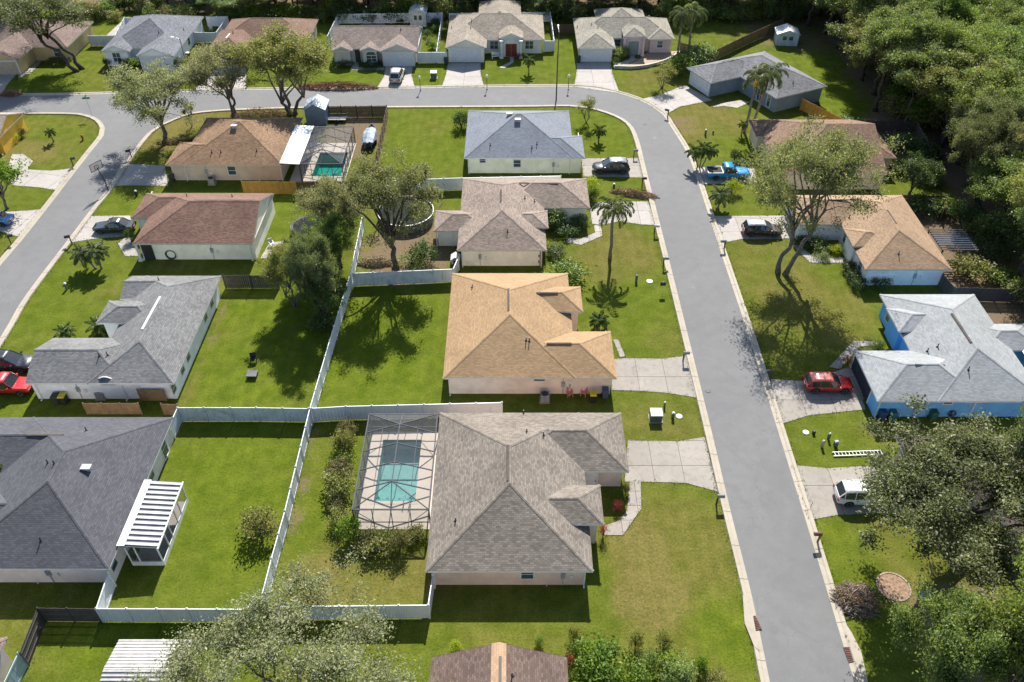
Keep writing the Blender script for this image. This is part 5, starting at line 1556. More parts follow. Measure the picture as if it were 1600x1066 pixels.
def globe_lamp(label, u, v, h=2.0):
    c = P(u, v)
    root = empty('post_lamp', (c.x, c.y, 0), 0, label, 'lamp', 'globe lamps along the far kerb')
    MB().cyl(0, 0, 0, .12, .14, .12, 10).tube([(0, 0, .1), (0, 0, h)], [.05, .04], 8).build('post', M_DARKM, root)
    MB().loft([[(r * math.cos(2 * PI * k / 12), r * math.sin(2 * PI * k / 12), h + z) for k in range(12)] for r, z in ((.08, -.02), (.17, .08), (.21, .2), (.17, .33), (.08, .42), (.01, .44))]).build('globe', mat('lamp_globe', (.75, .75, .74), .3, .02), root, True)
globe_lamp('white globe post lamp east of the beige car driveway', 657, 142)
globe_lamp('white globe post lamp on the lawn of the red front doors', 761, 140)
globe_lamp('white globe post lamp beside the tall street light', 888, 140)
globe_lamp('white globe post lamp near the icy white house', 187, 144, 1.7)
c = P(869, 157)
root = empty('street_light', (c.x, c.y, 0), 0, 'tall street light with a short arm at the road bend', 'street light')
ht = VZ(c.y, 50)
MB().tube([(0, 0, 0), (0, 0, ht * .6), (.05, 0, ht)], [.11, .09, .06], 8).build('pole', mat('pole_dark', (.07, .07, .07), .6), root)
MB().tube([(.05, 0, ht - .1), (.0, .5, ht + .2), (-.02, 1.3, ht + .3)], .04, 6).build('arm', M_ALU, root)
MB().loft([[(-.02 + w * math.cos(a), 1.6 + l_ * math.sin(a), ht + .3 + z) for a in [2 * PI * k / 10 for k in range(10)]] for w, l_, z in ((.1, .3, -.08), (.17, .42, 0), (.1, .3, .1))]).build('lamp_head', M_WHITE, root, True)
c = P(292, 103)
root = empty('street_light', (c.x, c.y, 0), 0, 'street light with a white head east of the icy white house', 'street light')
ht = VZ(c.y, 60)
MB().tube([(0, 0, 0), (0, 0, ht)], [.09, .06], 8).build('pole', mat('pole_grey', (.16, .17, .18), .6), root)
MB().tube([(0, 0, ht - .1), (-.5, 0, ht + .1), (-.9, 0, ht + .15)], .035, 6).build('arm', M_ALU, root)
MB().box(-1.4, -.15, ht + .08, -.85, .15, ht + .22).build('lamp_head', M_WHITE, root)
c = P(144, 181)
root = empty('street_sign', (c.x, c.y, 0), .1, 'green street name sign on a thin post at the junction', 'street sign')
MB().tube([(0, 0, 0), (0, 0, 3.0)], .03, 6).build('post', M_ALU, root)
gs = mat('sign_green', (.01, .16, .07), .4, .03)
MB().box(-.55, -.012, 2.65, .55, .012, 2.9).build('sign_panel', gs, root)
MB().box(-.012, -.5, 2.93, .012, .5, 3.18).build('sign_panel', gs, root)
c = P(170, 299)
root = empty('basketball_hoop', (c.x, c.y, 0), rad(60), 'dark basketball hoop leaning out over the street', 'basketball hoop')
MB().tube([(0, 0, 0), (0, .1, 2.0), (0, .7, 3.2)], [.07, .06, .05], 8).build('pole', M_DARKM, root)
bb = MB()
for x0, z0, x1, z1 in ((-.9, 2.9, .9, 2.96), (-.9, 3.9, .9, 3.96), (-.9, 2.96, -.84, 3.9), (.84, 2.96, .9, 3.9), (-.3, 3.05, .3, 3.1), (-.3, 3.5, .3, 3.55), (-.3, 3.1, -.25, 3.5), (.25, 3.1, .3, 3.5)): bb.box(x0, .72, z0, x1, .77, z1)
bb.build('backboard_frame', M_DARKM, root)
MB().box(-.84, .78, 2.96, .84, .79, 3.9).build('backboard', M_SCREEN, root)
MB().tube([(.23 * math.cos(2 * PI * k / 16), 1.05 + .23 * math.sin(2 * PI * k / 16), 3.05) for k in range(17)], .015, 5, False).build('rim', mat('hoop_orange', (.5, .12, .02), .5), root)

# utility boxes, hydrants, meters
def box_thing(name, label, u, v, w, d, h, m, cat, rz=0, top=None, group=None):
    c = P(u, v)
    root = empty(name, (c.x, c.y, 0), rz, label, cat, group)
    b_ = .03
    MB().box(-w / 2 - .1, -d / 2 - .1, 0, w / 2 + .1, d / 2 + .1, .08).build('pad', M_CONC, root)
    MB().hexa([(-w / 2, -d / 2, .08), (w / 2, -d / 2, .08), (w / 2, d / 2, .08), (-w / 2, d / 2, .08), (-w / 2, -d / 2, h - .1), (w / 2, -d / 2, h - .1), (w / 2, d / 2, h), (-w / 2, d / 2, h)]).build('cabinet', m, root)
    MB().hexa([(-w / 2 - b_, -d / 2 - b_, h - .1), (w / 2 + b_, -d / 2 - b_, h - .1), (w / 2 + b_, d / 2 + b_, h), (-w / 2 - b_, d / 2 + b_, h), (-w / 2 - b_, -d / 2 - b_, h - .04), (w / 2 + b_, -d / 2 - b_, h - .04), (w / 2 + b_, d / 2 + b_, h + .06), (-w / 2 - b_, d / 2 + b_, h + .06)]).build('lid', top or m, root)
    MB().box(-.02, -d / 2 - .02, h * .4, .02, -d / 2, h * .6).build('lock', M_DARKM, root)
    return root
M_UTIL = mat('utility_green_grey', (.10, .12, .10), .6)
M_UTILT = mat('utility_top', (.48, .50, .46), .6)
box_thing('transformer_box', 'large square transformer box on the lawn beside the taupe roof driveway', 1024, 655, 1.05, .9, .95, M_UTIL, 'utility box', 0, M_UTILT)
box_thing('transformer_box', 'pale topped transformer box on the lawn by a white garage', 678, 122, .95, .8, 1.05, M_UTIL, 'utility box', 0, mat('utility_white', (.65, .66, .66), .5))
def pedestal(label, u, v, h, r, m, top=None):
    c = P(u, v)
    root = empty('utility_pedestal', (c.x, c.y, 0), 0, label, 'pedestal', 'utility pedestals on the lawns')
    MB().box(-r, -r, 0, r, r, h * .85).build('body', m, root)
    MB().hexa([(-r * 1.15, -r * 1.15, h * .85), (r * 1.15, -r * 1.15, h * .85), (r * 1.15, r * 1.15, h * .85), (-r * 1.15, r * 1.15, h * .85), (-r * .6, -r * .6, h), (r * .6, -r * .6, h), (r * .6, r * .6, h), (-r * .6, r * .6, h)]).build('cap', top or m, root)
M_PG = mat('pedestal_green', (.13, .16, .11), .6); M_PT = mat('pedestal_tan', (.42, .38, .28), .6)
pedestal('low white capped pedestal beside the square transformer box', 1051, 653, .75, .12, M_PG, M_WHITE)
pedestal('thin pale marker pedestal north of the square transformer box', 1038, 636, .7, .08, M_PG, M_WHITE)
pedestal('tan pedestal on the lawn west of the aluminium ladder', 1284, 698, .85, .11, M_PT)
pedestal('slim grey pedestal behind the tan one near the aluminium ladder', 1294, 686, .8, .1, M_UTIL, M_UTILT)
pedestal('green grey pedestal nearest the aluminium ladder', 1305, 697, .7, .15, M_UTIL, M_UTILT)
pedestal('short black pedestal near the white disc on the ladder lawn', 1271, 678, .4, .12, M_DARKM)
pedestal('green pedestal on the lawn east of the queen palm', 994, 440, .9, .12, M_PG)
pedestal('white capped pedestal on the lawn below the fan palms', 105, 452, .9, .12, M_PG, M_WHITE)
pedestal('white capped pedestal on the lawn of the diagonal house', 1102, 211, .9, .12, M_PG, M_WHITE)
pedestal('low stub pedestal on the lawn of the diagonal house', 1114, 209, .5, .1, M_PG)
pedestal('white capped pedestal by the shaded driveway', 214, 306, .8, .12, M_DARKM, M_WHITE)
pedestal('dark pedestal by the brushwood heap near the bend', 959, 294, .7, .12, M_DARKM, M_WHITE)
# yard sign hoop
c = P(1034, 458)
root = empty('yard_sign', (c.x, c.y, 0), 0, 'small dark yard sign on a wire in the queen palm lawn', 'sign')
MB().tube([(0, 0, 0), (0, 0, 1.55)], .015, 5).build('stake', M_ALU, root)
MB().box(-.3, -.01, 1.0, .3, .01, 1.5).build('sign_panel', M_DARKM, root)
# ladder on the lawn
a, b = P(1301, 711), P(1380, 708)
root = empty('ladder', ((a.x + b.x) / 2, (a.y + b.y) / 2, .05), math.atan2(b.y - a.y, b.x - a.x), 'aluminium ladder lying on the lawn', 'ladder')
L_ = (b - a).length / 2
for s in (-.22, .22): MB().box(-L_, s - .03, 0, L_, s + .03, .09).build('rail', M_ALU, root)
for k in range(14): MB().box(-L_ + .2 + k * (2 * L_ - .4) / 13 - .02, -.19, .02, -L_ + .2 + k * (2 * L_ - .4) / 13 + .02, .19, .07).build('rung', M_ALU, root)
# bins, condensers
def bin_(label, u, v, col, lid, rz=0, group='wheeled bins by the houses'):
    c = P(u, v)
    root = empty('wheeled_bin', (c.x, c.y, 0), rz, label, 'bin', group)
    bm, lm = mat('bin_' + str(col), col, .6), mat('bin_' + str(lid), lid, .5)
    MB().hexa([(-.24, -.26, .05), (.24, -.26, .05), (.24, .26, .05), (-.24, .26, .05), (-.3, -.34, 1.0), (.3, -.34, 1.0), (.3, .34, 1.0), (-.3, .34, 1.0)]).build('body', bm, root)
    MB().hexa([(-.32, -.37, 1.0), (.32, -.37, 1.0), (.32, .37, 1.0), (-.32, .37, 1.0), (-.28, -.3, 1.09), (.28, -.3, 1.09), (.28, .36, 1.09), (-.28, .36, 1.09)]).build('lid', lm, root)
    for s in (-.27, .27): MB().tube([(s - .04, .3, .12), (s + .04, .3, .12)], .12, 10).build('wheel', M_TYRE, root)
    MB().tube([(-.25, .4, .95), (.25, .4, .95)], .02, 5).build('handle', bm, root)
bin_('grey blue bin at the corner of the peach wall', 945, 621, (.06, .09, .14), (.06, .09, .14))
bin_('black bin with a yellow lid by the peach wall', 926, 627, (.02, .02, .02), (.65, .5, .01))
bin_('black bin beside the yellow lidded one at the lavender white wall', 91, 630, (.03, .035, .04), (.03, .035, .04))
bin_('black bin with a yellow lid at the lavender white wall', 102, 630, (.02, .02, .02), (.65, .5, .01))
bin_('dark green bin beside the white garage door', 697, 100, (.03, .05, .05), (.03, .05, .05))
bin_('dark bin by the pink house garage', 904, 98, (.03, .04, .05), (.03, .04, .05))
bin_('dark blue bin under the red window of the blue house', 1376, 655, (.02, .06, .14), (.02, .06, .14))
bin_('dark bin by the tan patio house wall', 270, 284, (.03, .04, .05), (.03, .04, .05))
bin_('dark bin with a white bag east of the icy white house', 295, 92, (.03, .03, .04), (.5, .5, .5))
def condenser(label, u, v):
    c = P(u, v)
    root = empty('air_conditioner', (c.x, c.y, 0), 0, label, 'air conditioner', 'condensers by the houses')
    MB().box(-.5, -.5, 0, .5, .5, .08).build('pad', M_CONC, root)
    g = mat('condenser_grey', (.33, .34, .34), .5)
    MB().box(-.4, -.4, .08, .4, .4, .85).build('case', g, root)
    lb = MB()
    for k in range(8): lb.box(-.41, -.41, .14 + k * .085, .41, .41, .165 + k * .085)
    lb.build('louvre', mat('condenser_dark', (.12, .12, .12), .5), root)
    MB().cyl(0, 0, .85, .87, .34, .34, 16).build('fan_grille', M_DARKM, root)
condenser('grey condenser unit beside the peach wall', 851, 625)
condenser('condenser unit inside the tan board enclosure', 160, 620)
condenser('condenser unit by the tan patio house wall', 332, 287)
# kennel
c = P(712, 409)
root = empty('dog_kennel', (c.x, c.y, 0), 0, 'small pale plastic dog kennel beside the cream wall', 'kennel')
kw = mat('kennel_grey', (.42, .43, .45), .6)
kb = MB().box(-.45, -.5, 0, -.25, .5, .6).box(.25, -.5, 0, .45, .5, .6).box(-.249, -.5, .5, .249, .5, .6).box(-.249, .44, 0, .249, .5, .499)
kb.build('wall', kw, root)
for s in (-1, 1): MB().hexa([(0, -.6, .95), (s * .55, -.6, .55), (s * .55, .6, .55), (0, .6, .95), (0, -.6, 1.0), (s * .55, -.6, .6), (s * .55, .6, .6), (0, .6, 1.0)]).build('roof_panel', mat('kennel_white', (.6, .6, .6), .6), root)
# trampoline and above-ground pool
c = P(483, 352, .9)
root = empty('trampoline', (c.x, c.y, 0), 0, 'black round trampoline on the lawn', 'trampoline')
rt = 2.2
ring = lambda r, z, n=28: [(r * math.cos(2 * PI * k / n), r * math.sin(2 * PI * k / n), z) for k in range(n)]
MB().face(ring(rt * .88, .88)).build('mat', mat('tramp_black', (.022, .024, .027), .95, .1, 1.5, 0, .05), root)
MB().loft([ring(rt * .87, .90), ring(rt * 1.0, .90), ring(rt * 1.0, .86)], True, False).build('pad', mat('tramp_pad', (.07, .075, .08), .9), root)
MB().tube(ring(rt, .85) + [ring(rt, .85)[0]], .03, 6, False).build('frame', M_ALU, root)
for k in range(4):
    a = PI / 4 + k * PI / 2
    MB().tube([(rt * math.cos(a - .35), rt * math.sin(a - .35), .85), (rt * math.cos(a - .35), rt * math.sin(a - .35), .03), (rt * math.cos(a + .35), rt * math.sin(a + .35), .03), (rt * math.cos(a + .35), rt * math.sin(a + .35), .85)], .025, 6).build('leg', M_ALU, root)
c = P(634, 330, 1.1)
root = empty('round_pool', (c.x, c.y, 0), 0, 'round above ground pool with a white rim under the tall oak', 'pool')
rt = 3.4
MB().loft([ring(rt, 0), ring(rt, 1.15), ring(rt - .04, 1.15), ring(rt - .04, .02)], True, False).build('wall', mat('round_pool_wall', (.10, .12, .13), .5), root)
MB().loft([ring(rt - .04, 1.16), ring(rt + .06, 1.16), ring(rt + .06, 1.20), ring(rt - .04, 1.20), ring(rt - .04, 1.16)], True, False).build('rim', M_WHITE, root)
MB().face(ring(rt - .05, .85)).build('cover', mat('round_pool_cover', (.030, .036, .026), .95, .4, .8, 0, .05), root)
# yard chairs and goal
def patio_chair(label, u, v, rz):
    c = P(u, v)
    root = empty('lawn_chair', (c.x, c.y, 0), rz, label, 'chair')
    dk = mat('chair_black', (.02, .02, .022), .6)
    MB().box(-.3, -.3, .4, .3, .3, .46).build('seat', dk, root)
    MB().box(-.3, .28, .46, .3, .34, 1.05).build('backrest', dk, root)
    for x in (-.27, .27):
        for y in (-.27, .27): MB().box(x - .03, y - .03, 0, x + .03, y + .03, .4).build('leg', dk, root)
patio_chair('black lawn chair on the back lawn near a low dark table', 397, 566, .2)
c = P(395, 588)
root = empty('fire_pit', (c.x, c.y, 0), 0, 'low dark square fire pit on the back lawn', 'fire pit')
MB().box(-.5, -.45, .3, .5, .45, .42).build('bowl', mat('pit_dark', (.10, .10, .10), .7, .3), root)
for x in (-.42, .42):
    for y in (-.37, .37): MB().box(x - .04, y - .04, 0, x + .04, y + .04, .3).build('leg', M_DARKM, root)
c = P(666, 492)
root = empty('goal_frame', (c.x, c.y, 0), 0, 'small pale goal frame on the shaded lawn', 'goal')
gm = mat('goal_yellow', (.45, .42, .2), .6)
MB().tube([(-.6, 0, 0), (-.6, 0, 1.1)], .025, 6).build('post', gm, root); MB().tube([(.6, 0, 0), (.6, 0, 1.1)], .025, 6).build('post', gm, root)
MB().tube([(-.6, 0, 1.1), (.6, 0, 1.1)], .025, 6).build('crossbar', gm, root)
for s in (-.6, .6): MB().tube([(s, 0, 1.1), (s, .8, 0)], .02, 6).build('brace', gm, root)
# white bench at the arched entry
c = P(775, 92)
root = empty('garden_bench', (c.x, c.y, .02), .3, 'white garden bench by the arched entry', 'bench')
for k in range(4): MB().box(-.7, -.2 + k * .11, .42, .7, -.11 + k * .11, .46).build('seat_slat', M_WHITE, root)
for k in range(3): MB().box(-.7, .24, .55 + k * .15, .7, .28, .65 + k * .15).build('back_slat', M_WHITE, root)
for x in (-.65, .65): MB().box(x - .04, -.2, 0, x + .04, -.12, .42).box(x - .04, .22, 0, x + .04, .3, .95).build('leg', M_WHITE, root)
# pergola behind the tan house
px0, px1 = P(1453, 360, 2.4).x, P(1478, 360, 2.4).x
py0, py1 = P(1475, 391, 2.4).y, P(1453, 360, 2.4).y
root = empty('pergola', ((px0 + px1) / 2 + .9, (py0 + py1) / 2, 0), 0, 'slatted blue grey pergola behind the tan shingle house', 'pergola')
w_, d_ = 1.9, (py1 - py0) / 2
for x in (-w_, w_):
    for y in (-d_, d_): MB().box(x - .06, y - .06, 0, x + .06, y + .06, 2.3).build('post', M_WOODB, root)
for x in (-w_, w_): MB().box(x - .05, -d_ - .2, 2.3, x + .05, d_ + .2, 2.45).build('beam', M_WOODB, root)
ps = mat('pergola_slat', (.05, .065, .09), .95, .2, 1.5, 0, .08)
for k in range(10): MB().box(-w_ - .2, -d_ + k * 2 * d_ / 9 - .09, 2.45, w_ + .2, -d_ + k * 2 * d_ / 9 + .09, 2.5).build('slat', ps, root)
# storm inlets
for lab, apron, g0, g1 in (('storm drain with rusty grate at the kerb of the open lawn', [(1160, 931), (1170, 932), (1186, 1018), (1178, 1012), (1163, 975)], (1174, 964), (1184, 986)),
                           ('storm drain with rusty grate at the kerb by the dry brush heap', [(1318, 972), (1330, 990), (1345, 1020), (1356, 1070), (1346, 1070), (1330, 1020)], (1324, 1012), (1333, 1036))):
    w = [P(u, v) for u, v in apron]
    c = w[0]
    root = empty('storm_drain', c, 0, lab, 'storm drain')
    MB().prism([(p.x - c.x, p.y - c.y) for p in w], .0, .14).build('apron', M_KERB, root)
    a, b = P(*g0) - c, P(*g1) - c
    L2_ = (b - a).length; an = math.atan2(b.y - a.y, b.x - a.x)
    Mx = Matrix.Translation((a.x, a.y, .05)) @ Matrix.Rotation(an, 4, 'Z')
    gb = MB()
    for k in range(9): gb.box(k * L2_ / 9, -.28, 0, k * L2_ / 9 + .07, .28, .05, Mx)
    gb.box(0, -.32, 0, L2_, -.28, .05, Mx).box(0, .28, 0, L2_, .32, .05, Mx)
    gb.build('grate', mat('rust', (.13, .06, .045), .8, .3), root)
# round planting bed ring, white discs, scattered pads
c = P(1396, 917)
root = empty('tree_ring', (c.x, c.y, 0), 0, 'oval brick ring of bare mulch on the lawn', 'planting ring')
MB().face(ring(1.15, .02)).build('mulch', mat('mulch', (.26, .17, .11), .95, .3, 4), root)
rm_ = mat('ring_brick', (.30, .24, .19), .8, .15)
for k in range(30):
    a = 2 * PI * k / 30
    Mx = Matrix.Rotation(a, 4, 'Z') @ Matrix.Translation((1.22, 0, 0))
    MB().box(-.06, -.115, 0, .06, .115, .06, Mx).build('brick', rm_, root)
def disc(label, u, v, r, m, h=.06):
    c = P(u, v)
    o = MB().loft([ring(r, 0, 12), ring(r, h, 12), ring(r * .75, h + .02, 12)]).build('manhole_cover', m)
    o.location = c; tag(o, label, 'cover')
disc('white round cover on the ladder lawn', 1259, 676, .28, M_WHITE)
disc('white oval cover beside the transformer box lawn pedestal', 1061, 651, .3, M_WHITE)
disc('pale square cover by the queen palm lawn sign', 1015, 440, .35, M_WHITE)
disc('dark manhole in the road by the orange tan roof house', 1106, 611, .3, mat('iron', (.08, .08, .08), .7), .03)
box_thing('garden_box', 'bright blue crate by the mulch ring', 1444, 931, .6, .4, .35, mat('crate_blue', (.02, .12, .35), .5), 'crate')
# round hose reel and clutter by the butter wall
c = P(270, 405)
root = empty('hose_reel', (c.x, c.y, 0), 0, 'coiled dark hose reel against the cream wall', 'hose reel')
for k in range(5): MB().tube([((.45 + .04 * k) * math.cos(2 * PI * q / 20), -.05 * k, .7 + (.45 + .04 * k) * math.sin(2 * PI * q / 20)) for q in range(21)], .03, 6, False).build('hose_coil', M_DARKM, root)
MB().box(-.15, .0, 0, .15, .1, .7).build('stand', M_DARKM, root)
# small white patio with clutter
slabs('patio', pxl([(407, 404), (421, 380), (444, 377), (436, 406)]), (1.5, 1.5), M_CONC2, .05)
slabs('patio', pxl([(563, 40), (568, 32), (600, 32), (602, 40)]), (2, 2), M_CONC, .05)
slabs('pool_yard', pxl([(166, 56), (190, 34), (228, 34), (206, 56)]), (2, 2), M_CONC2, .05)
# low garden wall and bed at the pink house
bed = pxl([(961, 106), (985, 107), (1012, 104), (1040, 96), (1062, 83), (1056, 80), (1010, 82), (1000, 92), (985, 100)])
tag(MB().prism(bed, -.02, .02).build('planting_bed', mat('bed_mulch', (.36, .27, .19), .95, .2, 3)), kind='structure')
path = catmull(pxl([(960, 107), (985, 108), (1012, 105), (1040, 97), (1064, 83)]))
c = path[0].copy()
root = empty('garden_wall', c, 0, 'low curved pale garden wall in front of the pink house', 'wall')
gw = MB()
for i in range(len(path) - 1):
    a, b = path[i] - c, path[i + 1] - c
    n_ = Vector((-(b - a).y, (b - a).x, 0)).normalized() * .14
    MB().hexa([a - n_, b - n_, b + n_, a + n_, a - n_ + Vector((0, 0, .5)), b - n_ + Vector((0, 0, .5)), b + n_ + Vector((0, 0, .5)), a + n_ + Vector((0, 0, .5))]).build('block', mat('wall_block', (.45, .41, .35), .8, .15), root)

# meters, downpipes and conduits on the house walls
def wall_kit(H, u, v, nrm='S', pipe=None):
    x, y = H['L'](P(u, v, 1.3))
    r = min((q for q in H['rects'] if q[5] == 0 and q[0] - .2 <= x <= q[2] + .2), key=lambda q: abs(q[1] + .45 - y), default=None)
    if r is None: return
    Y = r[1] + (.15 if 'S' in r[4] else .45)
    g = mat('meter_grey', (.35, .36, .37), .5)
    MB().box(x - .17, Y - .12, 1.0, x + .17, Y - .003, 1.6).cyl(x, Y - .15, 1.3, 1.5, .09, .09, 10).build('meter_box', g, H['root'])
    MB().box(x - .03, Y - .06, 1.6, x + .03, Y - .004, 2.35).box(x - .03, Y - .06, .0, x + .03, Y - .004, 1.0).build('conduit', g, H['root'])
    MB().box(x + .5, Y - .09, .9, x + .75, Y - .004, 1.35).build('cable_box', M_WHITE, H['root'])
    MB().cyl(x - 1.2, Y - .12, .0, .45, .03, .03, 6).build('tap_pipe', M_WHITE, H['root'])
    for xe in (r[0] + .55, r[2] - .55):
        MB().box(xe - .05, Y - .09, .05, xe + .05, Y - .004, 2.36).box(xe - .05, Y - .35, .03, xe + .05, Y - .091, .12).build('downpipe', M_WHITE, H['root'])
for H_, u_, v_ in ((C4, 880, 905), (C3, 880, 602), (L4, 72, 902), (L3, 120, 612), (C1, 865, 262), (R3, 1434, 640), (C2, 750, 404), (L1, 320, 272), (L2, 330, 393), (R2, 1430, 432)):
    wall_kit(H_, u_, v_)
# clutter by the walls
def hose(label, u, v, y=None):
    c = P(u, v)
    root = empty('garden_hose', (c.x, c.y, 0), 0, label, 'hose')
    for k in range(3): MB().tube([((.3 + .03 * k) * math.cos(2 * PI * q / 18), -.06 * k, .55 + (.3 + .03 * k) * math.sin(2 * PI * q / 18)) for q in range(19)], .025, 6, False).build('hose_coil', M_DARKM, root)
    MB().box(-.08, .0, 0, .08, .08, .6).build('stand', M_DARKM, root)
hose('dark coiled hose on the blue side wall', 1484, 652)
bin_('teal bin beside the dark blue one at the blue wall', 1392, 656, (.02, .12, .14), (.02, .12, .14))
bin_('green bin near the coiled hose at the blue wall', 1455, 655, (.02, .10, .08), (.02, .10, .08))
def plastic_chair(label, u, v, col, rz):
    c = P(u, v)
    root = empty('plastic_chair', (c.x, c.y, .03), rz, label, 'chair')
    m_ = mat('plastic_' + str(col), col, .45)
    MB().box(-.26, -.25, .38, .26, .25, .43).build('seat', m_, root)
    MB().hexa([(-.26, .22, .43), (.26, .22, .43), (.26, .27, .43), (-.26, .27, .43), (-.24, .34, .9), (.24, .34, .9), (.24, .38, .9), (-.24, .38, .9)]).build('backrest', m_, root)
    for s_ in (-.24, .24):
        MB().box(s_ - .03, -.22, .6, s_ + .03, .26, .64).build('armrest', m_, root)
        for y_ in (-.22, .22): MB().box(s_ - .03, y_ - .03, 0, s_ + .03, y_ + .03, .38).build('leg', m_, root)
plastic_chair('pink folding chair leaning by the peach wall condenser', 890, 619, (.6, .22, .18), .2)
plastic_chair('second pink chair along the peach wall near the yellow lidded bin', 912, 618, (.6, .22, .18), -.4)
plastic_chair('red chair beside the diagonal house corner', 1207, 171, (.5, .02, .03), .5)
plastic_chair('white chair on the small patio behind the red brown roof house', 425, 385, (.6, .6, .6), .6)
plastic_chair('white chair inside the blue grey house court', 330, 48, (.6, .6, .6), 0)
# tarped lanai of the blue house
root = empty('patio_enclosure', (52.9, 59.3, 0), 0, 'screened patio with a blue tarp over its roof behind the blue house', 'patio enclosure')
tm_ = mat('tarp_blue', (.07, .16, .30), .4, .6, .9, 0, .5, .4, .3)
X_, Y_ = 3.4, 3.0
for q in ([(-X_, -Y_, 2.4), (X_, -Y_, 2.4), (1.2, 0, 3.2), (-1.2, 0, 3.25)], [(X_, Y_, 2.4), (-X_, Y_, 2.4), (-1.2, 0, 3.25), (1.2, 0, 3.2)], [(X_, -Y_, 2.4), (X_, Y_, 2.4), (1.2, 0, 3.2)], [(-X_, Y_, 2.4), (-X_, -Y_, 2.4), (-1.2, 0, 3.25)]):
    MB().face(q).build('tarp', tm_, root)
for x_ in (-X_, 0, X_):
    for y_ in (-Y_, Y_): MB().box(x_ - .05, y_ - .05, 0, x_ + .05, y_ + .05, 2.4).build('post', M_WHITE, root)
for a_, b_ in (((-X_, -Y_), (X_, -Y_)), ((X_, -Y_), (X_, Y_)), ((X_, Y_), (-X_, Y_))):
    MB().face([(a_[0], a_[1], .05), (b_[0], b_[1], .05), (b_[0], b_[1], 2.38), (a_[0], a_[1], 2.38)]).build('screen', M_SCREEN, root)
# fire hydrant on the corner lawn
c = P(130, 219)
root = empty('fire_hydrant', (c.x, c.y, 0), 0, 'red brown fire hydrant on the orange house corner lawn', 'fire hydrant')
hm = mat('hydrant_red', (.35, .08, .04), .6)
MB().cyl(0, 0, 0, .1, .2, .2, 12).cyl(0, 0, .1, .6, .13, .12, 12).build('barrel', hm, root)
MB().loft([ring(.17, .6, 12), ring(.16, .68, 12), ring(.08, .78, 12), ring(.03, .84, 12)]).build('bonnet', hm, root, True)
for s_ in (-1, 1): MB().tube([(s_ * .1, 0, .45), (s_ * .24, 0, .45)], .06, 8).build('nozzle', hm, root)
# ------------------------------------------------------------------ vegetation
M_BARK = mat('bark_grey', (.17, .145, .12), .9, .3, 3.0, 0, .2, .5)
M_BARKD = mat('bark_dark', (.085, .07, .055), .9, .3, 3.0, 0, .2, .5)
M_PALMT = mat('palm_trunk', (.24, .20, .165), .9, .25, 4.0, 0, .2, .4)
LF = {
    'oak': leaf_mat('leaf_oak', (0.048, 0.067, 0.029), (0.240, 0.266, 0.126), .38),
    'bright': leaf_mat('leaf_bright', (0.078, 0.128, 0.029), (0.274, 0.335, 0.094), .45),
    'mid': leaf_mat('leaf_mid', (0.069, 0.112, 0.033), (0.263, 0.323, 0.108), .42),
    'sage': leaf_mat('leaf_sage', (0.129, 0.148, 0.071), (0.352, 0.352, 0.209), 0.45),
    'olive': leaf_mat('leaf_olive', (0.110, 0.131, 0.034), (0.311, 0.304, 0.110), 0.45),
    'dark': leaf_mat('leaf_dark', (0.030, 0.061, 0.017), (0.101, 0.148, 0.044), 0.33),
    'shrub': leaf_mat('leaf_shrub', (0.058, 0.111, 0.013), (0.195, 0.273, 0.039), 0.45),
    'lime': leaf_mat('leaf_lime', (0.169, 0.247, 0.010), (0.416, 0.468, 0.039), 0.50),
    'brown': leaf_mat('leaf_brown', (.095, .090, .036), (.235, .215, .105), 0.40),
    'red': leaf_mat('leaf_red', (0.130, 0.016, 0.026), (0.390, 0.065, 0.078), 0.45),
    'palm': leaf_mat('leaf_palm', (0.052, 0.085, 0.016), (0.195, 0.234, 0.065), 0.37, .4),
    'palmg': leaf_mat('leaf_palm_grey', (0.072, 0.098, 0.036), (0.247, 0.273, 0.111), 0.37, .4),
    'dry': leaf_mat('leaf_dry', (0.208, 0.143, 0.078), (0.442, 0.338, 0.208), 0.35),
    'greyolive': leaf_mat('leaf_grey_olive', (0.109, 0.121, 0.052), (0.282, 0.282, 0.144), .42),
    'moss': leaf_mat('spanish_moss', (0.195, 0.195, 0.150), (0.338, 0.325, 0.247), 0.35),
}
def leaves_mesh(name, C, rng, l, w, m, up=0.55, axis=None, jit=0.35):
    """one folded rhombus for every centre"""
    n = len(C)
    nr = rng.normal(size=(n, 3)); nr /= np.linalg.norm(nr, axis=1)[:, None]
    nr[:, 2] += up; nr /= np.linalg.norm(nr, axis=1)[:, None]
    a = rng.normal(size=(n, 3)) if axis is None else axis + rng.normal(size=(n, 3)) * jit
    a -= nr * (a * nr).sum(1)[:, None]; a /= np.linalg.norm(a, axis=1)[:, None] + 1e-9
    b = np.cross(nr, a)
    s = rng.uniform(.45, 1.0, size=(n, 1)) + .55 * (rng.uniform(size=(n, 1)) ** 4)
    L, W_ = l * s * .5, w * s * .5
    V = np.empty((n, 4, 3))
    V[:, 0] = C - a * L; V[:, 1] = C + b * W_ + nr * W_ * .35 + a * L * .1; V[:, 2] = C + a * L - nr * L * .2; V[:, 3] = C - b * W_ + nr * W_ * .35 + a * L * .1
    me = bpy.data.meshes.new(name)
    me.vertices.add(n * 4); me.vertices.foreach_set('co', V.astype(np.float32).ravel())
    me.loops.add(n * 4); me.loops.foreach_set('vertex_index', np.arange(n * 4, dtype=np.int32))
    me.polygons.add(n); me.polygons.foreach_set('loop_start', np.arange(0, n * 4, 4, dtype=np.int32))
    try: me.polygons.foreach_set('loop_total', np.full(n, 4, dtype=np.int32))
    except Exception: pass
    me.materials.append(m)
    me.update(calc_edges=True)
    return me
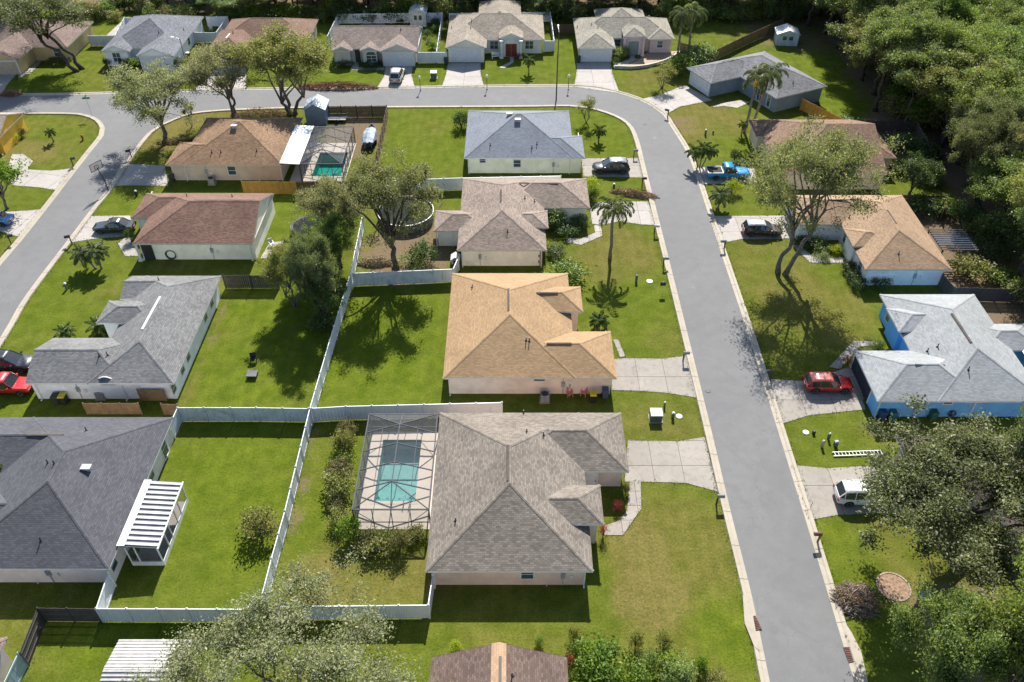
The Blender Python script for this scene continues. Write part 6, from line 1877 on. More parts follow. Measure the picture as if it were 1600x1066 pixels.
def tree_proto(seed, H, Rr, th, tr, limbs, tips, per, cr, l, w, leaf, bark=None, lean=(0, 0), squash=1.0, forks=1, inner=.35, moss=0, up=.55, bare=0.0, lobe=.8):
    rng = np.random.default_rng(seed)
    rnd = random.Random(seed)
    bark = bark or M_BARK
    mb = MB()
    cz = th + (H - th) * .5; hz_ = (H - th) * .5 * squash
    ph = [rnd.uniform(0, 6.28) for _ in range(6)]
    def lobed(d):
        az = math.atan2(d[1], d[0])
        return 1 + .16 * math.sin(3 * az + ph[0]) + .12 * math.sin(5 * az + ph[1] + 2 * d[2]) + .10 * math.sin(4 * d[2] + ph[2])
    top = Vector((lean[0], lean[1], 0))
    nodes = []
    lobes = []
    starts = []
    for k in range(forks):
        an = 2 * PI * k / max(1, forks) + ph[3]
        off = Vector((math.cos(an), math.sin(an), 0)) * (tr * 1.0 if forks > 1 else 0)
        sp = (Rr * (.22 if forks > 2 else .05) if forks > 1 else 0)
        pts, rr = [], []
        for i in range(6):
            f = i / 5
            p = off + top * f ** 1.3 + Vector((math.cos(an), math.sin(an), 0)) * sp * f ** 1.5 + Vector((rnd.uniform(-1, 1), rnd.uniform(-1, 1), 0)) * .06 * th * (f > 0)
            pts.append(Vector((p.x, p.y, th * f - (.1 if i == 0 else 0))))
            rr.append(tr * (1.35 if i == 0 else 1.0 - .35 * f) / (1 if forks == 1 else 1.5))
        mb.tube(pts, rr, 9)
        nodes += [(p, .12) for p in pts[3:]]
        starts.append((pts[-1], rr[-1], an))
    for k in range(limbs):
        st, r0, an0 = starts[k % len(starts)]
        az = 2 * PI * k / limbs + rnd.uniform(-.35, .35) + ph[4]
        el = rnd.uniform(.05, 1.25)
        d = (math.cos(az) * math.cos(el), math.sin(az) * math.cos(el), math.sin(el) * .9 - .12)
        q = rnd.uniform(.62, .9) * lobed(d)
        end = Vector((top.x + d[0] * Rr * q, top.y + d[1] * Rr * q, cz + d[2] * hz_ * q))
        s = st - Vector((0, 0, rnd.uniform(0, th * .18)))
        pts, rr = [], []
        n = 7
        for i in range(n):
            f = i / (n - 1)
            p = s.lerp(end, f); p.z = s.z + (end.z - s.z) * (f ** .75)
            p += Vector((rnd.uniform(-1, 1), rnd.uniform(-1, 1), rnd.uniform(-.6, .6))) * Rr * .05 * math.sin(f * PI)
            pts.append(p); rr.append(max(.025, r0 * .62 * (1 - f) ** .8 + .02))
        mb.tube(pts, rr, 6)
        nodes += [(p, r_) for p, r_ in zip(pts[1:], rr[1:])]
        lobes.append((pts[-1], rnd.uniform(.75, 1.25))); lobes.append((pts[-2].lerp(pts[-1], .3), rnd.uniform(.5, .9)))
    npos = np.array([[p.x, p.y, p.z] for p, _ in nodes])
    C, clump = [], []
    for k in range(tips):
        d = rng.normal(size=3); d /= np.linalg.norm(d)
        if d[2] < -.55: d[2] *= -1
        q = (inner + (1 - inner) * rng.uniform() ** .5) * lobed(d)
        t = np.array([top.x + d[0] * Rr * q, top.y + d[1] * Rr * q, cz + d[2] * hz_ * q])
        if rnd.random() < lobe:
            lp, lsz = lobes[rnd.randrange(len(lobes))]
            dd_ = rng.normal(size=3); dd_ /= np.linalg.norm(dd_); dd_[2] = abs(dd_[2]) * .9 - .25
            t = np.array(lp) + dd_ * Rr * .27 * lsz * rng.uniform(.55, 1.0)
        dist = np.linalg.norm(npos - t, axis=1) + np.maximum(0, npos[:, 2] - t[2]) * .6
        i = int(dist.argmin())
        a, b = Vector(npos[i]), Vector(t)
        mid = a.lerp(b, .5) + Vector((rnd.uniform(-1, 1), rnd.uniform(-1, 1), rnd.uniform(.0, .8))) * (b - a).length * .13
        r_ = min(nodes[i][1], .075)
        mb.tube([a, mid, b], [r_ * .7, r_ * .45, .012], 4, False)
        if rnd.random() < bare: continue
        m_ = int(per * rnd.uniform(.55, 1.4))
        g = rng.normal(size=(m_, 3)) * np.array([cr, cr, cr * .62]) * rnd.uniform(.75, 1.2)
        C.append(t + g)
        if m_ > 6:
            f = rng.uniform(.25, 1, size=(m_ // 4, 1))
            C.append(np.array(a) * (1 - f) + t * f + rng.normal(size=(m_ // 4, 3)) * cr * .4)
    C = np.concatenate(C)
    C = C[C[:, 2] > .25]
    tm = mb.mesh('trunk', bark, True)
    cm = leaves_mesh('crown', C, rng, l, w, leaf, up)
    mm = None
    if moss:
        idx = rng.integers(0, len(C), moss)
        D = C[idx] + np.array([0, 0, -.5])
        mm = leaves_mesh('moss', D, rng, .9, .16, LF['moss'], 0.0, np.array([0, 0, 1.0]), .15)
    return (tm, cm, mm, H, Rr)
def place(pr, name, label, loc, H, Rr, rz, cat='tree', group=None, tilt=None):
    tm, cm, mm, h0, r0 = pr
    o = empty(name, loc, rz, label, cat, group)
    o.scale = (Rr / r0, Rr / r0, H / h0)
    link_obj('trunk' if cat == 'tree' else 'stem', tm, o)
    link_obj('crown' if cat == 'tree' else 'foliage', cm, o)
    if mm is not None: tag(link_obj('moss', mm, o), kind='stuff')
    return o
def tree(pr, label, u, v, vt, wpx, rz=0.0, name='tree', group=None, cat='tree', back=0.0):
    """base at pixel (u,v), crown top seen at row vt, crown wpx pixels wide"""
    c = P(u, v)
    H = VZ(c.y + back, vt)
    Rr = wpx * .53 * PX(c.y, H * .65)
    return place(pr, name, label, c, H, Rr, rz, cat, group)

T_OAK = [tree_proto(s, 11, 6.5, 3.2, .42, 15, 240, 300, .43, .20, .11, LF['oak'], M_BARKD, moss=260, lean=ln)  for s, ln in ((11, (-2.4, 1.0)), (12, (0, 0)))]
T_MID = [tree_proto(s, 12, 5.0, 4.2, .30, 13, 170, 220, .45, .23, .13, LF[k], M_BARKD, squash=1.05) for s, k in ((21, 'mid'), (22, 'bright'), (23, 'olive'), (24, 'mid'))]
T_SPA = [tree_proto(s, 9, 4.6, 2.4, .26, 13, 210, 140, .38, .18, .10, LF[k], M_BARK, forks=f, up=.3) for s, k, f in ((31, 'sage', 1), (32, 'sage', 2), (33, 'olive', 3))]
T_BIG = tree_proto(41, 13, 7.2, 4.0, .40, 18, 300, 150, .48, .21, .11, LF['greyolive'], M_BARK, forks=2, up=.4, squash=1.0, lean=(1.3, .6), lobe=.7)
T_NEAR = tree_proto(42, 9, 6.6, 2.4, .26, 20, 430, 165, .36, .16, .08, LF['sage'], M_BARK, forks=2, up=.3, bare=.12)
T_MOSSY = tree_proto(43, 13, 5.2, 3.0, .36, 14, 220, 130, .42, .21, .11, LF['greyolive'], M_BARKD, moss=420, up=.4)
T_LEAN = tree_proto(44, 12, 5.0, 5.0, .34, 13, 190, 170, .48, .22, .12, LF['oak'], M_BARKD, lean=(-3.2, 1.0), forks=2)
T_DENSE = tree_proto(45, 5, 2.4, .6, .2, 6, 110, 80, .32, .2, .12, LF['dark'], M_BARKD)
T_SMALL = [tree_proto(46, 4, 1.9, .9, .09, 8, 60, 34, .25, .18, .1, LF['olive'], M_BARK, forks=4, up=.3), tree_proto(47, 4, 1.8, .8, .1, 7, 70, 50, .26, .18, .1, LF['shrub'], M_BARK)]
def shrub_proto(seed, leaf, n=1700, l=.16, w=.09, H=1.6, Rr=1.0, rough=.16):
    rng = np.random.default_rng(seed)
    rnd = random.Random(seed)
    mb = MB()
    for k in range(7):
        a = rnd.uniform(0, 6.28); q = rnd.uniform(.3, .75)
        mb.tube([(0, 0, -.05), (math.cos(a) * Rr * q * .4, math.sin(a) * Rr * q * .4, H * .4), (math.cos(a) * Rr * q, math.sin(a) * Rr * q, H * rnd.uniform(.6, .9))], [.05, .03, .012], 5)
    cl = []
    for k in range(26):
        d = rng.normal(size=3); d /= np.linalg.norm(d); d[2] = abs(d[2]) if rnd.random() < .8 else d[2] * .5
        q = rnd.uniform(.55, .95)
        cl.append([d[0] * Rr * q, d[1] * Rr * q, H * (.42 + .48 * d[2] * q)])
    cl = np.array(cl)
    C = cl[rng.integers(0, len(cl), n)] + rng.normal(size=(n, 3)) * np.array([rough, rough, rough]) * Rr * 1.3
    C = C[C[:, 2] > .04]
    return (mb.mesh('stem', M_BARKD), leaves_mesh('foliage', C, rng, l, w, leaf, .6), None, H, Rr)
SH = {k: shrub_proto(60 + i, LF[k2], n_) for i, (k, k2, n_) in enumerate((('g', 'shrub', 1700), ('d', 'dark', 1700), ('l', 'lime', 1300), ('b', 'brown', 1500), ('r', 'red', 700), ('m', 'mid', 1700), ('o', 'olive', 1500)))}
def shrub(k, label, u, v, wpx, h, group=None, name='shrub', rz=None):
    c = P(u, v)
    return place(SH[k], name, label, c, h, wpx * .5 * PX(c.y), (u * 7 + v * 3) % 6.28 if rz is None else rz, 'shrub', group)

# --- palms
def palm_proto(seed, th, fl, nf, leaf, tr=.16, droop=1.0, lpl=.55, crownshaft=False):
    rng = np.random.default_rng(seed); rnd = random.Random(seed)
    mb = MB()
    mb.tube([(rnd.uniform(-.03, .03) * i, rnd.uniform(-.03, .03) * i, th * i / 7 - (.1 if i == 0 else 0)) for i in range(8)], [tr * (1.3 if i == 0 else 1.0 - .03 * i) for i in range(8)], 9)
    C, A, N = [], [], []
    rb = MB()
    for k in range(nf):
        az = k * 2.39996 + rnd.uniform(-.2, .2)
        el0 = rad(78) - (k / nf) * rad(88) + rnd.uniform(-.1, .1)
        L = fl * rnd.uniform(.85, 1.1)
        p = np.array([0, 0, th + .05]); el = el0
        pts = [tuple(p)]
        seg = 9
        h = np.array([math.cos(az), math.sin(az), 0])
        side = np.array([-math.sin(az), math.cos(az), 0])
        for i in range(seg):
            d = h * math.cos(el) + np.array([0, 0, math.sin(el)])
            q = p + d * L / seg
            for j in range(4):
                f = (i + j / 4) / seg
                if f < .12: continue
                ll = lpl * math.sin(PI * min(1, .12 + f * .86)) ** .6
                for s in (-1, 1):
                    dr = side * s * .85 + d * .5 + np.array([0, 0, -.35 * droop]) + rng.normal(size=3) * .08
                    dr /= np.linalg.norm(dr)
                    C.append(p + (q - p) * j / 4 + dr * ll * .5); A.append(dr * ll)
            p = q; el -= .17 * droop * (1 + i * .08)
            pts.append(tuple(p))
        rb.tube(pts, [.03] * 3 + [.02] * (len(pts) - 3), 4, False)
    C, A = np.array(C), np.array(A)
    n = len(C)
    Ln = np.linalg.norm(A, axis=1)[:, None]; a = A / Ln
    up = np.array([0, 0, 1.0]) + rng.normal(size=(n, 3)) * .25
    b = np.cross(up, a); b /= np.linalg.norm(b, axis=1)[:, None]
    wv = .045 + .02 * Ln
    V = np.empty((n, 4, 3)); V[:, 0] = C - a * Ln * .5; V[:, 1] = C + b * wv; V[:, 2] = C + a * Ln * .5 - np.array([0, 0, .08]); V[:, 3] = C - b * wv
    me = bpy.data.meshes.new('fronds')
    nb = len(rb.v)
    me.from_pydata(rb.v + [tuple(x) for x in V.reshape(-1, 3)], [], rb.f + [tuple(range(nb + 4 * i, nb + 4 * i + 4)) for i in range(n)])
    me.materials.append(leaf); me.update()
    return (mb.mesh('trunk', M_PALMT, True), me, None, th, fl)
PALM = {'queen': palm_proto(71, 7, 3.4, 15, LF['palm'], .19, 1.25, .75), 'tall': palm_proto(72, 9, 2.9, 16, LF['palmg'], .2, 1.3, .7), 'small': palm_proto(73, 1.6, 1.5, 17, LF['palm'], .1, 1.0, .36), 'sago': palm_proto(74, 1.0, 1.3, 22, LF['palm'], .13, .7, .34), 'fan': palm_proto(75, 2.0, 1.6, 24, LF['palmg'], .12, .75, .42)}
def palm(k, label, u, v, vc, fl, lean=(0, 0), group=None, rz=0.0):
    """base at pixel, crown heart seen at row vc, frond length in metres"""
    c = P(u, v)
    tm, fm, _, h0, f0 = PALM[k]
    H = max(.4, VZ(c.y, vc))
    o = empty('palm_tree', c, rz, label, 'palm', group)
    t = link_obj('trunk', tm, o, scale=(1, 1, H / h0))
    s = fl / f0
    Mt = Matrix(((1, 0, lean[0] / H, 0), (0, 1, lean[1] / H, 0), (0, 0, 1, 0), (0, 0, 0, 1)))
    f = link_obj('fronds', fm, o, loc=(lean[0], lean[1], H - h0 * s), scale=(s, s, s))
    if lean != (0, 0):
        t.rotation_euler = (-math.atan2(lean[1], H), math.atan2(lean[0], H), 0)
    return o

# --- single trees
tree(T_SPA[0], 'airy grey green tree with arching limbs at the road junction', 261, 220, 104, 138, .4)
tree(T_SPA[1], 'airy grey green tree with forked trunk west of the dry brush heap', 366, 181, 70, 128, 1.9)
tree(T_SPA[2], 'wide airy street tree with several stems east of the dry brush heap', 457, 179, 55, 162, 2.6)
tree(T_LEAN, 'tall leaning tree with twin dark trunks before the ochre walled house', 125, 110, -8, 140, 0)
tree(T_MOSSY, 'tall mossy oak standing over the round pool', 618, 421, 232, 146, 2.4)
tree(T_SPA[1], 'grey leaved tree over the long vinyl fence near the trampoline', 528, 400, 285, 110, 3.2)
tree(T_OAK[1], 'bushy dark tree against the long vinyl fence by the board fence end', 502, 492, 372, 98, 1.2)
tree(T_SPA[2], 'grey green tree in front of the dark board fence end', 462, 478, 388, 95, .3)
tree(T_DENSE, 'dark rounded tree at the board fence end beside the long vinyl fence', 512, 505, 430, 62, .6)
tree(T_DENSE, 'dark leafy tree leaning over the long vinyl fence by the trampoline', 533, 418, 342, 66, 2.6)
tree(T_OAK[1], 'dark tree behind the board fence end', 478, 452, 372, 70, 4.2)
tree(T_MID[1], 'small bright leaved tree between trampoline and long vinyl fence', 524, 440, 345, 75, 2.2)
tree(T_BIG, 'broad roadside oak with pale spreading limbs over the maroon wagon', 1221, 428, 206, 208, 0)
place(T_NEAR, 'tree', 'sparse twiggy tree over the ribbed metal carport', (-13.6, 24.2, 0), 8.8, 8.8, .2)
place(T_OAK[0], 'tree', 'large dark oak spreading over the white sport utility car', (35.0, 36.8, 0), 11.0, 8.2, 0)
tree(T_OAK[1], 'tall dark oak above the blue walled house end', 1575, 830, 625, 190, 2.5)
tree(T_MID[1], 'bright green tree south of the dark oak', 1560, 1075, 850, 200, 1.0)
tree(T_MID[0], 'green tree over the shaded kerb by the dry brush heap', 1420, 1120, 950, 170, 2.0)
tree(T_MID[1], 'bright leaved tree beside the green kerb tree', 1520, 1165, 975, 190, 4.0)
tree(T_MID[2], 'olive leaved tree at the end of the dark brown roof', 1620, 965, 760, 150, 5.0)
tree(T_DENSE, 'dense dark rounded tree between the brown and tan houses', 1421, 304, 243, 58, 0)
tree(T_SMALL[1], 'small green tree on the driveway verge by the blue compact car', 12, 326, 240, 88, .8)
shrub('o', 'bushy sapling on the lawn behind the striped porch', 410, 830, 60, 2.6)
tree(T_SMALL[0], 'vase shaped crape myrtle inside the road bend', 916, 192, 152, 36, 0)
tree(T_SMALL[0], 'multi stemmed small tree between two driveways near the bend', 1034, 138, 100, 42, 1.0)
tree(T_SMALL[0], 'twiggy small tree on the verge of the road junction', 300, 198, 160, 22, 2.0)

# --- palms
palm('queen', 'tall queen palm in a stone ring on the front lawn', 953, 405, 326, 3.2)
palm('tall', 'taller of the twin palms before the diagonal house', 1175, 197, 116, 3.3, (1.2, .3))
palm('tall', 'shorter of the twin palms before the diagonal house', 1163, 208, 124, 3.2, (.8, 0), rz=.8)
palm('tall', 'slender palm at the pink house corner', 1057, 95, 22, 3.2, (0, 0))
palm('tall', 'feathery palm beside the slender one at the pink house', 1074, 88, 26, 3.2, (1.6, 0), rz=1.3)
palm('small', 'young palm on the lawn of the red front doors', 826, 115, 95, 1.5)
palm('small', 'young palm on the lawn inside the road bend', 935, 222, 205, 1.4)
palm('small', 'leaning palm stem by the blue pickup', 1090, 262, 238, 1.6, (-.7, 0))
palm('small', 'upright palm stem by the blue pickup', 1093, 263, 234, 1.6, (.1, .2))
palm('small', 'right hand palm stem by the blue pickup', 1096, 262, 236, 1.6, (.8, 0))
palm('fan', 'low date palm south of the blue pickup driveway', 1122, 326, 306, 1.7)
palm('fan', 'fan palm beside its twin on the sloping front lawn', 150, 420, 398, 1.7, (-.9, 0), 'pair of fan palms')
palm('fan', 'fan palm nearer the house of the pair on the front lawn', 159, 420, 394, 1.7, (0, 0), 'pair of fan palms')
palm('sago', 'low sago palm by the orange tan house walk', 935, 515, 502, 1.3)
palm('sago', 'low palm at the corner of the weathered grey roof house', 160, 521, 510, 1.5)
palm('sago', 'low palm by the porch of the weathered grey roof house', 106, 530, 520, 1.2)
palm('sago', 'pale frond palm beside the charcoal roof porch', 6, 775, 752, 1.5)
palm('small', 'young palm on the orange house lawn', 84, 222, 207, 1.0)
palm('small', 'slim young palm by the twin palms', 1158, 212, 195, 1.0)

# --- shrubs
for i, (u, v) in enumerate([(548, 684), (542, 706), (537, 728), (533, 750), (529, 772), (526, 795), (527, 818), (545, 838), (572, 850), (600, 856), (628, 852), (652, 846)]):
    shrub('bogbo'[i % 5], '%s %s hedge shrub %s of the bronze pool cage' % ('tall' if math.sin(i * 2.1) > .3 else 'low' if math.sin(i * 2.1) < -.3 else 'middling', {'b': 'brown tinged', 'o': 'olive', 'g': 'green'}['bogbo'[i % 5]], 'on the far long side' if i < 4 else 'on the near long side' if i < 7 else 'on the short side'), u + (i * 37 % 9) - 4, v + (i * 23 % 11) - 5, 30 + (i * 29) % 24, 1.7 + .7 * math.sin(i * 2.1), 'hedge shrubs round the pool cage')
shrub('g', 'clipped round shrub at the orange tan house corner', 886, 437, 62, 2.0)
shrub('m', 'tall banana like clump by the drift grey house door', 866, 352, 40, 2.4)
shrub('d', 'dark shrub beside the drift grey house walk', 885, 366, 34, 1.4)
shrub('m', 'shrub with white blooms by the drift grey garage', 905, 352, 32, 1.5)
shrub('d', 'low shrub at the drift grey house front corner', 868, 398, 32, 1.2)
shrub('l', 'yellow green shrub by the drift grey garage wall', 922, 298, 26, 2.0)
shrub('g', 'leafy shrub at the drift grey garage corner', 925, 313, 26, 1.8)
shrub('d', 'dark shrub at the west corner of the slate blue roof house', 721, 200, 28, 2.6)
shrub('d', 'dark bed shrub beside the tan house window', 1256, 384, 30, 1.1)
shrub('m', 'spreading bed shrub west of the tan house window', 1280, 388, 36, 1.2)
shrub('l', 'yellow shrub in the bed of the tan house walk', 1305, 396, 20, 1.2)
shrub('m', 'low bed shrub beside the yellow shrub', 1283, 403, 26, .7)
for u, v in ((1326, 424), (1333, 437), (1340, 450)): shrub('d', 'clipped dark hedge shrub along the tan house front wall', u, v, 26, 1.3, 'hedge shrubs at the tan house')
shrub('d', 'rounded dark shrub against the chalk wall', 1374, 446, 34, 1.3)
shrub('r', 'red leaved shrub by the red hatchback walk', 1324, 570, 22, 1.1)
shrub('r', 'crimson cordyline in the bed of the taupe roof house', 965, 797, 20, 1.1)
shrub('r', 'dark red shrub by the taupe roof porch', 942, 838, 16, 1.6)
shrub('b', 'dry brown shrub by the taupe roof garage wall', 977, 770, 14, 1.1)
shrub('g', 'small bush at the blue house walk', 1372, 545, 22, .9)
shrub('d', 'rounded dark shrub beside the blue pickup', 1157, 264, 20, 1.6)
shrub('d', 'dark upright shrub by the brown house front', 1147, 252, 16, 1.9)
shrub('l', 'lime green clipped bush south of the blue pickup', 1143, 302, 26, 2.0)
shrub('g', 'large shrub north of the diagonal house garage', 1062, 116, 44, 3.0)
shrub('d', 'tall dark shrub behind the diagonal house garage', 1082, 104, 44, 3.2)
shrub('m', 'broad shrub by the board fence near the diagonal house', 1095, 96, 46, 3.0)
shrub('m', 'leafy shrub under the pink house window', 972, 90, 24, 2.0)
shrub('d', 'small dark shrub at the pink house garage', 961, 98, 10, 1.0)
shrub('d', 'dark round shrub west of the icy white window', 170, 103, 14, 1.5)
shrub('d', 'dark round shrub east of the icy white window', 195, 103, 14, 1.5)
shrub('g', 'low green shrub before the icy white window', 185, 112, 14, .9)
shrub('d', 'dark shrub beside the icy white garage', 273, 106, 26, 1.8)
shrub('g', 'loose shrub between the icy white gables', 208, 106, 24, 1.6)
shrub('d', 'dark bed shrub under the arched front window', 580, 104, 34, .9)
shrub('d', 'dark bed shrub under the west arched window', 538, 103, 24, 1.1)
shrub('r', 'dark red bush beside the arched entry', 810, 92, 14, 1.0)
shrub('d', 'dark shrub at the dark grey sedan garage', 206, 378, 16, 1.9)
shrub('l', 'lime shrub by the orange wall', 23, 222, 18, 1.3)
shrub('d', 'dark shrub by the orange wall', 34, 214, 16, 1.3)
shrub('m', 'shrub beneath the ochre house window', 92, 97, 34, .9)
shrub('d', 'bush at the long vinyl fence foot', 505, 515, 40, 2.0)
shrub('m', 'bush under the mossy oak', 645, 418, 44, 2.0)
shrub('d', 'shrub by the vinyl fence corner under the mossy oak', 662, 408, 40, 2.6)
for lab, k, u, v, w, h in (('large leafy garden shrub beside the mocha roof', 'g', 938, 1048, 84, 2.4), ('round garden shrub in front of the leafy one', 'g', 990, 1072, 60, 1.8), ('slim garden shrub beside the mulch path', 'm', 1010, 1040, 34, 1.8), ('dark mounded garden shrub east of the mulch path', 'm', 1055, 1056, 60, 1.9),
        ('yellow green garden shrub by the mounded one', 'l', 1042, 1040, 34, 1.4), ('small standard shrub near the kerb lawn', 'g', 1092, 1052, 26, 1.9), ('low grey green garden shrub by the lawn edge', 'o', 1112, 1068, 40, 1.2), ('crimson shrub at the mocha roof corner', 'r', 890, 1043, 14, 1.8), ('pale green shrub at the mocha roof corner', 'g', 898, 1066, 30, 1.3),
        ('loose tall weed shrub on the back lawn', 'o', 896, 1000, 22, 2.0), ('thin weedy shrub by the mulch path', 'o', 992, 1012, 26, 2.4), ('yellow flowering weed by the mocha ridge', 'l', 712, 1012, 18, .8), ('thin weedy shrub east of the mulch path', 'o', 1036, 1010, 30, 2.0), ('leafy shrub north of the mocha roof', 'g', 905, 1030, 44, 1.6), ('low weed on the lawn by the mocha roof', 'g', 842, 1006, 16, .7)):
    shrub(k, lab, u, v, w, h)
# weeds and shrubs along the far fences
rnd = random.Random(9)
for i in range(26):
    u = 120 + i * 7.5
    k = 'dmgob'[i % 5]
    v = 27 + 6 * math.sin(i * 1.7)
    if 180 < u < 225: v = 16
    ws, hs_ = 22 + rnd.uniform(0, 14), rnd.uniform(1.8, 3.4)
    shrub(k, '%s %s wild scrub bush %s' % ('tall' if hs_ > 2.6 else 'low', {'d': 'dark', 'm': 'mid green', 'g': 'fresh green', 'o': 'olive', 'b': 'brown'}[k], 'beyond the ochre walled house' if u < 170 else 'behind the icy white house' if u < 250 else 'behind the vinyl fenced court'), u, v, ws, hs_, 'wild scrub behind the far houses')
for i in range(16):
    u = 545 + i * 9
    shrub('dmg'[i % 3], 'garden shrub inside the vinyl fenced yard of the three gable house', u if u < 640 else 668 + (i % 4) * 4, 33 + rnd.uniform(-2, 3) if u < 640 else 40 + (i % 5) * 9, 14, rnd.uniform(.9, 1.6), 'shrubs in the fenced far yard')
def zone2(v): return 'behind the diagonal house fence' if v < 210 else 'behind the brown shingle house' if v < 290 else 'by the clutter fence' if v < 350 else 'beyond the pergola' if v < 420 else 'behind the blue walled house'
for i, (u, v) in enumerate(((1320, 200), (1420, 235), (1435, 250), (1405, 262), (1470, 330), (1500, 345), (1525, 365), (1545, 400), (1510, 430), (1560, 440), (1440, 330), (1590, 470), (1450, 285))):
    shrub('dmdog'[i % 5], '%s woodland edge shrub %s' % ({'d': 'dark', 'm': 'mid green', 'o': 'olive', 'g': 'fresh green'}['dmdog'[i % 5]], zone2(v)), u, v, 40 + (i * 17) % 20, 1.5 + (i % 3) * .6, 'shrubs at the wood edge')

# --- woods: every tree its own object
rnd = random.Random(77)
def half_w(y): return 800 * PX(y)
kinds = ['mid green', 'bright yellow green', 'olive', 'dark green', 'spreading dark']
def zone(x, y):
    z = 'beyond the blue walled house' if y < 76 else 'beyond the pergola yard' if y < 90 else 'beyond the brown shingle house' if y < 112 else 'beyond the diagonal slate blue house' if y < 136 else 'beyond the white ribbed shed'
    return z
protos = T_MID + [T_OAK[0]]
EDGE = [pxl([q])[0] for q in ((1275, 45), (1335, 110), (1368, 178), (1452, 215), (1482, 262), (1530, 330), (1560, 395), (1588, 440), (1640, 520))]
def edge_x(y):
    e = sorted(EDGE, key=lambda p: p.y)
    if y <= e[0].y: return e[0].x + (e[0].y - y) * .2
    for a, b in zip(e[:-1], e[1:]):
        if a.y <= y <= b.y: return a.x + (b.x - a.x) * (y - a.y) / (b.y - a.y)
    return e[-1].x - (y - e[-1].y) * .9
y = 62.0
while y < 172:
    x = edge_x(y) + rnd.uniform(0, 2)
    while x < half_w(y) + 9:
        k = rnd.choices(range(5), (3, 2.6, 2.6, 3, 1))[0]
        yy, hh, rr_ = y + rnd.uniform(-2, 2), rnd.uniform(9.5, 15), rnd.uniform(4.2, 6.4)
        dep = x - edge_x(y)
        lab = '%s %s woodland tree %s, %s' % ('tall' if hh > 13.2 else 'broad' if rr_ > 5.6 else 'slim' if rr_ < 4.8 else 'medium', kinds[k], zone(x, yy), 'at the wood edge' if dep < 4 else 'just inside the wood' if dep < 12 else 'deep in the wood')
        place(protos[k], 'woodland_tree', lab, (x, yy, 0), hh, rr_, rnd.uniform(0, 6.28), 'tree', 'trees of the dense wood')
        x += rnd.uniform(4.1, 5.8)
    y += rnd.uniform(4.0, 5.0)
kinds2 = ['low mid green tree in the belt behind the far fences', 'bright low tree in the belt behind the far fences', 'olive low tree in the belt behind the far fences', 'dark low tree in the belt behind the far fences']
for row, y0 in enumerate((155.5, 161.0, 167.0, 174.0)):
    x = -66.0 if row else -52.0
    while x < 52:
        k = rnd.randrange(4)
        if not (row == 0 and -8 < x < 4):
            place(protos[k], 'belt_tree', kinds2[k], (x, y0 + rnd.uniform(-1.8, 1.8), 0), rnd.uniform(5.5, 9.0), rnd.uniform(3.0, 4.4), rnd.uniform(0, 6.28), 'tree', 'trees of the far belt')
        x += rnd.uniform(3.4, 5.2)
for i in range(46):
    x = -52 + i * 2.35
    k = 'dmgd'[rnd.randrange(4)]
    yb = 152.6 + rnd.uniform(0, 2.6)
    if -9 < x < 4: yb += 5.5
    place(SH[k], 'shrub', '%s understorey bush %s' % ({'d': 'dark', 'm': 'mid green', 'g': 'fresh green'}[k], 'behind the rust brown house' if x < -33 else 'behind the three gable yard' if x < -13 else 'behind the arched entry house' if x < 8 else 'behind the pink house' if x < 30 else 'behind the weathered board fence'), (x, yb, 0), rnd.uniform(2.2, 4.2), rnd.uniform(1.7, 2.6), rnd.uniform(0, 6.28), 'shrub', 'understorey of the far belt')
for u, v, vt, w in ((-5, 40, -60, 120), (60, 20, -50, 110), (10, 70, 0, 70)):
    tree(T_SPA[0] if u > 0 else T_MID[2], 'pale leaved tree behind the ochre walled house', u, v, vt, w, u, 'tree', 'trees behind the ochre house')

# --- brush heaps
def brush(label, u, v, lx, ly, h, n, cols, rz=0.0, leafk=None):
    c = P(u, v)
    rnd = random.Random(int(u + v)); rng = np.random.default_rng(int(u))
    root = empty('brush_pile', (c.x, c.y, 0), rz, label, 'brush pile')
    for ci, col in enumerate(cols):
        mb = MB()
        for k in range(n // len(cols)):
            a, q = rnd.uniform(0, 6.28), math.sqrt(rnd.random())
            x, y = math.cos(a) * q * lx, math.sin(a) * q * ly
            z = max(.05, h * (1 - q * q) * rnd.uniform(.15, 1))
            d = Vector((rnd.uniform(-1, 1), rnd.uniform(-1, 1) * .7, rnd.uniform(-.25, .35))).normalized() * rnd.uniform(.4, 1.3)
            p = Vector((x, y, z))
            mb.tube([p - d * .5, p + Vector((0, 0, .06)), p + d * .5], [.03, .022, .008], 4, False)
        mb.build('branches', mat('stick_' + str(col), col, .9, .2), root)
    if leafk:
        m_ = 1100
        a = rng.uniform(0, 6.28, m_); q = np.sqrt(rng.uniform(size=m_))
        C = np.stack([np.cos(a) * q * lx, np.sin(a) * q * ly, np.maximum(.05, h * (1 - q * q) * rng.uniform(.1, 1, m_))], 1)
        link_obj('dead_leaves', leaves_mesh('dead_leaves', C, rng, .22, .1, LF[leafk], .4), root)
brush('dry twiggy brush heap by the kerb under the dark oak', 1336, 938, 1.6, 1.5, 1.2, 420, [(.22, .17, .14), (.30, .25, .22), (.20, .09, .05)], 0, 'dry')
brush('long heap of cut palm boughs on the verge by the bend', 990, 304, 3.2, .9, .7, 320, [(.30, .18, .11), (.22, .13, .09)], -.25, 'dry')
brush('reddish brush heap on the far kerb west of the beige car', 527, 138, 6.6, 1.0, 1.2, 700, [(.16, .08, .06), (.22, .13, .09)], 0, 'red')
brush('tan dry brush heap between the two airy street trees', 410, 181, 4.6, 1.0, 1.3, 420, [(.32, .22, .13), (.25, .16, .10)], 0, 'dry')
brush('small brown brush heap on the kerb before the ochre house', 18, 148, 1.8, .8, .8, 160, [(.14, .09, .07), (.22, .15, .11)], 0, 'dry')
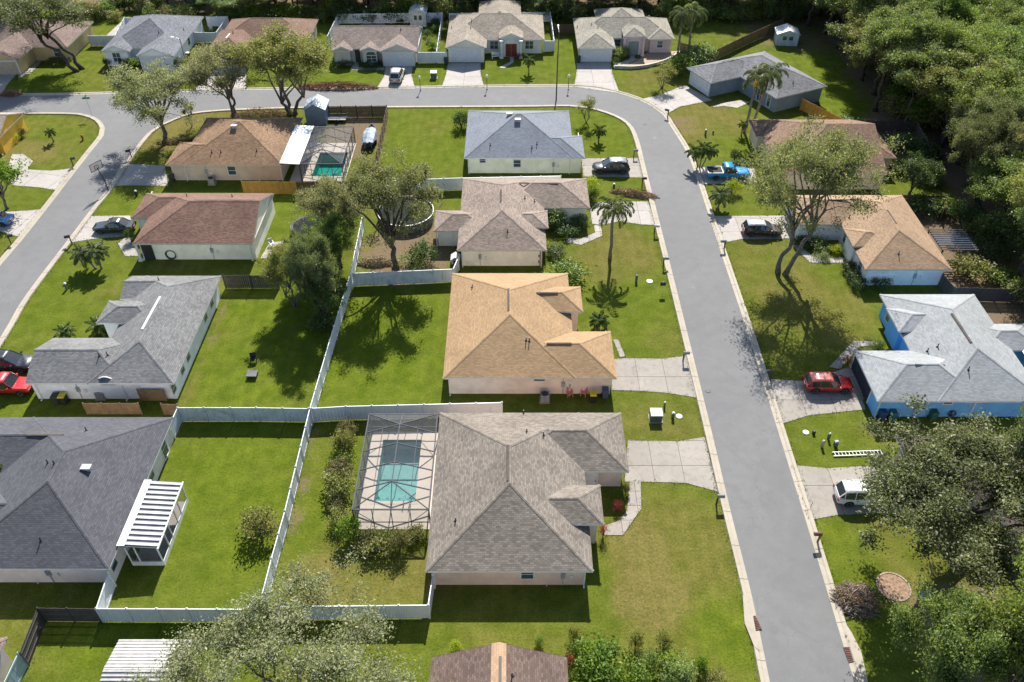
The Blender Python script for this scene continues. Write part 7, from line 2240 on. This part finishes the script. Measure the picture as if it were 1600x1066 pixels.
brush('heap of prunings at the brown tan house corner', 275, 222, 2.6, .8, .8, 160, [(.16, .10, .07), (.10, .08, .06)], .2, 'dry')
brush('pale heap of branches beside the mossy oak foot', 587, 412, 2.4, .8, .9, 200, [(.30, .27, .25), (.2, .16, .13)], 0, 'dry')
# ripe yellow fruit hanging under the crown of the shorter twin palm
for o_ in list(bpy.data.objects):
    if o_.get('label', '') == 'shorter of the twin palms before the diagonal house':
        fr = [c_ for c_ in o_.children if c_.name.startswith('fronds')][0]
        rngf = np.random.default_rng(4)
        fm_ = leaves_mesh('fruit_cluster', rngf.normal(size=(260, 3)) * .22 + np.array([-1.3, -.5, -.35]), rngf, .16, .14, leaf_mat('fruit_yellow', (.55, .36, .01), (.8, .55, .02), .1), .2)
        f_ = link_obj('fruit_cluster', fm_, o_, loc=(fr.location.x, fr.location.y, fr.location.z + 9 * fr.scale.x))


# understorey of the dense wood
for i in range(70):
    y = rnd.uniform(66, 165); x = edge_x(y) + rnd.uniform(-1, 18)
    if x > half_w(y) + 4: continue
    k = 'mgdo'[rnd.randrange(4)]
    place(SH[k], 'shrub', '%s thicket bush on the wood floor %s' % ({'d': 'dark', 'm': 'mid green', 'g': 'fresh green', 'o': 'olive'}[k], zone(x, y)), (x, y, 0), rnd.uniform(2.2, 4.5), rnd.uniform(1.8, 3.0), rnd.uniform(0, 6.28), 'shrub', 'thicket of the dense wood')
# grass growing up along kerbs, fences and paving
rg = np.random.default_rng(88)
B = []
def along(pts, off=0.0, dens=14, spread=.12):
    for a, b in zip(pts[:-1], pts[1:]):
        L = (b - a).length
        k = int(L * dens)
        if k < 1: continue
        d = (b - a) / L; nr_ = Vector((-d.y, d.x, 0))
        f = rg.uniform(0, 1, k); o_ = off + rg.normal(size=k) * spread
        hgt = rg.uniform(.02, .10, k)
        B.append(np.stack([a.x + d.x * L * f + nr_.x * o_, a.y + d.y * L * f + nr_.y * o_, hgt], 1))
along(e_in, .80, 16); along(e_out, -.80, 16); along(e_isl, -.80, 16)
for nm, px, cell, m_, rz in DRIVES:
    q = pxl(px); along(q + [q[0]], 0, 12, .10)
for o_ in bpy.data.objects:
    if o_.get('category') == 'fence':
        pp = [o_.location + c_.location for c_ in o_.children if c_.name.startswith('post')]
        along(pp, 0, 14, .16)
B = np.concatenate(B)
lg = leaf_mat('grass_blades', (.050, .080, .006), (.135, .155, .028), .25)
tag(link_obj('grass_tufts', leaves_mesh('grass_tufts', B, rg, .17, .05, lg, .2)), kind='stuff')
